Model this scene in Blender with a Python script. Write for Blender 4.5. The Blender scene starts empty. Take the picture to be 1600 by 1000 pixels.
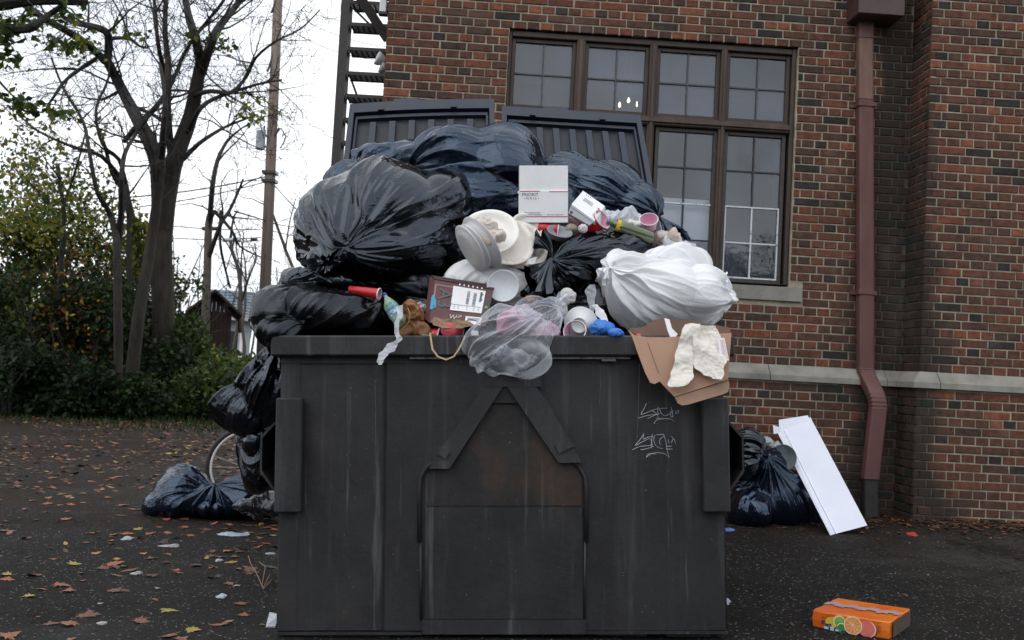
import bpy, math, random
import numpy as np
from mathutils import Matrix, Vector, noise as mnoise
R = math.radians
S = bpy.context.scene
C = S.collection
random.seed(7)
# ------------------------------------------------------------------ camera
FPX, CW, CH = 1555.0, 1600.0, 1000.0
CAMZ, PITCH, ROLL = 1.09, 0.0502, 0.0535
cam_d = bpy.data.cameras.new('camera'); cam = bpy.data.objects.new('camera', cam_d); C.objects.link(cam)
cam_d.sensor_width = 36.0; cam_d.lens = 36.0 * FPX / CW; cam_d.clip_start = 0.05; cam_d.clip_end = 3000
CAMM = Matrix.Translation((0, 0, CAMZ)) @ Matrix.Rotation(math.pi/2 + PITCH, 4, 'X') @ Matrix.Rotation(ROLL, 4, 'Z')
cam.matrix_world = CAMM
cam_d.dof.use_dof = True; cam_d.dof.focus_distance = 4.5; cam_d.dof.aperture_fstop = 6.3
S.camera = cam
S.render.resolution_x, S.render.resolution_y = 1024, 640
# ------------------------------------------------------------------ sky, sun, exposure
SUN_EL, SUN_ROT = R(48), R(215)
wd = bpy.data.worlds.new('World'); S.world = wd; wd.use_nodes = True
nt = wd.node_tree; nt.nodes.clear()
def wn(t, **k):
    n = nt.nodes.new(t)
    for a, b in k.items(): setattr(n, a, b)
    return n
sky = wn('ShaderNodeTexSky', sky_type='NISHITA', sun_disc=False, sun_elevation=SUN_EL, sun_rotation=SUN_ROT)
sky.air_density = 1.0; sky.dust_density = 2.0
tc = wn('ShaderNodeTexCoord'); mp = wn('ShaderNodeMapping'); mp.inputs['Scale'].default_value = (1, 1, 2.6)
nz = wn('ShaderNodeTexNoise'); nz.inputs['Scale'].default_value = 1.6; nz.inputs['Detail'].default_value = 5; nz.inputs['Distortion'].default_value = .4
rp = wn('ShaderNodeMapRange'); rp.inputs['From Min'].default_value = .3; rp.inputs['From Max'].default_value = .62
rp.inputs['To Min'].default_value = .80; rp.inputs['To Max'].default_value = .99
nz2 = wn('ShaderNodeTexNoise'); nz2.inputs['Scale'].default_value = 2.3; nz2.inputs['Detail'].default_value = 6
cr = wn('ShaderNodeValToRGB'); cr.color_ramp.elements[0].color = (8.0, 8.6, 9.6, 1); cr.color_ramp.elements[1].color = (11.2, 11.4, 11.7, 1)
cr.color_ramp.elements[0].position = .35; cr.color_ramp.elements[1].position = .6
mx = wn('ShaderNodeMix', data_type='RGBA')
bg = wn('ShaderNodeBackground'); bg.inputs['Strength'].default_value = .10
ow = wn('ShaderNodeOutputWorld')
L = nt.links.new
L(tc.outputs['Generated'], mp.inputs['Vector']); L(mp.outputs[0], nz.inputs['Vector']); L(mp.outputs[0], nz2.inputs['Vector'])
L(nz.outputs['Fac'], rp.inputs['Value']); L(rp.outputs[0], mx.inputs[0]); L(nz2.outputs['Fac'], cr.inputs[0])
L(sky.outputs[0], mx.inputs[6]); L(cr.outputs[0], mx.inputs[7]); L(mx.outputs[2], bg.inputs['Color']); L(bg.outputs[0], ow.inputs[0])
sd = bpy.data.lights.new('sun', 'SUN'); sd.energy = 0.5; sd.angle = R(60); sd.color = (1, .96, .9)
sun = bpy.data.objects.new('sun', sd); C.objects.link(sun)
_sd = Vector((math.sin(SUN_ROT)*math.cos(SUN_EL), math.cos(SUN_ROT)*math.cos(SUN_EL), math.sin(SUN_EL)))
sun.rotation_euler = _sd.to_track_quat('Z', 'Y').to_euler(); sun.location = (0, 0, 20)
S.view_settings.view_transform = 'Standard'; S.view_settings.look = 'None'; S.view_settings.gamma = 1
S.view_settings.use_curve_mapping = False; S.view_settings.exposure = 0.42
# ------------------------------------------------------------------ helpers
def ray(px, py):
    return (CAMM.to_3x3() @ Vector(((px-CW/2)/FPX, -(py-CH/2)/FPX, -1)))
def at(px, py, Y):
    d = ray(px, py); return Vector((0, 0, CAMZ)) + d*(Y/d.y)
CAMI = CAMM.inverted()
def proj(p):
    q = CAMI @ Vector(p)
    if q.z > -.01: return (-9999, -9999, -1)
    return (CW/2 + FPX*q.x/-q.z, CH/2 - FPX*q.y/-q.z, -q.z)
def sstep(a, b, x):
    t = min(1, max(0, (x-a)/(b-a))); return t*t*(3-2*t)
def gz(x, y):
    z = .07*math.tanh(.052*x/.07) + .07*sstep(2.2, 3.6, x)*sstep(5.5, 7.5, y)
    z += .012*mnoise.noise(Vector((x*.7, y*.7, 3.1))) * sstep(0, 2, abs(x)+.6) + .004*mnoise.noise(Vector((x*3, y*3, 1)))
    z += .5*sstep(16, 40, y)*mnoise.noise(Vector((x*.05, y*.05, 9)))
    return z
def ong(px, py, dz=0.0):
    d = ray(px, py); Y = 5.0
    for _ in range(30):
        p = Vector((0, 0, CAMZ)) + d*(Y/d.y)
        h = CAMZ - gz(p.x, p.y) - dz
        Y = .5*Y + .5*max(.5, min(200, -h*d.y/d.z if d.z < 0 else 200))
    return Vector((0, 0, CAMZ)) + d*(Y/d.y)
def tag(o, label=None, cat=None, group=None, kind=None):
    if label: o['label'] = label
    if cat: o['category'] = cat
    if group: o['group'] = group
    if kind: o['kind'] = kind
    return o
WM = {}
def empty(name, M, label=None, cat=None, group=None):
    if not isinstance(M, Matrix): M = Matrix.Translation(M)
    o = bpy.data.objects.new(name, None); o.empty_display_size = .1
    C.objects.link(o); o.matrix_world = M; WM[o.name] = M.copy()
    return tag(o, label, cat, group)
class MB:
    def __init__(s): s.v = []; s.f = []; s.m = []; s.uv = None; s.att = []
    def add(s, vs, fs, mi=0, M=None, a=0.0):
        b = len(s.v)
        s.v.extend([tuple(M @ Vector(p)) for p in vs] if M is not None else [tuple(p) for p in vs])
        s.f.extend([tuple(i+b for i in f) for f in fs]); s.m.extend([mi]*len(fs)); s.att.extend([a]*len(fs))
        return s
    def box(s, a, b, M=None, mi=0, bev=0.0, at_=0.0):
        x0, y0, z0 = a; x1, y1, z1 = b
        if bev <= 0:
            vs = [(x0,y0,z0),(x1,y0,z0),(x1,y1,z0),(x0,y1,z0),(x0,y0,z1),(x1,y0,z1),(x1,y1,z1),(x0,y1,z1)]
            return s.add(vs, [(0,3,2,1),(4,5,6,7),(0,1,5,4),(1,2,6,5),(2,3,7,6),(3,0,4,7)], mi, M, at_)
        e = bev; vs = []; X = (x0, x1); Y = (y0, y1); Z = (z0, z1)
        idx = {}
        for i in (0,1):
            for j in (0,1):
                for k in (0,1):
                    sx, sy, sz = (1,-1)[i], (1,-1)[j], (1,-1)[k]
                    idx[i,j,k,'x'] = len(vs); vs.append((X[i], Y[j]+sy*e, Z[k]+sz*e))
                    idx[i,j,k,'y'] = len(vs); vs.append((X[i]+sx*e, Y[j], Z[k]+sz*e))
                    idx[i,j,k,'z'] = len(vs); vs.append((X[i]+sx*e, Y[j]+sy*e, Z[k]))
        I = lambda i,j,k,c: idx[i,j,k,c]
        fs = []
        for i in (0,1):
            q = [I(i,0,0,'x'), I(i,1,0,'x'), I(i,1,1,'x'), I(i,0,1,'x')]; fs.append(q if i else q[::-1])
            q = [I(0,i,0,'y'), I(0,i,1,'y'), I(1,i,1,'y'), I(1,i,0,'y')]; fs.append(q if i else q[::-1])
            q = [I(0,0,i,'z'), I(1,0,i,'z'), I(1,1,i,'z'), I(0,1,i,'z')]; fs.append(q if i else q[::-1])
        for i in (0,1):
            for j in (0,1):
                p = (i ^ j)
                q = [I(i,j,0,'x'), I(i,j,1,'x'), I(i,j,1,'y'), I(i,j,0,'y')]; fs.append(q if p else q[::-1])
                q = [I(0,i,j,'y'), I(1,i,j,'y'), I(1,i,j,'z'), I(0,i,j,'z')]; fs.append(q if p else q[::-1])
                q = [I(i,0,j,'x'), I(i,0,j,'z'), I(i,1,j,'z'), I(i,1,j,'x')]; fs.append(q if p else q[::-1])
        for i in (0,1):
            for j in (0,1):
                for k in (0,1):
                    q = [I(i,j,k,'x'), I(i,j,k,'y'), I(i,j,k,'z')]; fs.append(q if (i+j+k) % 2 else q[::-1])
        return s.add(vs, fs, mi, M, at_)
    def tube(s, pts, rad, n=8, mi=0, cap=True, a=0.0, flat=1.0):
        pts = [Vector(p) for p in pts]; k = len(pts)
        if not hasattr(rad, '__len__'): rad = [rad]*k
        vs = []; u = None
        for i, p in enumerate(pts):
            t = (pts[min(i+1, k-1)] - pts[max(i-1, 0)])
            if t.length < 1e-9: t = Vector((0, 0, 1))
            t.normalize()
            if u is None:
                u = t.cross(Vector((0, 0, 1)) if abs(t.z) < .9 else Vector((1, 0, 0))); u.normalize()
            else:
                u = u - t*u.dot(t)
                if u.length < 1e-6: u = t.orthogonal()
                u.normalize()
            w = t.cross(u)
            for j in range(n):
                an = 2*math.pi*j/n
                vs.append(p + (u*math.cos(an) + w*math.sin(an)*flat)*rad[i])
        fs = []
        for i in range(k-1):
            for j in range(n):
                j2 = (j+1) % n
                fs.append((i*n+j, i*n+j2, (i+1)*n+j2, (i+1)*n+j))
        if cap: fs.append(tuple(range(n-1, -1, -1))); fs.append(tuple((k-1)*n+j for j in range(n)))
        return s.add(vs, fs, mi, None, a)
    def lathe(s, prof, n=24, M=None, mi=0, jit=0.0):
        vs = []; fs = []
        for (r, z) in prof:
            for j in range(n):
                an = 2*math.pi*j/n; q = 1 + jit*mnoise.noise(Vector((math.cos(an)*1.5, math.sin(an)*1.5, z*9)))
                vs.append((r*q*math.cos(an), r*q*math.sin(an), z))
        for i in range(len(prof)-1):
            for j in range(n):
                j2 = (j+1) % n
                fs.append((i*n+j, i*n+j2, (i+1)*n+j2, (i+1)*n+j))
        return s.add(vs, fs, mi, M)
    def prism(s, poly, y0, y1, M=None, mi=0, a=0.0):
        """poly in (x,z), extruded from y0 to y1"""
        n = len(poly); ar = sum(poly[i][0]*poly[(i+1) % n][1]-poly[(i+1) % n][0]*poly[i][1] for i in range(n))
        if ar < 0: poly = poly[::-1]
        vs = [(x, y0, z) for x, z in poly] + [(x, y1, z) for x, z in poly]
        fs = [tuple(range(n)), tuple(range(2*n-1, n-1, -1))] + [(i, i+n, (i+1) % n + n, (i+1) % n) for i in range(n)]
        return s.add(vs, fs, mi, M, a)
    def build(s, name, mats, parent=None, smooth=False, att=None, origin=None):
        me = bpy.data.meshes.new(name)
        V = [Vector(p) for p in s.v]
        M = None
        if parent is not None:
            M = WM[parent.name]; Mi = M.inverted(); V = [Mi @ p for p in V]
        else:
            if origin is None:
                xs = [p.x for p in V]; ys = [p.y for p in V]
                origin = Vector(((min(xs)+max(xs))/2, (min(ys)+max(ys))/2, min(p.z for p in V)))
            origin = Vector(origin); M = Matrix.Translation(origin); V = [p-origin for p in V]
        me.from_pydata([tuple(p) for p in V], [], s.f)
        if not isinstance(mats, (list, tuple)): mats = [mats]
        for m in mats: me.materials.append(m)
        if len(mats) > 1: me.polygons.foreach_set('material_index', s.m)
        if smooth: me.polygons.foreach_set('use_smooth', [True]*len(s.f))
        if att:
            at_ = me.attributes.new(att, 'FLOAT', 'FACE'); at_.data.foreach_set('value', s.att)
        me.update()
        o = bpy.data.objects.new(name, me); C.objects.link(o)
        if parent is not None: o.parent = parent; WM[o.name] = M
        else: o.location = origin; WM[o.name] = M
        return o
def text_mb(txt, size, M, mi=0, thick=0.0006, mb=None):
    cu = bpy.data.curves.new('lettering', 'FONT'); cu.body = txt; cu.size = size; cu.extrude = thick; cu.resolution_u = 3
    o = bpy.data.objects.new('lettering_tmp', cu); C.objects.link(o)
    dg = bpy.context.evaluated_depsgraph_get(); dg.update()
    me = o.evaluated_get(dg).to_mesh()
    mb = mb or MB(); mb.add([tuple(v.co) for v in me.vertices], [tuple(p.vertices) for p in me.polygons], mi, M)
    o.evaluated_get(dg).to_mesh_clear(); bpy.data.objects.remove(o); bpy.data.curves.remove(cu)
    return mb
# ------------------------------------------------------------------ materials
def mat(name, col=(.5,.5,.5), rough=.6, col2=None, scale=8.0, detail=5, bump=0.0, bscale=60.0, bdist=.002, metal=0.0, spec=.5,
        lo=.35, hi=.65, trans=0.0, emit=None, coat=0.0, stretch=(1,1,1), rough2=None, sss=0.0, alpha=None, ior=None, att=None, coord='Object'):
    m = bpy.data.materials.new(name); m.use_nodes = True; n = m.node_tree; b = n.nodes['Principled BSDF']
    I = b.inputs; I['Roughness'].default_value = rough; I['Metallic'].default_value = metal; I['Specular IOR Level'].default_value = spec
    I['Base Color'].default_value = (*col, 1); I['Coat Weight'].default_value = coat; I['Transmission Weight'].default_value = trans
    if ior: I['IOR'].default_value = ior
    if alpha is not None: I['Alpha'].default_value = alpha
    if sss: I['Subsurface Weight'].default_value = sss; I['Subsurface Radius'].default_value = (.02,.02,.02)
    if emit: I['Emission Color'].default_value = (*emit[:3], 1); I['Emission Strength'].default_value = emit[3]
    N = n.nodes.new; K = n.links.new
    tc = N('ShaderNodeTexCoord'); mp = N('ShaderNodeMapping'); mp.inputs['Scale'].default_value = stretch; K(tc.outputs[coord], mp.inputs['Vector'])
    m['_v'] = 0
    if col2 is not None:
        t = N('ShaderNodeTexNoise'); t.inputs['Scale'].default_value = scale; t.inputs['Detail'].default_value = detail; t.inputs['Roughness'].default_value = .62
        r = N('ShaderNodeMapRange'); r.inputs['From Min'].default_value = lo; r.inputs['From Max'].default_value = hi
        x = N('ShaderNodeMix'); x.data_type = 'RGBA'; x.inputs[6].default_value = (*col, 1); x.inputs[7].default_value = (*col2, 1)
        K(mp.outputs[0], t.inputs['Vector']); K(t.outputs['Fac'], r.inputs['Value']); K(r.outputs[0], x.inputs[0]); K(x.outputs[2], I['Base Color'])
        if rough2 is not None:
            q = N('ShaderNodeMapRange'); q.inputs['To Min'].default_value = rough; q.inputs['To Max'].default_value = rough2
            K(r.outputs[0], q.inputs['Value']); K(q.outputs[0], I['Roughness'])
    if bump:
        t = N('ShaderNodeTexNoise'); t.inputs['Scale'].default_value = bscale; t.inputs['Detail'].default_value = 4
        u = N('ShaderNodeBump'); u.inputs['Strength'].default_value = bump; u.inputs['Distance'].default_value = bdist
        K(mp.outputs[0], t.inputs['Vector']); K(t.outputs['Fac'], u.inputs['Height']); K(u.outputs[0], I['Normal'])
    return m
def ramp_mat(name, att, stops, rough=.7, noise_amt=.35, nscale=30, bump=.4, bscale=90, bdist=.003, spec=.3, trans=False, stain=None):
    """colour picked by a per-face value, broken up by noise"""
    m = bpy.data.materials.new(name); m.use_nodes = True; n = m.node_tree; b = n.nodes['Principled BSDF']; N = n.nodes.new; K = n.links.new
    b.inputs['Roughness'].default_value = rough; b.inputs['Specular IOR Level'].default_value = spec
    a = N('ShaderNodeAttribute'); a.attribute_name = att
    r = N('ShaderNodeValToRGB'); e = r.color_ramp.elements
    while len(e) < len(stops): e.new(.5)
    for i, (p, c) in enumerate(stops): e[i].position = p; e[i].color = (*c, 1)
    K(a.outputs['Fac'], r.inputs[0])
    ge = N('ShaderNodeNewGeometry')
    t = N('ShaderNodeTexNoise'); t.inputs['Scale'].default_value = nscale; t.inputs['Detail'].default_value = 6; t.inputs['Roughness'].default_value = .65
    K(ge.outputs['Position'], t.inputs['Vector'])
    q = N('ShaderNodeMapRange'); q.inputs['From Min'].default_value = .3; q.inputs['From Max'].default_value = .7
    q.inputs['To Min'].default_value = 1-noise_amt; q.inputs['To Max'].default_value = 1+noise_amt
    K(t.outputs['Fac'], q.inputs['Value'])
    x = N('ShaderNodeMix'); x.data_type = 'RGBA'; x.blend_type = 'MULTIPLY'; x.inputs[0].default_value = 1
    K(r.outputs[0], x.inputs[6]); K(q.outputs[0], x.inputs[7])
    out = x.outputs[2]
    if stain: out = stain(n, out, ge)
    K(out, b.inputs['Base Color'])
    t2 = N('ShaderNodeTexNoise'); t2.inputs['Scale'].default_value = bscale; t2.inputs['Detail'].default_value = 4; K(ge.outputs['Position'], t2.inputs['Vector'])
    u = N('ShaderNodeBump'); u.inputs['Strength'].default_value = bump; u.inputs['Distance'].default_value = bdist
    K(t2.outputs['Fac'], u.inputs['Height']); K(u.outputs[0], b.inputs['Normal'])
    if trans:
        tr = N('ShaderNodeBsdfTranslucent'); mxs = N('ShaderNodeMixShader'); mxs.inputs[0].default_value = .35
        K(out, tr.inputs['Color']); K(b.outputs[0], mxs.inputs[1]); K(tr.outputs[0], mxs.inputs[2])
        K(mxs.outputs[0], n.nodes['Material Output'].inputs['Surface'])
    return m
# ------------------------------------------------------------------ ground
def build_ground():
    xs = sorted(set([-300,-150,-80,-50,-35,-25,-18,-13,-10] + [round(-8+i*.1, 3) for i in range(0, 141)] + [7,8,10,14,20,30,50,90,160,300]))
    ys = sorted(set([-300,-120,-60,-30,-15,-8,-4,-2,0,1,2] + [round(2.6+i*.1, 3) for i in range(0, 70)] + [9.6+.35*i for i in range(1, 45)] + [27,30,34,40,50,65,90,130,200,300,600]))
    mb = MB(); nx = len(xs)
    for y in ys:
        for x in xs: mb.v.append((x, y, gz(x, y)))
    for j in range(len(ys)-1):
        for i in range(nx-1): mb.f.append((j*nx+i, j*nx+i+1, (j+1)*nx+i+1, (j+1)*nx+i))
    m = bpy.data.materials.new('old_asphalt'); m.use_nodes = True; n = m.node_tree; b = n.nodes['Principled BSDF']; N = n.nodes.new; K = n.links.new
    ge = N('ShaderNodeNewGeometry')
    def noise(sc, det=5, rough=.6):
        t = N('ShaderNodeTexNoise'); t.inputs['Scale'].default_value = sc; t.inputs['Detail'].default_value = det; t.inputs['Roughness'].default_value = rough
        K(ge.outputs['Position'], t.inputs['Vector']); return t.outputs['Fac']
    def mr(s, a, b_, c=0, d=1):
        q = N('ShaderNodeMapRange'); q.inputs[1].default_value = a; q.inputs[2].default_value = b_; q.inputs[3].default_value = c; q.inputs[4].default_value = d
        K(s, q.inputs[0]); return q.outputs[0]
    def mix(f, a, c, t='MIX'):
        x = N('ShaderNodeMix'); x.data_type = 'RGBA'; x.blend_type = t
        if isinstance(f, float): x.inputs[0].default_value = f
        else: K(f, x.inputs[0])
        for s, v in ((6, a), (7, c)):
            if isinstance(v, tuple): x.inputs[s].default_value = (*v, 1)
            else: K(v, x.inputs[s])
        return x.outputs[2]
    big = noise(.55, 6); mid = noise(4.5, 6, .7); fine = noise(70, 5, .7)
    c = mix(mr(big, .35, .65), (.010,.0085,.007), (.022,.0192,.0165))
    c = mix(mr(mid, .45, .7), c, (.016,.0115,.008))
    vo = N('ShaderNodeTexVoronoi'); vo.inputs['Scale'].default_value = 110; K(ge.outputs['Position'], vo.inputs['Vector'])
    sep = N('ShaderNodeSeparateColor'); K(vo.outputs['Color'], sep.inputs[0])
    c = mix(mr(sep.outputs[0], .0, 1., 0, .8), c, mix(mr(sep.outputs[1], .0, 1), (.004,.004,.004), (.044,.042,.04)))
    c = mix(mr(sep.outputs[2], .972, .982), c, (.24,.23,.21))
    c = mix(mr(fine, .3, .7, 0, .6), c, (.010,.0095,.009))
    # leaf mould by the wall and under the trees, pale dried silt patches
    sx = N('ShaderNodeSeparateXYZ'); K(ge.outputs['Position'], sx.inputs[0])
    dist = mr(sx.outputs[1], 6.0, 7.6, 0, 1)
    add = N('ShaderNodeMath'); add.operation = 'MULTIPLY'; K(dist, add.inputs[0]); K(mr(noise(2.2, 6, .7), .35, .55), add.inputs[1])
    c = mix(add.outputs[0], c, mix(mr(noise(40, 4), .35, .65), (.012,.008,.006), (.042,.026,.016)))
    c = mix(mr(noise(.9, 5, .7), .56, .68, 0, .6), c, (.046,.044,.042))
    pv = N('ShaderNodeVectorMath'); pv.operation = 'DISTANCE'; K(ge.outputs['Position'], pv.inputs[0]); pv.inputs[1].default_value = (3.5, 6.0, 0); pm = N('ShaderNodeMath'); pm.operation = 'MULTIPLY'; K(mr(pv.outputs['Value'], .5, 1.5, 1, 0), pm.inputs[0]); K(mr(noise(2.6, 6, .7), .38, .6, 0, .6), pm.inputs[1]); c = mix(pm.outputs[0], c, (.075,.070,.062))
    vc = N('ShaderNodeTexVoronoi'); vc.feature = 'DISTANCE_TO_EDGE'; vc.inputs['Scale'].default_value = .9; wv = N('ShaderNodeVectorMath'); wv.operation = 'ADD'; nt_ = N('ShaderNodeTexNoise'); nt_.inputs['Scale'].default_value = 2.5; nt_.inputs['Detail'].default_value = 6; K(ge.outputs['Position'], nt_.inputs['Vector']); K(ge.outputs['Position'], wv.inputs[0]); K(nt_.outputs['Color'], wv.inputs[1]); K(wv.outputs[0], vc.inputs['Vector'])
    c = mix(mr(vc.outputs['Distance'], .004, .014, .75, 0), c, (.006,.006,.006))
    K(c, b.inputs['Base Color'])
    K(mr(big, .3, .7, .55, .9), b.inputs['Roughness']); b.inputs['Specular IOR Level'].default_value = .12
    hh = N('ShaderNodeMath'); hh.operation = 'ADD'; K(mr(vo.outputs['Distance'], 0, .6, 1, 0), hh.inputs[0]); K(mr(fine, 0, 1, 0, 1.5), hh.inputs[1])
    u = N('ShaderNodeBump'); u.inputs['Strength'].default_value = .9; u.inputs['Distance'].default_value = .006
    K(hh.outputs[0], u.inputs['Height']); K(u.outputs[0], b.inputs['Normal'])
    tag(mb.build('ground', m, smooth=True, origin=(0,0,0)), kind='structure')
build_ground()
# ------------------------------------------------------------------ brick building
WK = .04; _n = math.hypot(1, WK)
W_U = Vector((1/_n, WK/_n, 0)); W_D = Vector((-WK/_n, 1/_n, 0)); W_O = Vector((0, 7.845, 0))
WMAT = Matrix(((W_U.x, W_D.x, 0, W_O.x), (W_U.y, W_D.y, 0, W_O.y), (0, 0, 1, 0), (0, 0, 0, 1)))
def wp(px, py, d=0.0):
    r = ray(px, py); o = Vector((0, 0, CAMZ)) - (W_O + W_D*d)
    t = -o.dot(W_D)/r.dot(W_D); p = Vector((0, 0, CAMZ)) + r*t
    q = WMAT.inverted() @ p; return q.x, q.z
def stain(n, col, ge):
    N = n.nodes.new; K = n.links.new
    sx = N('ShaderNodeSeparateXYZ'); K(ge.outputs['Position'], sx.inputs[0])
    t = N('ShaderNodeTexNoise'); t.inputs['Scale'].default_value = 2.2; t.inputs['Detail'].default_value = 5; K(ge.outputs['Position'], t.inputs['Vector'])
    # soot and algae streak that runs down beside the downspout
    a = N('ShaderNodeMath'); a.operation = 'SUBTRACT'; K(sx.outputs[0], a.inputs[0]); a.inputs[1].default_value = 2.99
    ab = N('ShaderNodeMath'); ab.operation = 'ABSOLUTE'; K(a.outputs[0], ab.inputs[0])
    z = N('ShaderNodeMapRange'); K(sx.outputs[2], z.inputs[0]); z.inputs[1].default_value = 3.6; z.inputs[2].default_value = .2; z.inputs[3].default_value = .16; z.inputs[4].default_value = .52
    w = N('ShaderNodeMath'); w.operation = 'MULTIPLY'; K(z.outputs[0], w.inputs[0])
    nn = N('ShaderNodeMapRange'); K(t.outputs['Fac'], nn.inputs[0]); nn.inputs[1].default_value = .3; nn.inputs[2].default_value = .7; nn.inputs[3].default_value = .55; nn.inputs[4].default_value = 1.35
    K(nn.outputs[0], w.inputs[1])
    d = N('ShaderNodeMath'); d.operation = 'DIVIDE'; K(ab.outputs[0], d.inputs[0]); K(w.outputs[0], d.inputs[1])
    f = N('ShaderNodeMapRange'); K(d.outputs[0], f.inputs[0]); f.inputs[1].default_value = .55; f.inputs[2].default_value = 1.25; f.inputs[3].default_value = .80; f.inputs[4].default_value = 0
    x = N('ShaderNodeMix'); x.data_type = 'RGBA'; K(f.outputs[0], x.inputs[0]); K(col, x.inputs[6]); x.inputs[7].default_value = (.020,.021,.018,1)
    # efflorescence bloom low on the pier
    t3 = N('ShaderNodeTexNoise'); t3.inputs['Scale'].default_value = 1.7; t3.inputs['Detail'].default_value = 7; t3.inputs['Roughness'].default_value = .7; K(ge.outputs['Position'], t3.inputs['Vector'])
    g = N('ShaderNodeMapRange'); K(t3.outputs['Fac'], g.inputs[0]); g.inputs[1].default_value = .55; g.inputs[2].default_value = .75; g.inputs[3].default_value = 0; g.inputs[4].default_value = .35
    y = N('ShaderNodeMix'); y.data_type = 'RGBA'; K(g.outputs[0], y.inputs[0]); K(x.outputs[2], y.inputs[6]); y.inputs[7].default_value = (.17,.15,.13,1)
    return y.outputs[2]
M_BRICK = ramp_mat('fired_brick', 'tint', [(0,(.024,.024,.023)),(.14,(.038,.031,.028)),(.28,(.070,.039,.029)),(.5,(.100,.046,.032)),(.72,(.122,.050,.033)),(.88,(.160,.056,.034)),(1,(.21,.078,.042))], rough=.85, noise_amt=.45, nscale=24, bump=.8, bscale=110, bdist=.004, stain=stain)
M_MORTAR = ramp_mat('lime_mortar', 'tint', [(0,(.37,.33,.245)),(1,(.41,.365,.28))], rough=.95, noise_amt=.4, nscale=7, bump=1, bscale=130, bdist=.006, stain=stain)
M_STONE = mat('weathered_limestone', (.30,.29,.26), .9, (.17,.165,.14), 5, 8, bump=.7, bscale=70, bdist=.004, lo=.35, hi=.7)
building = empty('brick_building', Matrix.Translation((0,0,0)) @ WMAT, 'old dark red brick building with a mullioned window and a stepped pier behind the dumpster', 'building')
CO = .0677; BH = .0567; ZG = 1.25 - CO*24       # grid so that the ledge sits on a bed joint
P_PRO = .33; PL = .055; S_IN = 3.14; S_L = -1.12
bricks = []   # (matrix frame, s0, s1, z, tintseed, face)
rb = random.Random(11)
def lay(F, s0, s1, z0, z1, holes=(), phase=0.0, endl=False, endr=False):
    k0 = math.ceil((z0-ZG)/CO - .35); k1 = math.floor((z1-ZG)/CO + .02)
    for k in range(k0, k1):
        z = ZG + k*CO
        segs = [(s0, s1)]
        for (a, b, c, d) in holes:
            if z+BH > c+.012 and z < d-.02:
                ns = []
                for (p, q) in segs:
                    if b <= p or a >= q: ns.append((p, q))
                    else:
                        if a-p > .03: ns.append((p, a-.004))
                        if q-b > .03: ns.append((b+.004, q))
                segs = ns
        head = k % 2 == 0
        for (p, q) in segs:
            step = .1065 if head else .213
            off = (phase + (.053 if head else 0) + rb.uniform(-.008,.008)) % step
            x = p - step + off if off > 0 else p
            first = True
            while x < q - .02:
                a = max(x, p + (.0 if first else 0)); b = min(x+step-.0095, q)
                if b - a > .022:
                    bricks.append((F, a+rb.uniform(0,.002), b-rb.uniform(0,.002), z+rb.uniform(-.0015,.0015), head))
                    first = False
                x += step
holeW = (-.145, 2.205, 1.752, 3.822)
F_main = WMAT
lay(F_main, S_L, S_IN, 1.25, 5.2, [holeW, (2.205, 2.31, 1.752, 1.885), (-.25, -.145, 1.752, 1.885)], endl=True)
F_pl = WMAT @ Matrix.Translation((0, -PL, 0)); lay(F_pl, S_L-.05, S_IN-.05, -.12, 1.117)
F_p = WMAT @ Matrix.Translation((0, -P_PRO, 0)); lay(F_p, S_IN, 6.6, 1.25, 5.2, phase=.1)
F_pp = WMAT @ Matrix.Translation((0, -P_PRO-PL, 0)); lay(F_pp, S_IN-.05, 6.6, -.02, 1.117, phase=.1)
# returns: side of the pier (faces left), left end of the building (faces left)
F_r = WMAT @ Matrix.Translation((S_IN, 0, 0)) @ Matrix.Rotation(-math.pi/2, 4, 'Z')
lay(F_r, .0, P_PRO-.005, 1.25, 5.2)
F_rp = WMAT @ Matrix.Translation((S_IN-PL, -PL, 0)) @ Matrix.Rotation(-math.pi/2, 4, 'Z')
lay(F_rp, .0, P_PRO-.005, -.05, 1.117)
F_l = WMAT @ Matrix.Translation((S_L, 3.4, 0)) @ Matrix.Rotation(-math.pi/2, 4, 'Z')
lay(F_l, .0, 3.395, 0.0, 5.2)
# mortar backing: one closed shell set 7 mm behind the brick faces
mb = MB(); J = .007; ins = WMAT
def mbox(s0, s1, d0, d1, z0, z1): mb.box((s0, d0, z0), (s1, d1, z1), ins, at_=.5)
mbox(S_L+J, holeW[0]+.002, J, .36, -.4, 5.6); mbox(holeW[1]-.002, S_IN+.1, J, .36, -.4, 5.6)
mbox(holeW[0]+.002, holeW[1]-.002, J, .36, -.4, 1.76); mbox(holeW[0]+.002, holeW[1]-.002, J, .36, 3.824, 5.6)
mbox(S_IN+J, 6.8, -P_PRO+J, J-.002, -.4, 5.59)
mbox(S_L-.043, S_IN-.04, -PL+J, J-.001, -.4, 1.118); mbox(S_IN-.043, 6.8, -P_PRO-PL+J, -P_PRO+J-.001, -.4, 1.118); mbox(S_IN-.043, S_IN+J-.001, -P_PRO+J-.001, -PL+J, -.4, 1.117)
mbox(S_L+J+.001, S_L+.3, .36, 3.39, -.4, 5.58); mbox(S_L+.3, 6.8, 3.4, 3.6, -.4, 5.57); mbox(6.5, 6.79, .01, 3.4, -.4, 5.56)
mb.build('mortar_wall', M_MORTAR, building, att='tint')
mb = MB(); mb.box((S_L-.15, -.5, 5.5), (6.95, 3.8, 5.7), ins); mb.build('roof', mat('flat_roof_gravel', (.12,.12,.12), .9, (.2,.2,.19), 60), building)
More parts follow.
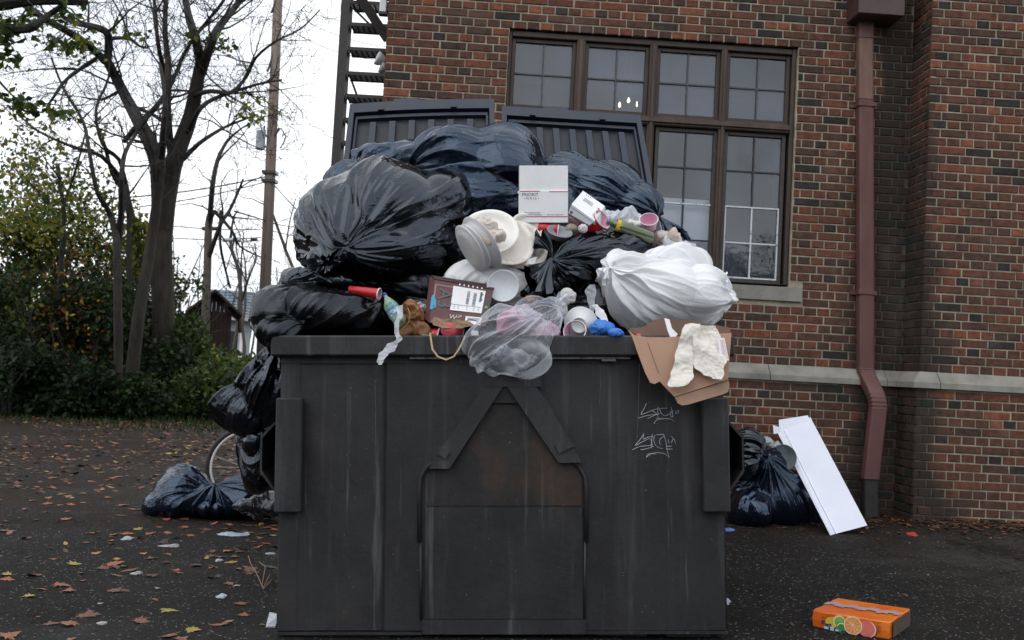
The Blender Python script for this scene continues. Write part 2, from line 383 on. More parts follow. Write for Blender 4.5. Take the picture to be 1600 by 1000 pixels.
# pick the 300 bricks nearest the camera that show in the frame as parts
def brick_c(b):
    F, s0, s1, z, h = b; return F @ Vector(((s0+s1)/2, 0, z+BH/2))
cand = []
for i, b in enumerate(bricks):
    p = brick_c(b); x, y, d = proj(p)
    if 0 < x < 1600 and 0 < y < 1000 and b[0] in (F_p, F_pp, F_main, F_pl) and not (x < 1290 and y > 540):
        cand.append(((s := (b[2]-b[1]))*BH/(d*d), i))
cand.sort(reverse=True); part_ids = set(i for _, i in cand[:300])
def tint(c):
    r = rb.random()
    v = rb.uniform(.02, .26) if r < .12 else (rb.uniform(.28, .75) if r < .86 else rb.uniform(.75, .92))
    if rb.random() < .02: v = 1.0
    lx, ly, _ = proj(c)
    if lx < 1250 and ly < 330 and rb.random() < .10: v = rb.uniform(.9, 1)      # brighter orange bricks high on the left
    return v
def brick_geo(w, h, dp, r):
    """a worn brick: front face inset with an uneven arris, box behind it"""
    e = .0035; j = lambda: r.uniform(-.0013, .0013)
    vs = [(0,0,0),(w,0,0),(w,0,h),(0,0,h)]; fr = [(e+j(),-.0,e+j()),(w-e+j(),0,e+j()),(w-e+j(),0,h-e+j()),(e+j(),0,h-e+j())]
    V = [(x, .004, z) for x, _, z in vs] + [(x, -r.uniform(0,.0022), z) for x, _, z in fr] + [(x, dp, z) for x, _, z in vs]
    Fc = [(4,5,6,7)] + [(i, (i+1) % 4, 4+(i+1) % 4, 4+i) for i in range(4)] + [(8+i, 8+(i+1) % 4, (i+1) % 4, i) for i in range(4)] + [(11,10,9,8)]
    return V, Fc
stuff = MB(); cache = {}
for i, b in enumerate(bricks):
    F, s0, s1, z, h = b; w = s1-s0; t = tint(brick_c(b))
    pro = rb.uniform(-.0015, .0015)
    if i in part_ids:
        key = (round(w/.004), round(t*9), rb.randrange(2))
        if key not in cache:
            V, Fc = brick_geo(key[0]*.004, BH, .05, rb); m_ = MB(); m_.add(V, Fc, a=key[1]/9)
            me = bpy.data.meshes.new('brick'); me.from_pydata(m_.v, [], m_.f); me.materials.append(M_BRICK)
            a_ = me.attributes.new('tint', 'FLOAT', 'FACE'); a_.data.foreach_set('value', m_.att); cache[key] = me
        o = bpy.data.objects.new('brick', cache[key]); C.objects.link(o); o.parent = building
        o.matrix_local = WM[building.name].inverted() @ F @ Matrix.Translation((s0, pro, z)) @ Matrix.Rotation(rb.uniform(-.006,.006), 4, 'Y')
    else:
        V, Fc = brick_geo(w, BH, .05, rb); stuff.add(V, Fc, M=F @ Matrix.Translation((s0, pro, z)), a=t)
o = stuff.build('brick_courses', M_BRICK, building, att='tint'); o['kind'] = 'stuff'
# stone ledge in lengths, sloped top; mitred round the pier
def ledge(pts, name='ledge_stone'):
    pass
def ledge_run(s0, s1, d0, mitre0=0, mitre1=0):
    prof = [(.03, 1.248), (-.008, 1.246), (-PL-.028, 1.165), (-PL-.03, 1.122), (-PL-.012, 1.117), (.03, 1.117)]
    mb = MB(); n = len(prof); vs = []
    for s, mi in ((s0, mitre0), (s1, mitre1)):
        for d, z in prof: vs.append((s + mi*d, d0 + d, z))
    fs = [tuple(range(n-1, -1, -1)), tuple(range(n, 2*n))] + [(i, (i+1) % n, n+(i+1) % n, n+i) for i in range(n)]
    mb.add(vs, fs, 0, WMAT); return mb
e0, _ = wp(1202, 580, -.05); e1, _ = wp(1395, 590, -.05)
for a, c in ((S_L-.03, -.2), (-.195, 1.0), (1.005, e0-.003), (e0+.003, 2.99)): ledge_run(a, c, 0).build('ledge_stone', M_STONE, building)
ledge_run(2.995, S_IN, 0, 0, 1).build('ledge_stone', M_STONE, building)
r_ = MB(); prof = [(.03, 1.248), (-.008, 1.246), (-PL-.028, 1.165), (-PL-.03, 1.122), (-PL-.012, 1.117), (.03, 1.117)]
vs = [(S_IN+d, 0+d, z) for d, z in prof] + [(S_IN+d, -P_PRO+d, z) for d, z in prof]; n = 6
r_.add(vs, [tuple(range(n-1,-1,-1)), tuple(range(n,2*n))] + [(i,(i+1)%n,n+(i+1)%n,n+i) for i in range(n)], 0, WMAT); r_.build('ledge_stone', M_STONE, building)
s1, _ = wp(1462, 600, -P_PRO)
ledge_run(S_IN, s1-.003, -P_PRO, 1, 0).build('ledge_stone', M_STONE, building); ledge_run(s1+.003, 5.0, -P_PRO).build('ledge_stone', M_STONE, building); ledge_run(5.006, 6.7, -P_PRO).build('ledge_stone', M_STONE, building)
mb = MB(); mb.add([(-.25,-.02,1.757),(2.305,-.02,1.757),(2.305,.2,1.757),(-.25,.2,1.757),(-.25,-.02,1.868),(2.305,-.02,1.868),(2.305,.2,1.884),(-.25,.2,1.884)],
   [(0,3,2,1),(4,5,6,7),(0,1,5,4),(1,2,6,5),(2,3,7,6),(3,0,4,7)], 0, WMAT); mb.build('window_sill', M_STONE, building)
# window: timber-look steel mullions, sashes, panes
M_FRAME = mat('brown_painted_frame', (.055,.033,.022), .5, (.028,.019,.015), 14, 6, bump=.3, bscale=80, stretch=(1,1,.3))
M_MUL = mat('rusty_brown_mullion', (.095,.058,.038), .55, (.045,.028,.02), 9, 6, bump=.3, bscale=60, stretch=(1,1,.2))
M_SASH = mat('dark_steel_sash', (.028,.026,.026), .5, (.06,.05,.045), 30, 4)
M_LEAD = mat('grey_glazing_bar', (.11,.115,.125), .6, (.05,.05,.055), 40)
M_WBAR = mat('peeling_white_glazing_bar', (.62,.64,.66), .6, (.16,.16,.16), 26, 5, lo=.56, hi=.66)
M_LBAR = mat('black_glazing_bar', (.035,.035,.04), .5)
def glass_mat():
    m = bpy.data.materials.new('window_glass'); m.use_nodes = True; n = m.node_tree; n.nodes.clear(); N = n.nodes.new; K = n.links.new
    o = N('ShaderNodeOutputMaterial'); g = N('ShaderNodeBsdfGlossy'); g.inputs['Roughness'].default_value = .02; g.inputs['Color'].default_value = (.92,.96,1,1)
    t = N('ShaderNodeBsdfTransparent'); t.inputs['Color'].default_value = (.93,.95,.97,1)
    fr = N('ShaderNodeFresnel'); fr.inputs['IOR'].default_value = 1.52
    ge = N('ShaderNodeNewGeometry'); no = N('ShaderNodeTexNoise'); no.inputs['Scale'].default_value = 5; no.inputs['Detail'].default_value = 3; K(ge.outputs['Position'], no.inputs['Vector'])
    bu = N('ShaderNodeBump'); bu.inputs['Strength'].default_value = .25; bu.inputs['Distance'].default_value = .01; K(no.outputs['Fac'], bu.inputs['Height']); K(bu.outputs[0], g.inputs['Normal'])
    ma = N('ShaderNodeMath'); ma.operation = 'MULTIPLY'; ma.inputs[1].default_value = 2.0; K(fr.outputs[0], ma.inputs[0])
    mx_ = N('ShaderNodeMixShader'); K(ma.outputs[0], mx_.inputs[0]); K(t.outputs[0], mx_.inputs[1]); K(g.outputs[0], mx_.inputs[2])
    d = N('ShaderNodeBsdfDiffuse'); d.inputs['Color'].default_value = (.33,.39,.50,1)  # patchy blue-grey haze painted on to lift the panes towards reflected sky
    m2 = N('ShaderNodeMixShader'); n2 = N('ShaderNodeTexNoise'); n2.inputs['Scale'].default_value = 2.2; n2.inputs['Detail'].default_value = 4; K(ge.outputs['Position'], n2.inputs['Vector'])
    q = N('ShaderNodeMapRange'); q.inputs[1].default_value = .3; q.inputs[2].default_value = .7; q.inputs[3].default_value = .01; q.inputs[4].default_value = .30; K(n2.outputs['Fac'], q.inputs[0])
    K(q.outputs[0], m2.inputs[0]); K(mx_.outputs[0], m2.inputs[1]); K(d.outputs[0], m2.inputs[2]); K(m2.outputs[0], o.inputs[0]); return m
M_GLASS = glass_mat()
RC = .09     # recess of the sashes
cols = [(803, 893), (917, 1007), (1029, 1118), (1138, 1227)]
yr = [(65, 165), (75, 173), (83, 182), (93, 192)]
sx_ = []
for (a, b), (t, u) in zip(cols, yr):
    ym = (t+u)/2; sx_.append((wp(a, ym, RC)[0], wp(b, ym, RC)[0]))
zU0 = wp(1080, 182, RC)[1]; zU1 = wp(1080, 84, RC)[1]; zL1 = wp(1170, 213, RC)[1]; zL0 = wp(1170, 437, RC)[1]
win = MB(); fr = MB()
zb, zt = 1.888, 3.82; sl, sr = holeW[0], holeW[1]
fr.box((sl+.003, .035, zb), (sx_[0][0]-.03, .2, zt), WMAT, bev=.006); fr.box((sx_[3][1]+.03, .035, zb), (sr-.003, .2, zt), WMAT, bev=.006)
fr.box((sx_[0][0]-.031, .037, zU1+.03), (sx_[3][1]+.031, .2, zt-.002), WMAT, bev=.006); fr.box((sx_[0][0]-.031, .037, zb+.001), (sx_[3][1]+.031, .2, zL0-.025), WMAT, bev=.006)
window = fr.build('window', M_FRAME, building)
for i in range(3):
    a, b = sx_[i][1]+.028, sx_[i+1][0]-.028; m_ = MB()
    m_.box((a, .03, zU0-.075), (b, .19, zU1+.033), WMAT, bev=.008); m_.box((a, .03, zL0-.028), (b, .19, zL1+.072), WMAT, bev=.008)
    m_.box((a+.018, .012, zL0-.02), (b-.018, .03, zU1+.03), WMAT, bev=.004); m_.build('mullion', M_MUL, window)
m_ = MB(); m_.box((sx_[0][0]-.029, .026, zL1+.03), (sx_[3][1]+.029, .192, zU0-.032), WMAT, bev=.008); m_.box((sx_[0][0]-.028, .008, zL1+.05), (sx_[3][1]+.028, .028, zU0-.05), WMAT, bev=.004); m_.build('transom', M_MUL, window)
rg = random.Random(5)
def sash(s0, s1, z0, z1, ncol, nrow, white_rows=0, fm=M_FRAME, barm=M_LEAD):
    e = .028; m_ = MB(); d0, d1 = .07, .11
    m_.box((s0-e, d0, z0-e), (s0+.004, d1, z1+e), WMAT, bev=.003); m_.box((s1-.004, d0, z0-e), (s1+e, d1, z1+e), WMAT, bev=.003)
    m_.box((s0+.004, d0+.001, z1-.004), (s1-.004, d1, z1+e-.001), WMAT, bev=.003); m_.box((s0+.004, d0+.001, z0-e+.001), (s1-.004, d1, z0+.004), WMAT, bev=.003)
    m_.build('sash_frame', fm, window)
    zs = [z0 + (z1-z0)*k/nrow for k in range(nrow+1)]; ss = [s0 + (s1-s0)*k/ncol for k in range(ncol+1)]
    for k in range(1, nrow):
        m_ = MB(); m_.box((s0, .078, zs[k]-.006), (s1, .103, zs[k]+.006), WMAT); m_.build('glazing_bar', M_WBAR if (k <= white_rows or (fm is M_SASH and k == 2)) else barm, window)
    for k in range(1, ncol):
        for r in range(nrow):
            m_ = MB(); m_.box((ss[k]-.006, .0775, zs[r]+.0065), (ss[k]+.006, .1035, zs[r+1]-.0065), WMAT); m_.build('glazing_bar', M_WBAR if r < white_rows else barm, window)
    if white_rows:
        m_ = MB(); zz = zs[white_rows]; m_.box((s0+.004, .074, z0+.004), (s0+.014, .1, zz), WMAT); m_.box((s1-.014, .074, z0+.004), (s1-.004, .1, zz), WMAT); m_.box((s0+.014, .074, z0+.004), (s1-.014, .1, z0+.016), WMAT); m_.build('putty_line', M_WBAR, window)
    for r in range(nrow):
        for c_ in range(ncol):
            w = (ss[c_+1]-ss[c_])/2-.004; h = (zs[r+1]-zs[r])/2-.004
            T = WMAT @ Matrix.Translation(((ss[c_]+ss[c_+1])/2, .093, (zs[r]+zs[r+1])/2)) @ Matrix.Rotation(rg.uniform(-.006,.006), 4, 'X') @ Matrix.Rotation(rg.uniform(-.008,.008), 4, 'Z')
            g = MB(); g.add([(-w,0,-h),(w,0,-h),(w,0,h),(-w,0,h)], [(0,1,2,3)], 0, T); g.build('pane', M_GLASS, window)
for i in range(4):
    sash(*sx_[i], zU0, zU1, 2, 2)
    a, b = wp((1022 if i == 2 else 1130), 330, RC)[0], wp((1110 if i == 2 else 1217), 330, RC)[0]
    if i < 2: a, b = sx_[i][0]+.0, sx_[i][1]-.0
    sash(a+.006, b-.0, zL0, zL1, 2, 4, white_rows=(2 if i == 3 else 0), fm=M_SASH, barm=M_LBAR)
# room behind the glass
mb = MB(); mb.box((-.9, .4, 1.0), (3.0, 3.2, 4.3), WMAT); mb.f = [f[::-1] for i_, f in enumerate(mb.f) if i_ != 2]; mb.m.pop(); mb.att.pop()
mb.build('room_interior', mat('dim_room_paint', (.17,.17,.18), .9), building)
mb = MB(); a, b = wp(1016, 330, .2)[0], wp(1113, 330, .2)[0]; zt_ = wp(1070, 312, .2)[1]
mb.box((a, .16, zL0-.02), (b, .165, zt_), WMAT); mb.build('window_shade', mat('white_paper_shade', (.84,.90,.97), .8), building)
# chandelier bulbs seen through the second upper light
M_BULB = mat('lit_bulb', (1,.8,.5), .5, emit=(1,.72,.40,5)); M_BRASS = mat('dull_brass', (.25,.17,.07), .4, metal=1)
ch = empty('chandelier', WMAT @ Matrix.Translation((0.9, 1.4, 3.2)), 'small lit chandelier hanging inside behind the upper window panes', 'chandelier')
for i, (px, py, rr) in enumerate([(968, 166, .011), (982, 159, .012), (995, 165, .006)]):
    s, z = wp(px, py, 1.4); P0 = WMAT @ Vector((s, 1.4, z))
    m_ = MB(); m_.lathe([(0.0001,-.012),(rr,-.002),(rr*1.05,.012),(rr*.6,.03),(.0005,.042)], 10, Matrix.Translation(P0)); m_.build('bulb', M_BULB, ch, smooth=True)
    m_ = MB(); cx, cz = wp(982, 178, 1.4); m_.tube([P0-Vector((0,0,.014)), P0-Vector((0,0,.06)), WMAT @ Vector((cx, 1.4, cz-.03))], .005, 6); m_.build('arm', M_BRASS, ch)
m_ = MB(); m_.tube([WMAT @ Vector((cx, 1.4, cz-.03)), WMAT @ Vector((cx, 1.4, 4.28))], .006, 6); m_.build('stem', M_BRASS, ch)
# ------------------------------------------------------------------ downspout
M_SPOUT = mat('faded_red_painted_metal', (.150,.066,.060), .5, (.11,.046,.042), 7, 6, bump=.25, bscale=30, stretch=(1,1,.25), rough2=.65)
M_SPOUT2 = mat('tan_patch_paint', (.20,.115,.085), .6, (.15,.07,.055), 12, stretch=(1,1,.3)); M_BOOT = mat('black_iron_pipe', (.014,.014,.015), .6, (.03,.028,.026), 20)
sp = empty('downspout', WMAT @ Matrix.Translation((2.8, -.08, 0)), 'dusty red metal downspout with a ribbed elbow strapped to the brick wall', 'downspout')
def sp_seg(pts, w=.125, dpt=.085):
    """rounded rectangular pipe along points (s,d,z) with small corrugations"""
    prof = []
    for (cx, cy, a0) in ((1,1,0),(-1,1,90),(-1,-1,180),(1,-1,270)):
        for a in (0, 45, 90):
            an = R(a0+a); prof.append(((w/2-.016)*cx + .016*math.cos(an), (dpt/2-.016)*cy + .016*math.sin(an)))
    ribs = []
    vs = []; n = len(prof)
    for i, (s, d, z, tx, sc) in enumerate(pts):
        for (x, y) in prof: vs.append((s + x*sc, d + y*sc*math.cos(tx), z + y*sc*math.sin(tx)))
    fs = [(i*n+j, i*n+(j+1) % n, (i+1)*n+(j+1) % n, (i+1)*n+j) for i in range(len(pts)-1) for j in range(n)]
    fs += [tuple(range(n-1,-1,-1)), tuple((len(pts)-1)*n+j for j in range(n))]
    m_ = MB(); m_.add(vs, fs, 0, WMAT); return m_
def S_(px, py, d=-.05): return wp(px, py, d)
c1 = S_(1352, 38); c2 = S_(1351, 160); c3 = S_(1352, 455); c4 = S_(1352, 575); c5 = S_(1362, 618); c6 = S_(1361, 640); c7 = S_(1349, 745); c8 = S_(1350, 815)
sp_seg([(c1[0], -.05, c1[1]+.4, 0, 1), (c1[0], -.05, c1[1]-.12, 0, 1)]).build('upper_pipe', M_SPOUT, sp)
sp_seg([(c1[0], -.05, c1[1]-.125, 0, .97), (c2[0], -.05, c2[1]+.02, 0, .97)]).build('replaced_pipe_length', M_SPOUT2, sp)
sp_seg([(c2[0], -.05, c2[1]+.015, 0, 1), (c3[0], -.05, c3[1]+.02, 0, 1), (c3[0], -.05, c3[1], 0, 1.03), (c4[0], -.05, c4[1], 0, 1.0)]).build('pipe', M_SPOUT, sp)
el = []   # ribbed elbow kicks out over the ledge
K = 26
for i in range(K+1):
    t = i/K; s = c4[0] + (c5[0]-c4[0])*sstep(0, 1, t)*1.0; z = c4[1] + (c6[1]-c4[1])*t; d = -.05 - .13*sstep(.0, .8, t)
    el.append((s, d, z, -R(40)*math.sin(math.pi*min(1, t*1.1)), 1.0 + (.045 if i % 2 else -.01)*(1 if (t < .45 or t > .62) else .2)))
sp_seg(el).build('elbow', M_SPOUT, sp)
sp_seg([(c6[0], -.18, c6[1]+.01, 0, 1.02), (c7[0], -.18, c7[1], 0, 1.0)]).build('lower_pipe', M_SPOUT, sp)
sp_seg([(c7[0], -.17, c7[1]+.04, 0, .93), (c8[0], -.17, gz(2.8, 7.7)-.05, 0, .93)]).build('iron_boot', M_BOOT, sp)
for py_ in (165, 458):
    s, z = S_(1352, py_); m_ = MB(); m_.box((s-.071, -.102, z-.014), (s+.071, -.096, z+.014), WMAT); m_.box((s-.075, -.1, z-.014), (s-.069, -.0, z+.014), WMAT); m_.box((s+.069, -.1, z-.014), (s+.075, -.0, z+.014), WMAT)
    m_.box((s-.11, -.012, z-.012), (s-.075, -.003, z+.012), WMAT); m_.box((s+.075, -.012, z-.012), (s+.11, -.003, z+.012), WMAT); m_.build('strap', M_SPOUT, sp)
a = S_(1337, 24, -.2); b = S_(1409, 24, -.2)
m_ = MB(); m_.box((a[0], -.26, a[1]), (b[0], -.004, a[1]+.34), WMAT, bev=.006); m_.box((a[0]-.012, -.272, a[1]+.30), (b[0]+.012, -.003, a[1]+.345), WMAT, bev=.004); m_.build('conductor_head', mat('dark_brown_red_metal', (.085,.045,.042), .5, (.06,.03,.03), 8), sp)
# flood lamp and lantern at the corner of the building
M_WM = mat('grey_white_metal', (.50,.52,.54), .45, (.35,.36,.37), 12); M_DK = mat('dark_lamp_bracket', (.03,.03,.03), .5)
fl = empty('flood_lamp', at(592, 95, 8.0), 'round grey flood lamp pair on the left corner of the brick building', 'lamp')
for (px, py, sc) in ((592, 92, 1), (597, 106, .8)):
    p = at(px, py, 8.05); T = Matrix.Translation(p) @ Matrix.Rotation(R(-70), 4, 'Y') @ Matrix.Rotation(R(20), 4, 'X') @ Matrix.Scale(sc, 4)
    m_ = MB(); m_.lathe([(.001,-.10),(.022,-.095),(.03,-.05),(.055,-.01),(.058,.02),(.05,.022),(.001,.012)], 16, T); m_.build('lamp_head', M_WM, fl, smooth=True)
m_ = MB(); m_.tube([at(596, 98, 8.1), at(603, 98, 8.1)], .012, 8); m_.build('bracket', M_DK, fl)
ln = empty('wall_lantern', at(598, 24, 8.0), 'white box lantern under a dark bracket at the building corner by the fire stair', 'lantern')
T = Matrix.Translation(at(598, 20, 8.0)); m_ = MB(); m_.box((-.025, -.03, -.0), (.03, .03, .11), T, bev=.004); m_.build('lamp_glass', mat('milky_lantern_glass', (.75,.77,.78), .3), ln)
m_ = MB(); m_.box((-.032,-.036,.11), (.037,.036,.14), T); m_.box((-.032,-.036,-.02), (.037,.036,.0), T); m_.box((.03,-.02,.05), (.085,.02,.07), T); m_.build('bracket', M_DK, ln)
# ------------------------------------------------------------------ fire stair beyond the corner
M_IRON = mat('black_iron_stair', (.022,.022,.025), .5, (.045,.035,.03), 18, bump=.3)
fs_ = empty('fire_stair', at(560, 500, 10.0), 'black iron fire stair with open grated treads beside the brick building', 'fire stair')
Yc = 9.6
xa, xb = at(539, 100, Yc).x, at(612, 100, Yc).x+.35
m_ = MB(); p0 = at(540, 0, Yc); 
for xx, nm in ((xa, 'stringer'), (xb, 'stringer')):
    m_ = MB(); b0 = Vector((xx, Yc+1.6, .0)); b1 = Vector((xx, Yc-.55, 5.6))
    lean = (at(541, 40, Yc).x - at(534, 300, Yc).x)
    for (yo, w) in ((0, .036),): m_.box((xx-.055, Yc-.10, 0), (xx+.03, Yc-.02, 5.6)); m_.box((xx-.055, Yc-.02, 0), (xx-.045, Yc+.08, 5.6)); m_.box((xx+.02,Yc-.02,0),(xx+.03,Yc+.08,5.6))
    m_.build(nm, M_IRON, fs_)
ztr = [at(570, y, Yc).z for y in (10, 44, 82, 120, 155, 192, 228, 262, 298)]
for z in ztr:
    m_ = MB(); m_.box((xa+.035, Yc-.09, z-.012), (xb-.06, Yc-.082, z+.022)); m_.box((xa+.035, Yc+.14, z-.012), (xb-.06, Yc+.148, z+.022))
    nb = 14
    for q in range(nb):
        x = xa+.05 + (xb-xa-.13)*q/(nb-1); m_.box((x-.005, Yc-.08, z-.004), (x+.005, Yc+.14, z+.014))
    for q in range(5): m_.box((xa+.036, Yc-.05+.045*q, z-.002), (xb-.061, Yc-.045+.045*q, z+.012))
    m_.build('tread', M_IRON, fs_)
m_ = MB(); m_.tube([at(546, -30, Yc-.2), at(606, 62, Yc-.2)], .045, 4); m_.build('diagonal_brace', M_IRON, fs_)
m_ = MB(); m_.tube([at(549, 125, Yc+.4), at(580, 210, Yc+.4)], .012, 5); m_.tube([at(549,10,Yc+.4), at(620, 80, Yc+.4)], .012, 5); m_.build('handrail', M_IRON, fs_)
# ------------------------------------------------------------------ dumpster
DO = at(785, 990, 4.10)
DM = Matrix.Translation(DO) @ Matrix.Rotation(-ROLL, 4, 'Y') @ Matrix.Rotation(-R(1.6), 4, 'X')
SC = FPX/4.10
def du(px): return (px-785)/SC
def dw(py): return (990-py)/SC
def paint_mat(name, c1, c2, rust=.0, lo=.5, hi=.75, streak=.5, rough=.5):
    m = bpy.data.materials.new(name); m.use_nodes = True; n = m.node_tree; b = n.nodes['Principled BSDF']; N = n.nodes.new; K = n.links.new
    tc = N('ShaderNodeTexCoord')
    def noise(sc, st=(1,1,1), det=6, rg=.65, off=0):
        mp = N('ShaderNodeMapping'); mp.inputs['Scale'].default_value = st; mp.inputs['Location'].default_value = (off, off, off); K(tc.outputs['Object'], mp.inputs['Vector'])
        t = N('ShaderNodeTexNoise'); t.inputs['Scale'].default_value = sc; t.inputs['Detail'].default_value = det; t.inputs['Roughness'].default_value = rg; K(mp.outputs[0], t.inputs['Vector']); return t.outputs['Fac']
    def mr(s, a, b_, c=0, d=1):
        q = N('ShaderNodeMapRange'); q.inputs[1].default_value = a; q.inputs[2].default_value = b_; q.inputs[3].default_value = c; q.inputs[4].default_value = d; K(s, q.inputs[0]); return q.outputs[0]
    def mix(f, a, c):
        x = N('ShaderNodeMix'); x.data_type = 'RGBA'; K(f, x.inputs[0])
        for s, v in ((6, a), (7, c)):
            if isinstance(v, tuple): x.inputs[s].default_value = (*v, 1)
            else: K(v, x.inputs[s])
        return x.outputs[2]
    c = mix(mr(noise(3.0), .35, .65), c1, c2)
    c = mix(mr(noise(9, (1,1,.06), 5, .6, 3), .56, .78, 0, streak), c, tuple(min(1, v*2.6+.008) for v in c2))       # pale run marks
    c = mix(mr(noise(26, (1,1,.05), 4, .6, 11), .60, .72, 0, streak*.9), c, (.10,.105,.11))
    c = mix(mr(noise(55, (1,1,1), 3, .8, 5), .70, .73, 0, .8), c, (.16,.16,.16))                     # chips
    if rust: c = mix(mr(noise(2.6, (1,1,.7), 7, .7, 21), lo, hi, 0, rust), c, (.070,.033,.019))
    c = mix(mr(noise(1.6, (1,1,.5), 6, .7, 31), .48, .66, 0, .6), c, (.012,.012,.013))
    K(c, b.inputs['Base Color']); b.inputs['Specular IOR Level'].default_value = .4
    K(mr(noise(14, (1,1,.3), 5, .6, 8), .3, .7, rough-.1, rough+.2), b.inputs['Roughness'])
    u = N('ShaderNodeBump'); u.inputs['Strength'].default_value = .35; u.inputs['Distance'].default_value = .006; K(noise(38, (1,1,1), 5, .7, 2), u.inputs['Height'])
    u2 = N('ShaderNodeBump'); u2.inputs['Strength'].default_value = .9; u2.inputs['Distance'].default_value = .045; K(noise(2.2, (1,1,.6), 2, .5, 2), u2.inputs['Height']); K(u.outputs[0], u2.inputs['Normal'])
    K(u2.outputs[0], b.inputs['Normal']); return m
M_DP = paint_mat('charcoal_dumpster_paint', (.013,.013,.0145), (.027,.027,.029), rust=.45, lo=.60, hi=.80, streak=.85)
M_DP2 = paint_mat('scuffed_dumpster_paint', (.017,.017,.019), (.031,.031,.034), streak=.8)
M_DPR = paint_mat('rust_stained_dumpster_paint', (.013,.013,.0145), (.022,.021,.021), rust=.75, lo=.54, hi=.72)
M_WELD = mat('bright_worn_edge', (.16,.15,.145), .45, (.04,.04,.04), 30, 4)
M_LID = mat('blue_black_plastic_lid', (.017,.025,.042), .42, (.03,.042,.066), 5, 7, bump=.3, bscale=40, stretch=(1,1,.3), rough2=.6)
M_LIDP = mat('dusty_lid_panel', (.015,.020,.030), .55, (.034,.039,.048), 4, 8, bump=.3, bscale=60, lo=.4, hi=.72)
dump = empty('dumpster', DM, 'large charcoal steel dumpster piled far over its rim with rubbish', 'dumpster')
UL, UR, ZT = du(437), du(1132), dw(532)
DEP = 1.38; ZB = ZT + .36
def dbuild(mb, name, m, par=dump, **k): mb.v = [tuple(DM @ Vector(p)) for p in mb.v]; return mb.build(name, m, par, **k)
# front wall with its pressed centre bay
mb = MB(); g = .012
fx = [du(437), du(470), du(597), du(601), du(604), du(668)]
def fwall(xs, dv, z0, z1):
    for i in range(len(xs)-1): mb.add([(xs[i], dv[i], z0), (xs[i+1], dv[i+1], z0), (xs[i+1], dv[i+1], z1), (xs[i], dv[i], z1)], [(0,1,2,3)])
zf0, zf1 = 0.012, dw(568)
fwall([du(437), du(466), du(470), du(596), du(600), du(604), du(666), du(905), du(1036), du(1040), du(1044), du(1098), du(1103), du(1132)],
      [.0, .0, .006, .006, .012, .002, .0, .0, .0, .003, .0, .0, .006, .006], zf0, zf1)
fwall([du(437), du(1132)], [.03, .03], .0, zf1)
dbuild(mb, 'front_wall', M_DP)
mb = MB()
for u0, u1 in ((UL, UL+.006), (UR-.006, UR)):
    vs = [(u0, .006, 0), (u1, .006, 0), (u1, DEP, 0), (u0, DEP, 0), (u0, .006, ZT-.02), (u1, .006, ZT-.02), (u1, DEP, ZB), (u0, DEP, ZB)]
    w_ = MB().add(vs, [(0,3,2,1),(4,5,6,7),(0,1,5,4),(1,2,6,5),(2,3,7,6),(3,0,4,7)]); dbuild(w_, 'side_wall', M_DP)
w_ = MB().box((UL+.006, DEP-.006, 0), (UR-.006, DEP, ZB)); dbuild(w_, 'back_wall', M_DP)
w_ = MB().box((UL+.006, .03, .02), (UR-.006, DEP-.006, .03)); dbuild(w_, 'bottom', M_DP)
# rim: square tube front, sloping side caps
w_ = MB().box((du(424), -.048, dw(563)), (du(1147), .06, dw(531)), bev=.007); dbuild(w_, 'front_rim', M_DP2)
for a_, b_, y0_, y1_, v0_ in ((640,700,567.5,564,-.030),(846,985,567.5,564,-.030),(940,962,571,567.6,-.036)): dbuild(MB().box((du(a_), v0_, dw(y0_)), (du(b_), -.005, dw(y1_))), 'weld_bead', M_WELD)
w_ = MB().box((du(437), -.004, dw(574)), (du(1132), .0, dw(563.4))); dbuild(w_, 'under_rim_angle', M_DP)
for s in (-1, 1):
    u0, u1 = (du(1110), du(1147)) if s > 0 else (du(424), du(461)); w_ = MB(); z0, z1 = dw(560), dw(531)
    vs = [(u0, .061, z0), (u1, .061, z0), (u1, DEP+.03, z0+.36), (u0, DEP+.03, z0+.36), (u0, .061, z1), (u1, .061, z1), (u1, DEP+.03, z1+.36), (u0, DEP+.03, z1+.36)]
    w_.add(vs, [(0,3,2,1),(4,5,6,7),(0,1,5,4),(1,2,6,5),(2,3,7,6),(3,0,4,7)]); dbuild(w_, 'side_rim', M_DP2)
# bumper plates
for a, b in ((434, 475), (1095, 1136)):
    w_ = MB().box((du(a), -.05, dw(804)), (du(b), -.002, dw(628)), bev=.006); dbuild(w_, 'bumper_plate', M_DP2)
# fork pockets: hollow six-sided sleeves out of each side
for s, ue in ((1, UR), (-1, UL)):
    ext = .085
    prof = [(ue, dw(655)), (ue+s*ext, dw(688)), (ue+s*ext, dw(744)), (ue, dw(787))]; th = .008; w_ = MB(); y0, y1 = .02, 1.15
    inn = [(ue, dw(659)), (ue+s*(ext-th), dw(691)), (ue+s*(ext-th), dw(741)), (ue, dw(781))]
    n = 4; V = [(x, y0, z) for x, z in prof] + [(x, y0, z) for x, z in inn] + [(x, y1, z) for x, z in prof] + [(x, y1, z) for x, z in inn]
    F_ = []
    for i in range(3): F_ += [(i, i+1, 4+i+1, 4+i), (8+i, 12+i, 12+i+1, 8+i+1), (i, 8+i, 8+i+1, i+1), (4+i, 4+i+1, 12+i+1, 12+i)]
    w_.add(V, F_); dbuild(w_, 'fork_pocket', M_DPR)
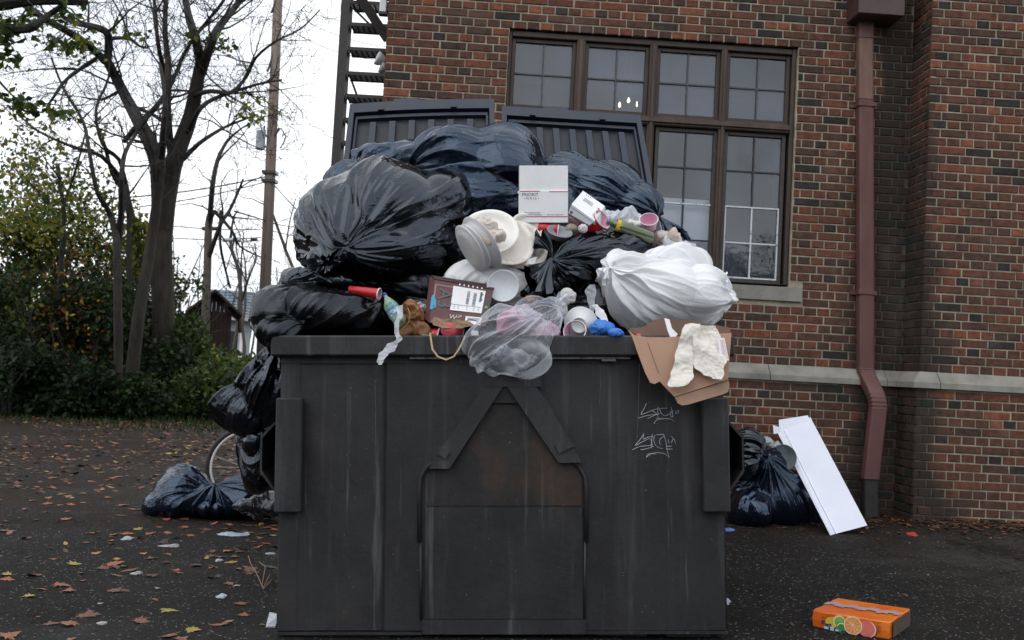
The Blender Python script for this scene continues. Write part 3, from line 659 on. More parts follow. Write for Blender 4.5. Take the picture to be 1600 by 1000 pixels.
# centre bay: house shaped frame of flat bar, plates inside
def bar(p, q, w, v0, v1, name, m=M_DP2, cut=0):
    p = Vector((p[0], 0, p[1])); q = Vector((q[0], 0, q[1])); t = (q-p).normalized(); nn = Vector((-t.z, 0, t.x))*w/2
    poly = [((p+nn).x, (p+nn).z), ((q+nn).x, (q+nn).z), ((q-nn).x, (q-nn).z), ((p-nn).x, (p-nn).z)]
    return dbuild(MB().prism(poly, v0, v1), name, m)
Q = lambda x, y: (du(x), dw(y))
dbuild(MB().prism([Q(757, 574), Q(846, 574), Q(846, 611), Q(757, 611)], -.03, -.001), 'centre_plate', M_DP2)
dbuild(MB().prism([Q(770, 611.5), Q(815, 611.5), Q(823, 636), Q(767, 636)], -.02, -.001), 'gusset_plate', M_DP)
dbuild(MB().prism([Q(757,611.5), Q(785,611.5), Q(703,737), Q(672,737), Q(680,720)], -.045, -.0015), 'diagonal_brace', M_DP2)
dbuild(MB().prism([Q(793,611.5), Q(838,611.5), Q(858,640), Q(908,728), Q(872,728)], -.045, -.0015), 'diagonal_brace', M_DP2)
dbuild(MB().prism([Q(688,702), Q(703,712), Q(697,722), Q(681,712)], -.056, -.0455), 'brace_clip', M_DP2)
dbuild(MB().prism([Q(866,700), Q(888,690), Q(896,702), Q(872,714)], -.056, -.0455), 'brace_clip', M_DP2)
def pipe(pts, r, name='frame_pipe'):
    w_ = MB().tube([(du(x), v, dw(y)) for x, y, v in pts], r, 8); return dbuild(w_, name, M_DP2, smooth=True)
pipe([(676,728,-.012),(666,737,-.012),(658,750,-.012),(656,765,-.012),(656,850,-.012)], .009); pipe([(658,850,-.006),(660,969,-.006)], .006)
pipe([(886,722,-.012),(903,733,-.012),(913,750,-.012),(915,765,-.012),(915,850,-.012)], .009); pipe([(913,850,-.006),(911,969,-.006)], .006)
dbuild(MB().prism([Q(666,795), Q(909,795), Q(909,742), Q(895,729.5), Q(870,729.5), Q(815,637), Q(767,637), Q(707,738.5), Q(680,738.5), Q(666,748)], -.006, -.0005), 'upper_bay_panel', M_DPR)
dbuild(MB().prism([Q(666,797), Q(909,797), Q(909,967), Q(666,967)], -.009, -.0005), 'lower_bay_panel', M_DP)
dbuild(MB().prism([Q(662,968), Q(913,968), Q(913,990), Q(662,990)], -.014, -.0005), 'kick_plate', M_DP2)
dbuild(MB().prism([Q(436,987), Q(661,987), Q(661,991), Q(436,991)], -.012, -.0005), 'bottom_lip', M_DP); dbuild(MB().prism([Q(914,986), Q(1132,986), Q(1132,990), Q(914,990)], -.012, -.0005), 'bottom_lip', M_DP)
for (a, b) in ((450, 520), (560, 640), (930, 1010), (1040, 1110)):
    dbuild(MB().box((du(a), .05, -.07), (du(b), 1.3, -.0)), 'skid', M_DP)
# two scratched tags
def strokes(o, sc, L_, w=.0033):
    w_ = MB()
    for st in L_:
        P = [(du(o[0]+x*sc), -.0012, dw(o[1]+y*sc)) for x, y in st]
        Pd = []
        for i in range(len(P)-1):
            for k in range(4):
                t = k/4; p0 = P[max(i-1,0)]; p1 = P[i]; p2 = P[i+1]; p3 = P[min(i+2, len(P)-1)]
                Pd.append(tuple(.5*((2*p1[c])+(-p0[c]+p2[c])*t+(2*p0[c]-5*p1[c]+4*p2[c]-p3[c])*t*t+(-p0[c]+3*p1[c]-3*p2[c]+p3[c])*t**3) for c in range(3)))
        Pd.append(P[-1])
        rad = [w*(.55+.45*math.sin(math.pi*min(1, .15+i/len(Pd)*.9))) for i in range(len(Pd))]
        w_.tube(Pd, rad, 4, flat=.3)
    return w_
sc = 120/857
t1 = [[(362,262),(335,320),(300,385),(380,358),(470,325),(490,322)],[(268,428),(340,405),(430,388),(470,385)],[(372,432),(440,400),(480,385),(520,375)],[(420,345),(455,362),(480,385),(492,425)],[(492,302),(488,350),(488,395)],[(592,315),(520,318),(510,330),(530,375),(565,400),(610,385),(635,345)],[(635,298),(648,350),(655,410),(640,410),(628,390),(660,340)],[(442,488),(480,445),(548,440)],[(470,430),(560,432),(630,438),(678,465)],[(690,380),(690,345)],[(710,380),(722,345),(700,338)]]
t2 = [[(330,598),(290,660),(230,732),(310,690),(395,655),(420,720)],[(330,598),(322,660),(370,640),(430,630)],[(195,782),(270,745),(350,735),(430,725)],[(290,772),(310,778),(380,760),(440,738)],[(424,605),(415,680),(410,762)],[(455,615),(440,650),(445,700),(480,750),(540,765)],[(470,612),(530,610),(552,612),(575,700),(590,800),(612,865)],[(520,720),(500,700),(520,650),(560,630)],[(575,740),(640,738)],[(575,770),(650,772)],[(598,660),(608,705)],[(630,625),(665,660),(685,710)],[(635,700),(655,660)],[(350,862),(385,822),(465,828)],[(350,862),(420,820),(500,812),(570,830),(612,865)]]
M_CHALK = mat('white_paint_marker', (.80,.84,.88), .7, (.60,.64,.68), 30)
dbuild(strokes((960,600), sc, t1), 'graffiti_tag', M_CHALK); dbuild(strokes((960,600), sc, t2), 'graffiti_tag', M_CHALK)
# scratches and white flecks
rs = random.Random(3); w_ = MB()
for (x, y0, y1, lean) in ((1001,566,690,-5),(940,572,640,-3),(585,600,700,2)):
    w_.tube([(du(x+lean*k/6+rs.uniform(-.6,.6)), -.0008, dw(y0+(y1-y0)*k/6)) for k in range(7)], .0011, 4, flat=.3)
for _ in range(46):
    x, y = rs.uniform(480, 1090), rs.uniform(600, 960)
    w_.tube([(du(x), -.0105, dw(y)), (du(x+rs.uniform(-1.2,1.2)), -.0105, dw(y+rs.uniform(-2,2.5)))], rs.uniform(.0006,.0015), 4, flat=.4)
o = dbuild(w_, 'paint_scratches', mat('scratch_white', (.34,.35,.36), .7)); o['kind'] = 'stuff'
# lids thrown open against the back
def lid(corn, nrib, bend):
    """corn: TL, TR, BR, BL world points; recessed ribbed underside faces the camera"""
    TL, TR, BR, BL = [Vector(c) for c in corn]; ex = ((TR-TL)+(BR-BL)).normalized(); ez = ((TL-BL)+(TR-BR)).normalized(); ny = ez.cross(ex).normalized()
    if ny.y < 0: ny = -ny
    def P(a, b, d):
        bow = -bend*math.sin(math.pi*a)*(b**3)
        return TL*(1-a)*b + TR*a*b + BR*a*(1-b) + BL*(1-a)*(1-b) + ny*d + ez*bow
    def slab(a0, a1, b0, b1, d0, d1, na=10, nb=2):
        m_ = MB(); V = []; 
        for d in (d0, d1):
            for j in range(nb+1):
                for i in range(na+1): V.append(P(a0+(a1-a0)*i/na, b0+(b1-b0)*j/nb, d))
        n1 = (na+1)*(nb+1); F_ = []
        for j in range(nb):
            for i in range(na):
                k = j*(na+1)+i; F_.append((k, k+1, k+na+2, k+na+1)); F_.append((n1+k+na+1, n1+k+na+2, n1+k+1, n1+k))
        for i in range(na): F_.append((n1+i, n1+i+1, i+1, i)); k = nb*(na+1)+i; F_.append((k, k+1, n1+k+1, n1+k))
        for j in range(nb):
            k = j*(na+1); F_.append((k, k+na+1, n1+k+na+1, n1+k)); k += na; F_.append((k+na+1, k, n1+k, n1+k+na+1))
        return m_.add(V, F_)
    L_ = slab(0, 1, 0, 1, .045, .06).build('lid', M_LIDP, dump)
    ra, rbb = .035, .035
    slab(0, ra, 0, 1, -.01, .044, 2, 10).build('lid_rim', M_LID, L_, smooth=False); slab(1-ra, 1, 0, 1, -.01, .044, 2, 10).build('lid_rim', M_LID, L_)
    slab(ra+.0005, 1-ra-.0005, 1-.05, 1, -.01, .0445, 14, 1).build('lid_rim', M_LID, L_)
    slab(ra+.012, 1-ra-.012, .925, .94, .012, .0442, 14, 1).build('inner_lip', M_LID, L_)
    slab(ra+.010, ra+.024, .0, .925, .012, .0441, 1, 6).build('inner_lip', M_LID, L_); slab(1-ra-.024, 1-ra-.010, .0, .925, .012, .0441, 1, 6).build('inner_lip', M_LID, L_)
    slab(.30, .48, 1.0, 1.018, .0, .05, 4, 1).build('grip', M_LID, L_)
    for k in range(nrib):
        a = (k+1)/(nrib+1)*.93+.035; slab(a-.021, a+.021, .0, .905, .014, .0443, 1, 8).build('rib', M_LID, L_)
    for a in (.22, .72): slab(a-.02, a+.02, .95, .965, -.025, -.011, 1, 1).build('latch_bump', M_LID, L_)
YT, YB = 6.05, 5.52
lid([at(547, 164, YT), at(772, 156, YT), at(781, 470, YB), at(512, 470, YB)], 6, -.012)
lid([at(784, 167, YT), at(1000, 181, YT), at(1052, 470, YB), at(787, 470, YB)], 7, .0)
# ------------------------------------------------------------------ plastic film: a small cloth solver
_ico = {}
def ico(level):
    if level in _ico: return _ico[level]
    t = (1+5**.5)/2
    v = np.array([(-1,t,0),(1,t,0),(-1,-t,0),(1,-t,0),(0,-1,t),(0,1,t),(0,-1,-t),(0,1,-t),(t,0,-1),(t,0,1),(-t,0,-1),(-t,0,1)], float)
    v /= np.linalg.norm(v[0])
    f = np.array([(0,11,5),(0,5,1),(0,1,7),(0,7,10),(0,10,11),(1,5,9),(5,11,4),(11,10,2),(10,7,6),(7,1,8),(3,9,4),(3,4,2),(3,2,6),(3,6,8),(3,8,9),(4,9,5),(2,4,11),(6,2,10),(8,6,7),(9,8,1)])
    for _ in range(level):
        v, f = subdiv(v, f); v /= np.linalg.norm(v, axis=1)[:, None]
    _ico[level] = (v, f); return v, f
def edges_of(f):
    e = np.concatenate([f[:, [0,1]], f[:, [1,2]], f[:, [2,0]]]); e.sort(axis=1)
    u, inv = np.unique(e[:, 0]*10000000+e[:, 1], return_inverse=True)
    E = np.stack([u // 10000000, u % 10000000], 1)
    opp = np.concatenate([f[:, 2], f[:, 0], f[:, 1]]); o = np.argsort(inv, kind='stable'); io = inv[o]; oo = opp[o]
    cnt = np.bincount(inv, minlength=len(E)); st = np.concatenate([[0], np.cumsum(cnt)[:-1]]); two = cnt == 2
    B = np.stack([oo[st[two]], oo[st[two]+1]], 1)
    return E, B, inv
def subdiv(v, f):
    E, _, inv = edges_of(f); n = len(v); m = len(f)
    vm = .5*(v[E[:, 0]]+v[E[:, 1]]); a = n+inv[:m]; b = n+inv[m:2*m]; c = n+inv[2*m:]
    f2 = np.concatenate([np.stack([f[:,0], a, c], 1), np.stack([f[:,1], b, a], 1), np.stack([f[:,2], c, b], 1), np.stack([a, b, c], 1)])
    return np.concatenate([v, vm]), f2
def sdf(balls, p, k=.03):
    d = None
    for c, r in balls:
        q = (p-c)/r; k0 = np.sqrt((q*q).sum(1))+1e-9; q2 = q/r; k1 = np.sqrt((q2*q2).sum(1))+1e-9
        e = k0*(k0-1)/k1
        if d is None: d = e
        else:
            h = np.maximum(k-np.abs(d-e), 0)/k; d = np.minimum(d, e)-h*h*k*.25
    return d
def grad(balls, p, d, k=.03):
    h = .002; g = np.empty_like(p)
    for a in range(3):
        q = p.copy(); q[:, a] += h; g[:, a] = (sdf(balls, q, k)-d)/h
    return g/(np.linalg.norm(g, axis=1)[:, None]+1e-9)
def smooth_noise(p, sc, seed, n=10):
    r = np.random.RandomState(seed); o = np.zeros(len(p))
    for i in range(n):
        w = r.normal(size=3)*sc; o += np.sin(p @ w + r.uniform(0, 6.28))
    return o/math.sqrt(n)
def solve(x, f, L0, balls, iters, bend=.25, inward=.0006, grav=.0004, pin=None, floor=None, stiff=.9, maxout=.05, damp=.5, k=.03, compress=1.0):
    E, B, _ = edges_of(f); n = len(x); i, j = E[:, 0], E[:, 1]
    deg = np.bincount(i, minlength=n)+np.bincount(j, minlength=n)
    Lb = None
    bi, bj = B[:, 0], B[:, 1]; rb_ = np.linalg.norm(x[bi]-x[bj], axis=1)*L0.mean()/np.linalg.norm(x[i]-x[j], axis=1).mean()
    degb = np.bincount(bi, minlength=n)+np.bincount(bj, minlength=n)+1e-9
    vel = np.zeros_like(x); w = np.ones(n)
    if pin is not None: w[pin] = 0
    px = x.copy()
    d = sdf(balls, x, k); g = grad(balls, x, d, k)
    for it in range(iters):
        xn = x + (x-px)*damp; px = x.copy(); x = xn
        if it % 8 == 0: g = grad(balls, x, sdf(balls, x, k), k)
        x = x - g*inward; x[:, 2] -= grav
        for sub in range(2):
            dv = x[j]-x[i]; l = np.sqrt((dv*dv).sum(1))+1e-9
            c = (l-L0)/l; c = np.where(c < 0, c*compress, c)*.5
            c = dv*c[:, None]
            acc = np.stack([np.bincount(i, c[:, a], n)-np.bincount(j, c[:, a], n) for a in range(3)], 1)
            x = x + acc/(deg[:, None]*.42)*stiff*w[:, None]
        dv = x[bj]-x[bi]; l = np.sqrt((dv*dv).sum(1))+1e-9; c = np.minimum(l-rb_, 0)/l*.5; c = dv*c[:, None]
        acc = np.stack([np.bincount(bi, c[:, a], n)-np.bincount(bj, c[:, a], n) for a in range(3)], 1)
        x = x + acc/(degb[:, None]*.5)*bend*w[:, None]
        d = sdf(balls, x, k); m = d < 0; x[m] -= (g[m]*d[m][:, None])*.9
        m = d > maxout; x[m] -= g[m]*(d[m]-maxout)[:, None]*.5
        if floor is not None:
            m = x[:, 2] < floor; x[m, 2] = floor
        if pin is not None: x[pin] = px[pin]
    return x
def lap(x, f, amt=.5, it=1):
    E, _, _ = edges_of(f); n = len(x); i, j = E[:, 0], E[:, 1]; deg = np.bincount(i, minlength=n)+np.bincount(j, minlength=n)
    for _ in range(it):
        s = np.stack([np.bincount(i, x[j, a], n)+np.bincount(j, x[i, a], n) for a in range(3)], 1)/deg[:, None]
        x = x+(s-x)*amt
    return x
def cells(x, size, seed, st=(1,1,1), warp=.25):
    """tented film: 0 in the sagging cell centres, 1 on the sharp ridges between them"""
    r = np.random.RandomState(seed); q, _ = np.linalg.qr(r.normal(size=(3,3)))
    y = (x @ q)*np.array(st)/size
    y = y + warp*np.stack([smooth_noise(y, 1.3, seed+k+5, 6) for k in range(3)], 1)
    lo, hi = y.min(0)-.5, y.max(0)+.5; vol = np.prod(hi-lo); n = int(min(900, max(12, vol)))
    sd_ = r.uniform(lo, hi, size=(n, 3))
    # keep the seeds that lie near the surface
    near = np.array([np.min(((y[::37]-s_)**2).sum(1)) for s_ in sd_]); sd_ = sd_[near < .8]
    f1 = np.full(len(y), 9.); 
    for s_ in sd_: f1 = np.minimum(f1, ((y-s_)**2).sum(1))
    return np.minimum(f1, 1.1)
def pleats(x, kp, ax, R_, seed):
    r = np.random.RandomState(seed); ax = ax/np.linalg.norm(ax); u = np.cross(ax, [.3,.5,.81]); u /= np.linalg.norm(u); w = np.cross(ax, u)
    d = x-kp; rr = np.linalg.norm(d, axis=1); th = np.arctan2(d @ w, d @ u)
    o = np.zeros(len(x)); tot = 0
    for k, a in ((4,.7),(7,1.1),(12,.8),(19,.5),(29,.22)):
        ph = r.uniform(0, 6.28); md = .5+.5*np.sin(th*r.randint(1,4)+rr*r.uniform(4,12)+r.uniform(0,6.28))
        o += a*(.35+.65*md)*(1-np.abs(np.sin(k*th/2+ph+1.2*np.sin(rr*7+r.uniform(0,6))*.5)))**1.5
    return o*np.exp(-(rr/R_)**2)*np.minimum(1, rr/.10), rr
def make_film(balls, excess=1.12, level=5, iters=90, fine=0, knots=(), seed=1, k=.03, amp=.012, maxout=.05, bend=.25, grav=.0004, inward=.0006, floor=None, lump=.0, fexc=1.03, sm=.25, fold=1.0, tent=1.0, cs_=.17, fric=.8, crumple=0):
    """balls: [(centre, radii)]; knots: [(point, gather radius, depth)] ; returns verts, faces"""
    balls = [(np.array(c, float), np.array(r if hasattr(r, '__len__') else (r, r, r), float)) for c, r in balls]
    v, f = ico(level)
    cs = np.array([b[0] for b in balls]); rs_ = np.array([b[1] for b in balls])
    lo = (cs-rs_).min(0); hi = (cs+rs_).max(0); ctr = (lo+hi)/2; ext = (hi-lo)/2*1.15
    p = ctr + v*ext; tgt = ctr + v*ext*.12*np.array([1, 1, 1]); ax = int(np.argmax(ext)); tgt[:, ax] = ctr[ax] + v[:, ax]*ext[ax]*.72
    dr = tgt-p; dr /= np.linalg.norm(dr, axis=1)[:, None]; mx_ = np.linalg.norm(tgt-p, axis=1); tt = np.zeros(len(p))
    for _ in range(40):
        d = sdf(balls, p+dr*tt[:, None], k); tt = np.minimum(tt+d*.8, mx_)
    x = p+dr*tt[:, None]; x = lap(x, f, .5, 2)
    E, _, _ = edges_of(f); Lr = np.linalg.norm(x[E[:, 0]]-x[E[:, 1]], axis=1)
    # even out: film area follows the body, never shorter than the mean spacing
    L0 = np.maximum(Lr, Lr.mean()*.5)*excess
    pin = []
    for (kp, kr, dep) in knots:
        kp = np.array(kp, float); dd = np.linalg.norm(x-kp, axis=1)
        c_ = int(np.argmin(dd)); base = x[c_].copy(); dd = np.linalg.norm(x-base, axis=1)
        w = np.clip(1-dd/kr, 0, 1)**1.3
        x = x + (base + (kp-base) - x)*(w*.93)[:, None]
        pin += list(np.where(dd < kr*.10)[0]) or [c_]
    if pin: pin = np.array(sorted(set(pin)))
    else: pin = None
    if pin is not None:
        Ln = np.linalg.norm(x[E[:, 0]]-x[E[:, 1]], axis=1); L0 = np.maximum(L0, Ln*.96)
    for q in range(fine):
        x, f2 = subdiv(x, f)
        if pin is None: x = lap(x, f2, .4, 1)
        f = f2
    ctr_ = ctr
    d = sdf(balls, x, k); g = grad(balls, x, d, k)
    size = float(ext.mean())
    cs_ = min(cs_, size*.55)
    A = min(1, size/.22)*tent
    rs2 = np.random.RandomState(seed+3)
    st1 = (1, rs2.uniform(.35,.6), rs2.uniform(.5,.9))
    kl = list(knots)
    if not kl:
        kp = ctr_ + ext*rs2.uniform(-1,1,3)*np.array([.9,.5,.8]); kl = [(kp, size, 0)]
    def polar(kp):
        kp = np.array(kp, float); a_ = kp-ctr_; a_ = a_/(np.linalg.norm(a_)+1e-9); u_ = np.cross(a_, [.3,.5,.81]); u_ /= np.linalg.norm(u_); w_ = np.cross(a_, u_)
        d_ = x-kp; rr_ = np.linalg.norm(d_, axis=1); q1, q2 = d_ @ u_, d_ @ w_; h_ = np.sqrt(q1*q1+q2*q2)+1e-6
        return np.stack([q1/h_*size*.8, q2/h_*size*.8, rr_*.30], 1)
    pc = polar(kl[0][0]); cc_ = min(cs_, size*.5)
    msk = np.clip(.62+.5*smooth_noise(x, 5, seed+9), .12, 1.25)
    disp = .042*A*cells(x, cs_*1.6, seed, st1, .35) + .040*A*cells(pc, cc_*.95, seed+1, (1,1,1), .15) + msk*(.017*A*cells(pc, cc_*.42, seed+2, (1,1,1), .2) + .0035*A*cells(pc, cc_*.2, seed+4, (1,1,1), .2)) + .0015*A*cells(x, cs_*.3, seed+2, (1,.28,.6))*msk - .022*A
    disp += .004*A*smooth_noise(x, 9, seed)
    if crumple: disp = size*crumple*(.55*cells(x, size*1.0, seed, (1,.6,.8))+.32*cells(x, size*.5, seed+1, (1,.6,.7))+.16*cells(x, size*.24, seed+2, (1,.7,.6)) - .30)
    kl = list(knots)
    if not kl:
        kp = ctr_ + ext*rs2.uniform(-1,1,3)*np.array([.9,.5,.8]); kl = [(kp, size, 0)]
    for qi, (kp, kr, dep) in enumerate(kl):
        kp = np.array(kp, float); pz, rr = pleats(x, kp, kp-ctr_, max(kr*1.5, size*1.1), seed+qi)
        near = np.exp(-(rr/(kr*.9))**2); disp = disp*(1-.75*near) + .026*fold*min(1, size/.2)*pz*(.6+.4*msk)
    if pin is not None:
        pw = np.clip(np.min([np.linalg.norm(x-x[p_], axis=1) for p_ in pin[:12]], axis=0)/.04, 0, 1); disp = disp*pw
    x = x + g*disp[:, None]
    E, B, _ = edges_of(f); L0 = np.linalg.norm(x[E[:, 0]]-x[E[:, 1]], axis=1)*(1+(excess-1)*.5)
    x = x + rs2.normal(size=x.shape)*.00012
    x = solve(x, f, L0, [(c_-0, r_*.97) for c_, r_ in balls], iters, pin=pin, k=k, maxout=maxout, bend=bend, grav=grav, inward=inward, floor=floor)
    if sm: x = lap(x, f, .5, 1)
    return x, f
def film_obj(name, x, f, m, parent=None, origin=None, smooth=True):
    me = bpy.data.meshes.new(name)
    if parent is not None:
        Mi = np.array(WM[parent.name].inverted()); xx = x @ Mi[:3, :3].T + Mi[:3, 3]; M = WM[parent.name]
    else:
        if origin is None: origin = Vector(((x[:,0].min()+x[:,0].max())/2, (x[:,1].min()+x[:,1].max())/2, x[:,2].min()))
        xx = x-np.array(origin); M = Matrix.Translation(origin)
    me.vertices.add(len(x)); me.vertices.foreach_set('co', xx.astype(np.float32).ravel())
    me.loops.add(len(f)*3); me.loops.foreach_set('vertex_index', f.astype(np.int32).ravel())
    me.polygons.add(len(f)); me.polygons.foreach_set('loop_start', np.arange(0, len(f)*3, 3, dtype=np.int32)); me.polygons.foreach_set('loop_total', np.full(len(f), 3, dtype=np.int32))
    me.update(calc_edges=True); me.validate()
    if smooth: me.polygons.foreach_set('use_smooth', [True]*len(me.polygons))
    me.materials.append(m)
    o = bpy.data.objects.new(name, me); C.objects.link(o); WM[o.name] = M
    if parent is not None: o.parent = parent
    else: o.location = origin
    return o
def film_mat(name, col, rough=.22, spec=.5, col2=None, trans=0.0, alpha=1.0, bump=.25, bs=55, translucent=0.0, stretch=(1,1,1), tint_=None, tintc=None):
    m = bpy.data.materials.new(name); m.use_nodes = True; n = m.node_tree; b = n.nodes['Principled BSDF']; N = n.nodes.new; K = n.links.new
    b.inputs['Base Color'].default_value = (*col, 1); b.inputs['Roughness'].default_value = rough; b.inputs['Specular IOR Level'].default_value = spec
    if tintc: b.inputs['Specular Tint'].default_value = (*tintc, 1)
    ge = N('ShaderNodeNewGeometry'); mp = N('ShaderNodeMapping'); mp.inputs['Scale'].default_value = stretch; K(ge.outputs['Position'], mp.inputs['Vector'])
    if col2 is not None:
        t = N('ShaderNodeTexNoise'); t.inputs['Scale'].default_value = 6; t.inputs['Detail'].default_value = 5; K(mp.outputs[0], t.inputs['Vector'])
        q = N('ShaderNodeMapRange'); q.inputs[1].default_value = .4; q.inputs[2].default_value = .65; K(t.outputs['Fac'], q.inputs[0])
        x = N('ShaderNodeMix'); x.data_type = 'RGBA'; x.inputs[6].default_value = (*col, 1); x.inputs[7].default_value = (*col2, 1); K(q.outputs[0], x.inputs[0]); K(x.outputs[2], b.inputs['Base Color'])
    # crinkles: two stretched ridge fields at odd angles
    hs = None
    for sc, rot, st, amp in ((bs*.45, (.3,.5,.2), (1,.28,.5), 1.0), (bs, (1.1,.2,.9), (.35,1,.6), .55), (bs*2.3, (.2,1.3,.4), (1,.5,.3), .25)):
        m2 = N('ShaderNodeMapping'); m2.inputs['Rotation'].default_value = rot; m2.inputs['Scale'].default_value = st; K(ge.outputs['Position'], m2.inputs['Vector'])
        t = N('ShaderNodeTexNoise'); t.inputs['Scale'].default_value = sc*.35; t.inputs['Detail'].default_value = 2; t.inputs['Distortion'].default_value = .6; K(m2.outputs[0], t.inputs['Vector'])
        a = N('ShaderNodeMath'); a.operation = 'SUBTRACT'; a.inputs[1].default_value = .5; K(t.outputs['Fac'], a.inputs[0])
        c = N('ShaderNodeMath'); c.operation = 'ABSOLUTE'; K(a.outputs[0], c.inputs[0]); e = N('ShaderNodeMath'); e.operation = 'MULTIPLY'; e.inputs[1].default_value = amp; K(c.outputs[0], e.inputs[0])
        if hs is None: hs = e.outputs[0]
        else:
            s_ = N('ShaderNodeMath'); s_.operation = 'ADD'; K(hs, s_.inputs[0]); K(e.outputs[0], s_.inputs[1]); hs = s_.outputs[0]
    u = N('ShaderNodeBump'); u.inputs['Strength'].default_value = bump; u.inputs['Distance'].default_value = .03; K(hs, u.inputs['Height']); K(u.outputs[0], b.inputs['Normal'])
    out = b.outputs[0]
    if translucent:
        tr = N('ShaderNodeBsdfTranslucent'); tr.inputs['Color'].default_value = (*col, 1); K(u.outputs[0], tr.inputs['Normal'])
        ms = N('ShaderNodeMixShader'); ms.inputs[0].default_value = translucent; K(out, ms.inputs[1]); K(tr.outputs[0], ms.inputs[2]); out = ms.outputs[0]
    if alpha < 1:
        tp = N('ShaderNodeBsdfTransparent'); tp.inputs['Color'].default_value = (*(tint_ or (.97,.98,1)), 1); lw = N('ShaderNodeLayerWeight'); lw.inputs['Blend'].default_value = .35; K(u.outputs[0], lw.inputs['Normal'])
        q = N('ShaderNodeMapRange'); q.inputs[3].default_value = alpha; q.inputs[4].default_value = min(1, alpha+.55); K(lw.outputs['Facing'], q.inputs[0])
        ms = N('ShaderNodeMixShader'); K(q.outputs[0], ms.inputs[0]); K(tp.outputs[0], ms.inputs[1]); K(out, ms.inputs[2]); out = ms.outputs[0]
    K(out, n.nodes['Material Output'].inputs['Surface']); return m
M_BLACK = film_mat('black_bin_liner', (.0030,.0034,.0048), .14, .8, bump=.03, tintc=(.72,.84,1))
M_BLACK2 = film_mat('matt_black_bin_liner', (.0042,.0044,.0055), .22, .5, bump=.09, bs=50, tintc=(.8,.88,1))
M_NAVY = film_mat('glossy_blue_black_liner', (.0028,.0050,.0125), .15, .95, bump=.03, tintc=(.55,.74,1))
M_WHITE = film_mat('white_kitchen_bag', (.96,.97,.99), .28, .45, bump=.08, translucent=.22, bs=45)
M_CLEAR = film_mat('clear_plastic_bag', (.86,.91,.97), .10, 1.0, bump=.25, alpha=.10, bs=20)
M_MILKY = film_mat('milky_thin_plastic', (.70,.72,.78), .25, .5, bump=.4, alpha=.55, bs=70)
def bl(px, py, Y, rx, ry, rd=None):
    """ellipsoid whose outline shows rx by ry pixels at depth Y"""
    s = Y/FPX; return (tuple(at(px, py, Y)), (rx*s, rd if rd else (rx+ry)*.5*s, ry*s))
def tuft(knot, direc, length, spread, parent, m, seed=1, name='knot_tail', n=44, rings=16, crump=.35):
    """gathered neck of a bag: ruffled skirt of film flaring out of the knot"""
    r = random.Random(seed); d = Vector(direc).normalized(); u = d.orthogonal().normalized(); w = d.cross(u); mb = MB(); k0 = Vector(knot)
    ph = [r.uniform(0, 6.28) for _ in range(6)]
    bendv = Vector((r.uniform(-1,1), r.uniform(-1,1), -.6))*length*.35
    for i in range(rings+1):
        t = i/rings; rad = spread*(.10+.9*t**1.25)
        for j in range(n):
            a = 2*math.pi*j/n
            q = 1 + crump*(.9*math.sin(5*a+ph[0]+t*1.5)+.6*math.sin(9*a+ph[1]-t*3)+.45*math.sin(14*a+ph[2]))*(.5+.5*t)
            ax = length*t*(1+.25*t*math.sin(3*a+ph[3])+.12*t*math.sin(8*a+ph[4]))
            mb.v.append(k0 + d*ax + (u*math.cos(a)*1.0+w*math.sin(a)*.55)*rad*q + bendv*t*t)
    for i in range(rings):
        for j in range(n): mb.f.append((i*n+j, i*n+(j+1) % n, (i+1)*n+(j+1) % n, (i+1)*n+j))
    return mb.build(name, m, parent, smooth=True)
def bag(balls, label, m, knots=(), tails=(), name='rubbish_bag', group='full rubbish bags in the heap', cat='rubbish bag', **kw):
    if cat not in ('rubbish bag', 'plastic bag'): kw.setdefault('crumple', 1.25); kw.setdefault('k', .006); kw.setdefault('fold', 0)
    kw['iters'] = kw.get('relax', 10); kw.pop('relax', None); kw['maxout'] = .12; kw.setdefault('inward', .0002); kw['grav'] = kw.get('grav', .0002)*.3
    x, f = make_film(balls, knots=knots, **kw)
    o = film_obj(name, x, f, m); tag(o, label, cat, group)
    for q, (p, d, ln, sp_) in enumerate(tails): tuft(p, d, ln, sp_, o, m, seed=q+kw.get('seed', 1)*7)
    return o
# ------------------------------------------------------------------ the heap of bags
KA = at(512, 404, 4.20)
bag([bl(535,362,4.62,72,82,.27), bl(610,335,4.66,100,82,.27), bl(690,318,4.72,52,52,.2), bl(600,395,4.60,90,46,.24), bl(650,380,4.64,60,60,.22), bl(512,404,4.40,30,30,.12)],
    'big round black bag at the left of the heap, gathered neck facing the camera', M_BLACK, knots=[(KA, .36, 0)], tails=[(KA, (.1,-1,-.15), .05, .05)], seed=3, level=5, fine=1, excess=1.16, iters=80, maxout=.06)
bag([bl(715,245,4.95,62,50,.24), bl(780,255,4.98,70,62,.26), bl(730,310,4.95,90,60,.26), bl(820,300,5.0,45,60,.2)],
    'topmost black bag crowning the heap, blue sheen on top, under the gap between the lids', M_NAVY, knots=[(at(632, 268, 4.90), .30, 0)], seed=9, level=5, fine=1, excess=1.17, iters=80, maxout=.06)
bag([bl(560,288,5.12,50,34,.18), bl(610,268,5.12,60,36,.18), bl(650,262,5.1,45,34,.18)],
    'slumped black bag torn open over brown paper at the back left of the heap', M_NAVY, seed=14, level=5, excess=1.14, iters=80)
KD = at(1030, 338, 4.92)
bag([bl(890,295,5.12,60,52,.22), bl(940,305,5.08,62,52,.22), bl(990,325,5.02,46,42,.18), bl(870,330,5.0,40,40,.18)],
    'long black bag sloping down to the right behind the white mailing box', M_NAVY, knots=[(KD, .26, 0)], tails=[(KD, (.6,-.5,-.7), .12, .07)], seed=21, level=5, fine=1, excess=1.18, iters=80, maxout=.06)
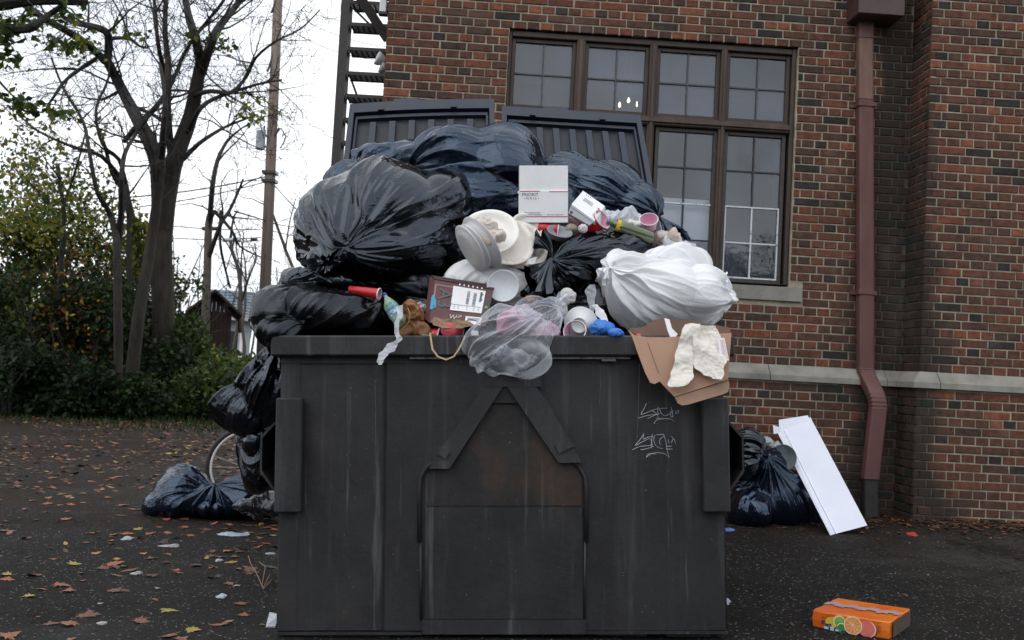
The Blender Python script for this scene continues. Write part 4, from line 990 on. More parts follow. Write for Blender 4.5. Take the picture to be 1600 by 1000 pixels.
bag([bl(500,490,4.42,96,36,.26), bl(442,498,4.38,44,42,.24), bl(565,490,4.42,38,36,.2), bl(440,520,4.24,36,22,.14)],
    'flat matt black bag sagging over the left end of the rim', M_BLACK2, seed=33, level=5, fine=1, excess=1.13, iters=80, maxout=.05, grav=.0006)
KF = at(862, 404, 4.36)
bag([bl(920,402,4.62,74,34,.2), bl(978,386,4.66,44,24,.16), bl(885,425,4.56,44,46,.18), bl(850,448,4.5,34,28,.15)],
    'shiny black bag with pleats fanning from its tied neck, middle of the heap', M_BLACK, knots=[(KF, .33, 0)], tails=[(KF, (-.1,-.35,1), .12, .035), (KF, (-.5,-.5,-1), .16, .09)], seed=41, level=5, fine=1, excess=1.18, iters=80, maxout=.06)
KG = at(950, 418, 4.24)
bag([bl(1030,466,4.46,72,54,.24), bl(1085,470,4.46,36,46,.2), bl(985,455,4.42,40,42,.18), bl(1045,418,4.55,46,22,.18), bl(972,425,4.38,26,20,.12), bl(1118,466,4.48,16,16,.08)],
    'bulging white kitchen bag resting on the right end of the rim', M_WHITE, fold=1.5, tent=1.2, knots=[(KG, .20, 0), (at(1143, 466, 4.5), .12, 0)], tails=[(KG, (-.5,-.6,-.7), .05, .035)], seed=52, level=5, fine=1, excess=1.12, iters=80, maxout=.045, cat='rubbish bag')
bag([bl(770,440,4.44,54,26,.16), bl(800,455,4.42,34,28,.14), bl(735,440,4.44,34,24,.14)],
    'small white bag with a round tub against its side, below the foam plates', M_WHITE, seed=61, level=5, excess=1.12, iters=80, maxout=.035)
tag(MB().lathe([(.001,0),(.062,0),(.068,.004),(.070,.012),(.066,.013),(.06,.006),(.001,.005)], 28, Matrix.Translation(at(786, 447, 4.245)) @ Matrix.Rotation(R(88), 4, 'X')).build('tub_lid', film_mat('grey_white_film_over_tub', (.66,.70,.74), .4, .4), smooth=True), 'round pale tub lid pressed flat into the small white bag', 'lid')
# buried black bags that fill the box of the dumpster
for i, (bs, lb) in enumerate([
    ([bl(640,455,4.75,70,50,.25), bl(560,440,4.8,60,60,.3), bl(470,450,4.62,30,30,.15)], 'black bag showing behind the red cup and the green soda bottle'),
    ([bl(740,400,4.95,80,90,.3), bl(690,440,4.85,60,50,.2)], 'black bag in shadow behind the stacked foam plates'),
    ([bl(880,400,5.0,90,70,.3), bl(960,420,4.9,80,60,.25)], 'dark bag filling the heap under the mailing box'),
    ([bl(870,490,4.62,80,34,.2), bl(780,500,4.62,90,34,.2), bl(940,480,4.55,40,40,.16)], 'black bag low in the middle just inside the rim'),
    ([bl(660,500,4.66,90,40,.2)], 'dark bag low on the left behind the burgundy carton')]):
    bag(bs, lb, M_BLACK2, seed=70+i, level=4, fine=1, excess=1.13, iters=50)
# neck of the left bag flopping down under the big bag
bag([bl(480,432,4.36,26,12,.05), bl(520,438,4.34,34,10,.05), bl(462,440,4.36,14,12,.05)], 'ruffled black bag neck spilling between the round bag and the flat bag', M_BLACK, seed=81, level=4, fine=1, excess=1.3, iters=60, maxout=.04, amp=.02)
# empty bag hanging off the left side of the rim
bag([bl(422,560,4.42,11,22,.05), bl(408,610,4.42,26,40,.10), bl(388,645,4.45,40,36,.11), bl(412,690,4.5,30,38,.11)],
    'loose crumpled black bag hanging down the left side of the dumpster', M_BLACK, knots=[(at(428, 540, 4.4), .12, 0)], seed=91, level=5, fine=1, excess=1.28, fold=2.4, tent=1.8)
bag([bl(408,715,4.9,30,56,.14), bl(395,690,4.9,22,40,.1)], 'dark bag wedged low behind the hanging bag beside the dumpster', M_BLACK2, seed=98, level=4, fine=1, excess=1.2, tent=.8, fold=.5)
# bags on the ground
def gb(px, py, Y, rx, ry, rd): return bl(px, py, Y, rx, ry, rd)
zl = gz(-2, 7.1)
bag([bl(285,774,7.2,42,34,.24), bl(340,786,7.15,56,24,.24), bl(390,774,7.1,38,30,.2), bl(258,786,7.2,26,22,.2), bl(425,792,7.0,26,15,.14)], 'blue-black bag lying half empty on the asphalt left of the dumpster', M_NAVY, knots=[(at(335, 752, 6.95), .20, 0)],
    seed=101, level=5, fine=1, excess=1.24, iters=90, maxout=.07, amp=.02, floor=zl+.0, tent=1.5, fold=1.4, group='rubbish bags lying on the ground')
bag([bl(395,790,6.3,30,9,.1), bl(425,792,6.3,24,9,.1)], 'crumpled dark film scrap on the asphalt next to the blue-black bag', film_mat('grey_dirty_film', (.012,.015,.022), .18, .7, alpha=.8, bump=.3), name='plastic_scrap', cat='plastic sheet', group=None, seed=104, level=4, excess=1.35, iters=60, maxout=.03, amp=.015, floor=zl)
zr = gz(2.0, 7.4)
bag([bl(1206,778,7.5,58,50,.22), bl(1192,750,7.5,42,56,.2), bl(1236,796,7.58,40,34,.12), bl(1165,800,7.4,30,30,.2), bl(1175,795,7.35,32,30,.22)], 'full black bag on the ground between the dumpster and the leaning white board', M_NAVY, knots=[(at(1200, 712, 7.3), .25, 0)],
    seed=111, level=5, fine=1, excess=1.22, iters=90, maxout=.07, amp=.02, floor=zr, tent=.7, fold=.9, group='rubbish bags lying on the ground')
bag([bl(1172,700,7.3,20,26,.1), bl(1162,720,7.3,20,30,.1)], 'smaller black bag standing behind the fork pocket by the brick wall', M_BLACK, seed=115, level=4, fine=1, excess=1.22, iters=60, maxout=.05, group='rubbish bags lying on the ground')
bag([bl(1197,694,7.55,12,12,.05), bl(1212,702,7.55,10,10,.05)], 'crushed grey paper wad on top of the ground bags by the wall', mat('grey_paper', (.42,.44,.43), .8, (.25,.26,.25), 20), name='paper_wad', cat='paper', group=None, seed=118, level=4, excess=1.4, iters=50, maxout=.03, amp=.02)
tag(MB().lathe([(.001,0),(.085,.004),(.10,.02),(.102,.026),(.096,.024),(.082,.01),(.001,.006)], 28, Matrix.Translation(at(1224, 716, 7.45)) @ Matrix.Rotation(R(80), 4, 'X') @ Matrix.Rotation(R(-25), 4, 'Y')).build('container_lid', mat('grey_blue_lid', (.16,.20,.22), .4, (.1,.12,.13), 15), smooth=True), 'grey round container lid standing among the bags by the wall', 'lid')
# clear bag slung over the rim
bag([bl(800,535,4.10,62,42,.07), bl(845,500,4.16,34,26,.06), bl(770,545,4.06,40,30,.05), bl(820,560,4.04,44,26,.05), bl(860,482,4.2,20,14,.05)], 'clear crinkled plastic bag slung over the front rim', M_CLEAR, knots=[(at(872, 478, 4.12), .16, 0)],
    tails=[(at(870, 476, 4.12), (.2,-.1,1), .05, .03)], name='clear_bag', cat='plastic bag', group=None, seed=121, level=5, fine=1, excess=1.08, tent=1.6, fold=1.5, sm=.5)
bag([bl(815,500,4.18,36,18,.04), bl(850,520,4.18,26,18,.04)], 'pink stained paper balled up inside the clear plastic bag', film_mat('pink_white_napkin', (.66,.60,.66), .7, .3, col2=(.62,.30,.42), translucent=.2), name='napkin', cat='napkin', group=None, seed=125, level=4, excess=1.3, iters=60, maxout=.03, amp=.015)
bag([bl(800,560,4.10,36,18,.03)], 'dark wet scraps collected at the bottom of the clear plastic bag', film_mat('dark_wet_scraps', (.07,.075,.09), .3, .6, col2=(.25,.27,.30)), name='food_scraps', cat='rubbish', group=None, seed=127, level=4, excess=1.3, iters=60, maxout=.025, amp=.015)
bag([bl(965,345,4.72,50,14,.06), bl(1000,355,4.7,26,10,.05)], 'thin milky plastic wrap lying between the small white carton and the wine bottle', M_MILKY, name='plastic_wrap', cat='plastic wrap', group=None, seed=131, level=4, fine=1, excess=1.3, iters=60, maxout=.04, amp=.02)
bag([bl(903,350,4.58,18,14,.06), bl(925,352,4.58,12,10,.05)], 'pink and white sweet wrapper bag beside the red cup', film_mat('pink_white_film', (.78,.74,.76), .25, .6, col2=(.70,.25,.30), alpha=.8, bump=.5), name='wrapper', cat='wrapper', group=None, seed=135, level=4, excess=1.3, iters=60, maxout=.02, amp=.012)
bag([bl(893,358,4.5,12,9,.04)], 'beige crumpled film ball below the mailing box', film_mat('beige_film', (.42,.36,.28), .3, .6, alpha=.75, bump=.5), name='wrapper', cat='wrapper', group=None, seed=137, level=4, excess=1.3, iters=50, maxout=.02, amp=.012)
bag([bl(944,512,4.14,18,11,.04), bl(962,520,4.10,12,8,.03)], 'bright blue disposable glove lying on the rim', film_mat('blue_nitrile', (.04,.16,.55), .4, .4, bump=.4, col2=(.05,.22,.68)), name='glove', cat='glove', group=None, seed=141, level=4, excess=1.35, iters=60, maxout=.03, amp=.015)
bag([bl(886,462,4.24,12,13,.02), bl(879,485,4.24,8,16,.018)], 'white tissue standing up behind the pink cup', film_mat('white_tissue', (.72,.72,.70), .8, .2, bump=.4, translucent=.25), name='tissue', cat='tissue', group=None, seed=145, level=4, fine=0, excess=1.3, iters=60, maxout=.02, amp=.014)
bag([bl(1052,372,4.6,10,12,.05), bl(1033,370,4.62,12,9,.05)], 'beige food paper crumpled at the right edge of the heap', mat('beige_paper', (.64,.56,.52), .8, (.50,.42,.34), 20), name='food_paper', cat='paper', group=None, seed=151, level=4, excess=1.25, iters=50, maxout=.02, amp=.012)
bag([bl(1060,385,4.62,26,8,.06)], 'thin white plastic edge behind the top of the white kitchen bag', M_MILKY, name='plastic_wrap', cat='plastic wrap', group=None, seed=153, level=4, excess=1.2, iters=50, maxout=.02, amp=.012)
# ------------------------------------------------------------------ rigid rubbish on the heap
def frame(o, xdir, zdir):
    x = Vector(xdir).normalized(); z = Vector(zdir); z = (z-x*x.dot(z)).normalized(); y = z.cross(x)
    M = Matrix((x, y, z)).transposed().to_4x4(); return Matrix.Translation(o) @ M
def axisM(o, zdir, sc=1.0):
    return Matrix.Translation(o) @ Vector(zdir).normalized().to_track_quat('Z', 'Y').to_matrix().to_4x4() @ Matrix.Scale(sc, 4)
def imgdir(ang):
    """unit vector in the picture plane, ang degrees counter-clockwise from image right"""
    v = CAMM.to_3x3() @ Vector((math.cos(R(ang)), math.sin(R(ang)), 0)); return v
M_WCARD = mat('white_carton', (.87,.88,.90), .6, (.80,.81,.83), 7, 6, bump=.15, bscale=40)
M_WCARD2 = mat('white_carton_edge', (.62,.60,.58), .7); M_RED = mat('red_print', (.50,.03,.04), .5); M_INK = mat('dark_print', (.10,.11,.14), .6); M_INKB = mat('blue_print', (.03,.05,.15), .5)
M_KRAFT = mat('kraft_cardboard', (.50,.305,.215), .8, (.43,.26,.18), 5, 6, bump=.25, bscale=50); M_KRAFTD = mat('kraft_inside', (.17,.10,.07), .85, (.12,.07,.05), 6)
# large mailing box
o0 = at(811, 348, 4.48); ex = imgdir(0); ez = imgdir(90)
k = 4.48/FPX; Bm = Matrix.Translation(o0) @ Matrix((ex, ez.cross(ex), ez)).transposed().to_4x4()
mb_ = empty('mailing_box', Bm, 'square white mailing box with red stripes standing upright at the top of the heap', 'box')
def bb(root, M, name, m, a, b, **kw):
    return MB().box(a, b, M, **kw).build(name, m, root)
W_, H_ = 77*k, 90*k; lo_ = 50*k
bb(mb_, Bm, 'upper_flap', M_WCARD, (.002, .004, lo_-.002), (W_, .010, H_), bev=.0012)
bb(mb_, Bm, 'front_panel', M_WCARD, (-.002, -.004, 0), (W_-.0, .0035, lo_), bev=.0015)
bb(mb_, Bm, 'side_panel', M_WCARD2, (.0, .0105, .0), (.004, .14, H_-.001)); bb(mb_, Bm, 'side_panel', M_WCARD2, (W_-.004, .0105, .0), (W_-.0005, .14, H_-.001))
bb(mb_, Bm, 'top_panel', M_WCARD, (.0045, .0105, H_-.005), (W_-.0045, .139, H_-.001)); bb(mb_, Bm, 'back_panel', M_WCARD, (.0045, .1355, .0), (W_-.0045, .1395, H_-.0055))
tv = -.0046
for a, b, z in ((1, 33, 48.6), (47.5, 77, 48.0), (0, 77, 8.6)):
    bb(mb_, Bm, 'red_stripe', M_RED, (a*k-.001, tv, z*k), (b*k-.0007, -.0041, (z+1.4)*k))
bb(mb_, Bm, 'torn_tab', M_WCARD, (-.006, -.007, lo_-.012), (.004, -.0042, lo_-.003))
TF = lambda x, z, ang=90: Bm @ Matrix.Translation((x*k, -.0047, z*k)) @ Matrix.Rotation(R(90), 4, 'X')
t_ = text_mb('PRIORIT', .0205, TF(4.5, 41.6), thick=.0002); t_.build('lettering', M_INK, mb_)
t_ = text_mb('\u2022 M A I L \u2022', .0165, TF(7, 36.2), thick=.0002); t_.build('lettering', M_INK, mb_)
t_ = text_mb('UNITED STATES', .0075, TF(14.5, 14.6), thick=.0002); t_ = text_mb('POSTAL SERVICE\u00ae', .0075, TF(14.2, 11.6), thick=.0002, mb=t_); t_.build('lettering', M_INK, mb_)
t_ = text_mb('VISIT US AT USPS.COM', .0072, TF(44, 11.6), thick=.0002); t_.build('lettering', M_INK, mb_)
e_ = MB(); X = lambda x, z: (x*k, z*k)
e_.prism([X(6.8,12), X(11.6,12), X(12.8,16.4), X(8.0,16.4)], -.0049, -.0045, Bm); e_.build('eagle_emblem', M_INKB, mb_)
e_ = MB(); e_.prism([X(7.2,12.6), X(9.6,14.1), X(11.6,14.6), X(12.1,14.1), X(10.4,13.6), X(11.4,12.5), X(9.4,13.2)], -.0053, -.0050, Bm); e_.prism([X(8.1,15.9),X(11.8,15.6),X(12.3,15.2),X(9.2,15.2)], -.0053, -.0050, Bm); e_.build('eagle_mark', M_WCARD, mb_)
# smaller white carton, tilted
c0 = at(893, 319, 4.52); ca, cb = imgdir(37), imgdir(-35); cn = ca.cross(cb)
def quadbox(pts, dvec, th=.003):
    m_ = MB(); P = [Vector(p) for p in pts]; d = Vector(dvec); m_.add(P + [p+d for p in P], [(0,1,2,3),(7,6,5,4),(0,4,5,1),(1,5,6,2),(2,6,7,3),(3,7,4,0)]); return m_
cb_ = empty('small_carton', Matrix.Translation(c0), 'small white printed carton lying tilted to the right of the mailing box', 'box')
P4 = [at(893,319,4.46), at(929,345,4.44), at(945,322,4.54), at(911,298,4.56)]
quadbox(P4, (.02,.06,-.05)).build('body', M_WCARD, cb_)
P5 = [at(888,333,4.47), at(921,352,4.45), at(929,345.5,4.438), at(893,319.5,4.458)]; quadbox(P5, (.0,.05,-.0)).build('end_flap', mat('grey_white_flap', (.62,.63,.68), .6), cb_)
def onquad(P, u, v, lift=.0012):
    p = P[0]*(1-u)*(1-v)+P[1]*u*(1-v)+P[2]*u*v+P[3]*(1-u)*v; n = (P[1]-P[0]).cross(P[3]-P[0]).normalized()
    if n.y > 0: n = -n
    return p+n*lift
def strip(P, u0, u1, v0, v1, m_, lift=.0012):
    m_.add([onquad(P,u0,v0,lift), onquad(P,u1,v0,lift), onquad(P,u1,v1,lift), onquad(P,u0,v1,lift)], [(0,1,2,3)]); return m_
m_ = MB(); rr_ = random.Random(2)
for v in (.55, .62, .69):
    u = .22
    while u < .6: w = rr_.uniform(.015,.04); strip(P4, u, u+w, v, v+.035, m_); u += w+.012
for u, v in ((.2,.86),(.28,.88),(.36,.90)): strip(P4, u, u+.03, v, v+.05, m_)
m_.build('fine_print', M_INK, cb_); m_ = MB(); strip(P4, .86, .9, .45, .68, m_); strip(P4, .82, .94, .44, .49, m_); strip(P4, .82, .94, .64, .69, m_); m_.build('red_logo', M_RED, cb_)
m_ = MB(); strip(P5, .05, .95, .70, .76, m_); strip(P5, .05, .16, .1, .4, m_); m_.build('fine_print', M_INK, cb_)
# foam plates
M_FOAM = mat('white_foam_plate', (.82,.80,.76), .55, (.72,.67,.60), 14, 5, lo=.45, hi=.75, bump=.1, bscale=120)
M_FOAMS = mat('sauce_stained_foam', (.80,.76,.70), .5, (.46,.28,.13), 16, 8, lo=.50, hi=.80, bump=.2, bscale=90); M_FOAM_SHADE = mat('shade_tinted_foam', (.70,.70,.70), .5, (.60,.60,.61), 9)  # last one: greyer copy of the white foam, shade put into its colour
M_SAUCE = mat('orange_sauce', (.45,.16,.05), .35, (.28,.1,.04), 60)
def plate(px, py, Y, n, label, m=M_FOAM, r=.128, depth=.020, group='used foam plates', under=None):
    p = at(px, py, Y); n = Vector(n); T = axisM(p, n)
    j = MB(); prof = [(.0005,.0),(r*.62,.0),(r*.74,.004),(r*.82,depth*.7),(r*.9,depth*.95),(r,depth),(r*1.004,depth-.003),(r*.9,depth*.95-.004),(r*.8,depth*.6-.003),(r*.72,-.001),(r*.6,-.004),(.0005,-.004)]
    j.lathe(prof, 40, T, jit=.03); o = j.build('foam_plate', m, smooth=True); tag(o, label, 'plate', group); return o, T
plate(738, 388, 4.24, (.74,.34,.56), 'shade-tinted foam plate at the far left of the fanned plates, seen from its underside', M_FOAM_SHADE, depth=.014, r=.108)
plate(731, 390, 4.22, (.76,.32,.54), 'second shade-tinted underside of a foam plate nested in the leftmost one', M_FOAM_SHADE, depth=.014, r=.108)
plate(745, 385, 4.26, (.72,.36,.58), 'shade-tinted foam plate nested against the face-up plate on the left of the fan', M_FOAM_SHADE, depth=.03)
plate(812, 386, 4.40, (.30,-.85,.48), 'rightmost foam plate of the fan, flecked with crumbs', M_FOAMS)
plate(822, 362, 4.46, (.35,-.8,.35), 'oval foam plate peeping out above the rightmost plate below the mailing box', M_FOAM, r=.085)
plate(790, 380, 4.34, (.22,-.86,.50), 'foam plate smeared with orange sauce just behind the top plate of the fan', M_FOAMS)
po, T_ = plate(766, 366, 4.31, (-.02,-.80,.55), 'topmost foam plate of the fan with wadded napkin and sauce on it', M_FOAM)
bag([bl(757,356,4.24,21,17,.02), bl(752,372,4.22,14,8,.02), bl(775,370,4.225,14,10,.012)], 'wet white napkin wadded on the topmost foam plate', film_mat('wet_napkin', (.68,.67,.66), .6, .3, col2=(.52,.42,.34), bump=.5), name='napkin', cat='napkin', group=None, seed=201, level=4, fine=0, excess=1.3, relax=6)
rr_ = random.Random(8)
for i, (px, py, Y, a) in enumerate([(750,373,4.21,.018),(757,376,4.21,.014),(776,403,4.26,.022),(748,381,4.21,.012)]):
    x, f = make_film([(tuple(at(px,py,Y)), (a, a*.5, a*.45))], level=3, fine=0, seed=300+i, iters=4, tent=2.0)
    tag(film_obj('food_scrap', x, f, M_SAUCE), ['orange scrap of food on the top foam plate, left one', 'small orange scrap of food beside the larger one on the top foam plate', 'bright orange carrot scrap at the lower edge of the sauce-smeared plate', 'tiny orange scrap at the lower left edge of the top plate'][i], 'food scrap')
x, f = make_film([(tuple(at(833,468,4.26)), (.022,.014,.012)), (tuple(at(826,465,4.26)), (.012,.012,.010))], level=3, fine=0, seed=310, iters=4, tent=2.0)
tag(film_obj('food_scrap', x, f, mat('pizza_crust', (.42,.20,.08), .6, (.55,.30,.12), 70)), 'orange brown crust lying above the clear plastic bag', 'food scrap')
for i_, (bs_, lb_, m__) in enumerate([([bl(800,408,4.36,16,10,.02)], 'crumpled white napkin tucked under the right side of the foam plates', film_mat('soiled_napkin', (.74,.72,.70), .8, .2, col2=(.60,.52,.44), bump=.4)),
    ([bl(842,392,4.42,9,14,.02)], 'grey white paper scrap beside the tied neck of the middle black bag', mat('grey_scrap_paper', (.55,.55,.56), .7, (.4,.4,.41), 30)),
    ([bl(655,480,4.3,12,6,.02)], 'small pale film scrap above the orange brown paper cup', M_MILKY), ([bl(992,352,4.66,22,7,.03)], 'pale green and white paper scrap behind the wine bottle', mat('pale_green_scrap', (.62,.66,.55), .7, (.75,.73,.70), 25)),
    ([bl(905,375,4.55,24,5,.03)], 'strip of cream food paper along the top of the middle black bag', mat('cream_food_paper', (.70,.66,.58), .7, (.50,.40,.28), 30)), ([bl(960,374,4.58,26,5,.03)], 'soiled white paper under the green wine bottle', mat('soiled_white_paper', (.72,.70,.66), .7, (.45,.38,.30), 40)),
    ([bl(615,455,4.55,9,6,.02)], 'small clear film scrap behind the crushed red cup', M_MILKY), ([bl(722,470,4.34,10,10,.02)], 'white film scrap behind the burgundy carton', M_WHITE), ([bl(850,452,4.30,8,12,.02)], 'dark torn scrap of liner by the neck of the middle bag', M_BLACK2)]):
    bag(bs_, lb_, m__, name='paper_scrap', cat='scrap', group=None, seed=230+i_, level=4, excess=1.2, relax=3)
# folded white paper box edge between the plates and the middle bag
m_ = MB()
m_.add([at(826,405,4.3), at(838,401,4.32), at(836,414,4.31), at(836,429,4.28), at(831,421,4.27), at(818,410,4.31)], [(0,1,2,3,4,5)]); m_.add([at(840,402,4.32), at(838,401,4.32), at(836,414,4.31), at(836,430,4.28), at(840,428,4.30), at(838.5,414,4.33)], [(0,1,2,3,4,5)])
tag(m_.build('folded_paper', mat('white_folded_paper', (.68,.67,.66), .6)), 'folded white paper wedge beside the tied neck of the middle black bag', 'paper')
def sheet(rows, Yt, Yb, label, m, seed, name='paper_towel', n=44, amp=.010, cat='paper towel', group='crumpled paper towels over the hanging cardboard'):
    r = np.random.RandomState(seed); nr = (len(rows)-1)*10; pts = []; ys = [q[2] for q in rows]
    for i in range(nr+1):
        t = i/10; k_ = min(int(t), len(rows)-2); u = t-k_; a, b = rows[k_], rows[k_+1]; s = u*u*(3-2*u)
        xl, xr, y = a[0]+(b[0]-a[0])*s, a[1]+(b[1]-a[1])*s, a[2]+(b[2]-a[2])*u
        for j in range(n+1):
            v = j/n; pts.append(tuple(at(xl+(xr-xl)*v, y, Yt+(Yb-Yt)*(y-ys[0])/(ys[-1]-ys[0]))))
    x = np.array(pts); f = []
    for i in range(nr):
        for j in range(n): a = i*(n+1)+j; f += [(a, a+1, a+n+2), (a, a+n+2, a+n+1)]
    d = amp*1.5*cells(x, .06, seed, (1,.35,.8)) + amp*.7*cells(x, .022, seed+1, (1,.4,.5)) + amp*.3*cells(x, .010, seed+3, (1,.6,.5)) + amp*.9*smooth_noise(x, 22, seed)
    x[:, 1] -= d; x[:, 2] += .003*smooth_noise(x, 60, seed+4); x[:, 0] += .003*smooth_noise(x, 60, seed+5)
    o = film_obj(name, x, np.array(f), m); tag(o, label, cat, group); return o
# cups
M_CUP = mat('red_plastic_cup', (.55,.018,.022), .32, (.48,.015,.02), 20); M_CUPI = mat('pale_pink_cup_inside', (.72,.42,.55), .4, (.66,.34,.48), 12); M_CUPW = mat('white_cup_rim', (.78,.74,.76), .4); M_PINKB = mat('pinkish_red_cup_base', (.66,.09,.13), .4, (.58,.07,.10), 25)
def cup(p, ax, label, h=.118, r0=.031, r1=.047, inside=M_CUPI, body=M_CUP, squash=None, group='plastic party cups', base=None):
    T = axisM(p, ax)
    if squash: T = T @ Matrix.Diagonal((squash, 1, 1, 1))
    root = empty('plastic_cup', T, label, 'cup', group)
    MB().lathe([(.0005,.004),(r0*.8,.004),(r0*.86,0),(r0,0),(r0+(r1-r0)*.3,h*.3),(r0+(r1-r0)*.31,h*.31),(r0+(r1-r0)*.62,h*.62),(r0+(r1-r0)*.61,h*.63),(r1,h)], 32, T).build('body', body, root, smooth=True)
    MB().lathe([(r1-.0008,h),(r0+(r1-r0)*.5-.001,h*.5),(r0-.001,.008),(.0005,.008)], 32, T).build('lining', inside, root, smooth=True)
    MB().lathe([(r1-.001,h-.002),(r1+.002,h-.003),(r1+.003,h+.001),(r1+.001,h+.003),(r1-.001,h+.002)], 32, T).build('rim', M_CUPW, root, smooth=True)
    MB().lathe([(r0*.62,-.001),(r0*.66,-.002),(r0*.70,-.001)], 32, T).build('base_ring', base or body, root, smooth=True)
    if base: MB().lathe([(.0005,-.0012),(r0*.98,-.0012),(r0*1.0,.004)], 32, T).build('base_disc', base, root, smooth=True)
    return root
cup(at(546,452,4.22), imgdir(-10)*1.0+Vector((0,-.22,0)), 'crushed red cup lying on the flat black bag at the left', r0=.015, r1=.024, h=.135)
cup(at(700,516,4.105), (.15,.95,.05), 'red cup pointing its pink round base at the camera under the burgundy carton', base=M_PINKB, body=M_PINKB, h=.09)
cup(at(664,522,4.18), imgdir(-8)*1.0+Vector((0,-.1,0)), 'red cup with white rim half hidden behind the rim left of the pink cup base', h=.06, r0=.022, r1=.033)
cup(at(920,357,4.53), imgdir(32)*1.0+Vector((0,-.75,.0)), 'upright tilted red cup with pale inside beside the wine bottle', h=.085, r0=.032, r1=.046)
cup(at(904,532,4.22), imgdir(168)*.30+Vector((0,-1,.42)), 'red cup with pink inside facing the camera on the front rim', h=.09, r0=.030, r1=.047)
cup(at(1014,358,4.62), imgdir(-20)*.1+Vector((-.2,-.55,.5)), 'pale pink cup lying behind the wine bottle', body=M_CUPI, h=.06, r0=.03, r1=.042)
cup(at(840,356,4.50), imgdir(-8)*1.0+Vector((0,.1,0)), 'red cup lying flat under the mailing box', h=.09, r0=.026, r1=.034)
# foam bowl seen from below, grey bowl
T = axisM(at(905,508,4.16), (.30,.86,.25))
tag(MB().lathe([(.0005,0),(.028,0),(.030,-.004),(.034,-.003),(.036,.002),(.058,.020),(.070,.028),(.074,.029),(.073,.033),(.06,.026),(.034,.006),(.0005,.004)], 40, T).build('foam_bowl', mat('white_foam_bowl', (.74,.75,.76), .35, (.66,.67,.68), 10), smooth=True), 'white foam bowl upside down against the rim beside the pink cup', 'bowl')
T = axisM(at(872,372,4.46), (.15,-.55,.8))
tag(MB().lathe([(.0005,0),(.03,0),(.048,.018),(.056,.034),(.059,.034),(.058,.037),(.054,.036),(.044,.02),(.028,.004),(.0005,.003)], 36, T).build('grey_bowl', mat('grey_plastic_bowl', (.30,.32,.36), .35, (.2,.21,.24), 12), smooth=True), 'grey plastic bowl below the mailing box', 'bowl')
# sweet-like ball between wrapper and cup
T = axisM(at(911,357,4.44), (.05,-1,.2))
w_ = MB()
w_.lathe([(.0005,.014),(.012,.012),(.021,.004),(.022,-.004),(.0005,-.012)], 24, T); o = w_.build('wrapped_ball', mat('pale_pink_twist', (.70,.62,.66), .3), smooth=True); tag(o, 'round ball in pale wrapper with radiating folds left of the upright red cup', 'sweet wrapper')
w_ = MB()
for q in range(8):
    a = q*math.pi/4; w_.tube([T @ Vector((.004*math.cos(a), .004*math.sin(a), .0145)), T @ Vector((.0195*math.cos(a), .0195*math.sin(a), .0065))], [.0008, .0016], 4)
w_.build('radial_folds', mat('plum_print', (.25,.08,.12), .4), o)['kind'] = 'stuff'
# wine bottle
def glassm(name, col, rough=.05, alpha=.0):
    m = mat(name, col, rough, spec=.8, trans=.75, ior=1.45, coat=.3); return m
p0, p1 = at(948,346,4.50), at(1020,372,4.52); ax_ = (p1-p0)
T = axisM(p0, ax_); Lb = ax_.length; rb_ = .027
wb = empty('wine_bottle', T, 'green glass wine bottle lying on its side with a yellow sticker', 'bottle')
MB().lathe([(.0005,.0),(.012,0),(.0135,.01),(.0125,.014),(.013,.03),(.018,.045),(rb_,.065),(rb_,Lb-.006),(rb_*.9,Lb),(.0005,Lb-.008)], 28, T).build('body', mat('green_bottle_glass', (.045,.075,.022), .12, (.08,.11,.04), 12, spec=.8, coat=.6), wb, smooth=True)
def lab(T, r, z0, z1, a0, a1, name, m, par):
    w_ = MB(); V = []; n = 8
    for z in (z0, z1):
        for i in range(n+1): a = R(a0+(a1-a0)*i/n); V.append((r*math.cos(a), r*math.sin(a), z))
    w_.add(V, [(i, i+1, n+2+i, n+1+i) for i in range(n)], 0, T); return w_.build(name, m, par, smooth=True)
lab(T, rb_+.0006, .045, .072, 0, 360, 'yellow_sticker', mat('yellow_sticker', (.62,.42,.02), .5), wb); lab(T, rb_+.0007, .095, .15, 0, 360, 'paper_label', mat('worn_olive_label', (.16,.18,.11), .6, (.06,.08,.04), 30), wb)
# soda bottle with blue cap
p0, p1 = at(600,459,4.19), at(630,512,4.12); T = axisM(p0, p1-p0); Lb = (p1-p0).length
sb = empty('soda_bottle', T, 'squashed clear green soda bottle with blue cap at the left of the carton', 'bottle')
MB().lathe([(.0005,0),(.009,0),(.0098,.002),(.0098,.012),(.0005,.013)], 18, T).build('cap', mat('blue_cap', (.03,.09,.40), .4), sb, smooth=True)
MB().lathe([(.008,.012),(.0085,.02),(.014,.035),(.025,.06),(.029,.08),(.026,.09),(.029,.1),(.028,.13),(.029,.15),(.020,.165),(.0005,.16)], 24, T, jit=.18).build('body', film_mat('pale_green_plastic', (.38,.52,.40), .12, .9, alpha=.5, bump=.6), sb, smooth=True)
lab(T, .0305, .065, .10, 0, 360, 'green_label', mat('green_blue_label', (.07,.28,.10), .35, (.03,.14,.45), 34, lo=.48, hi=.54), sb); lab(T, .0303, .108, .125, 0, 360, 'blue_label_band', mat('blue_label', (.05,.16,.5), .35, (.5,.6,.65), 50, lo=.5, hi=.56), sb)
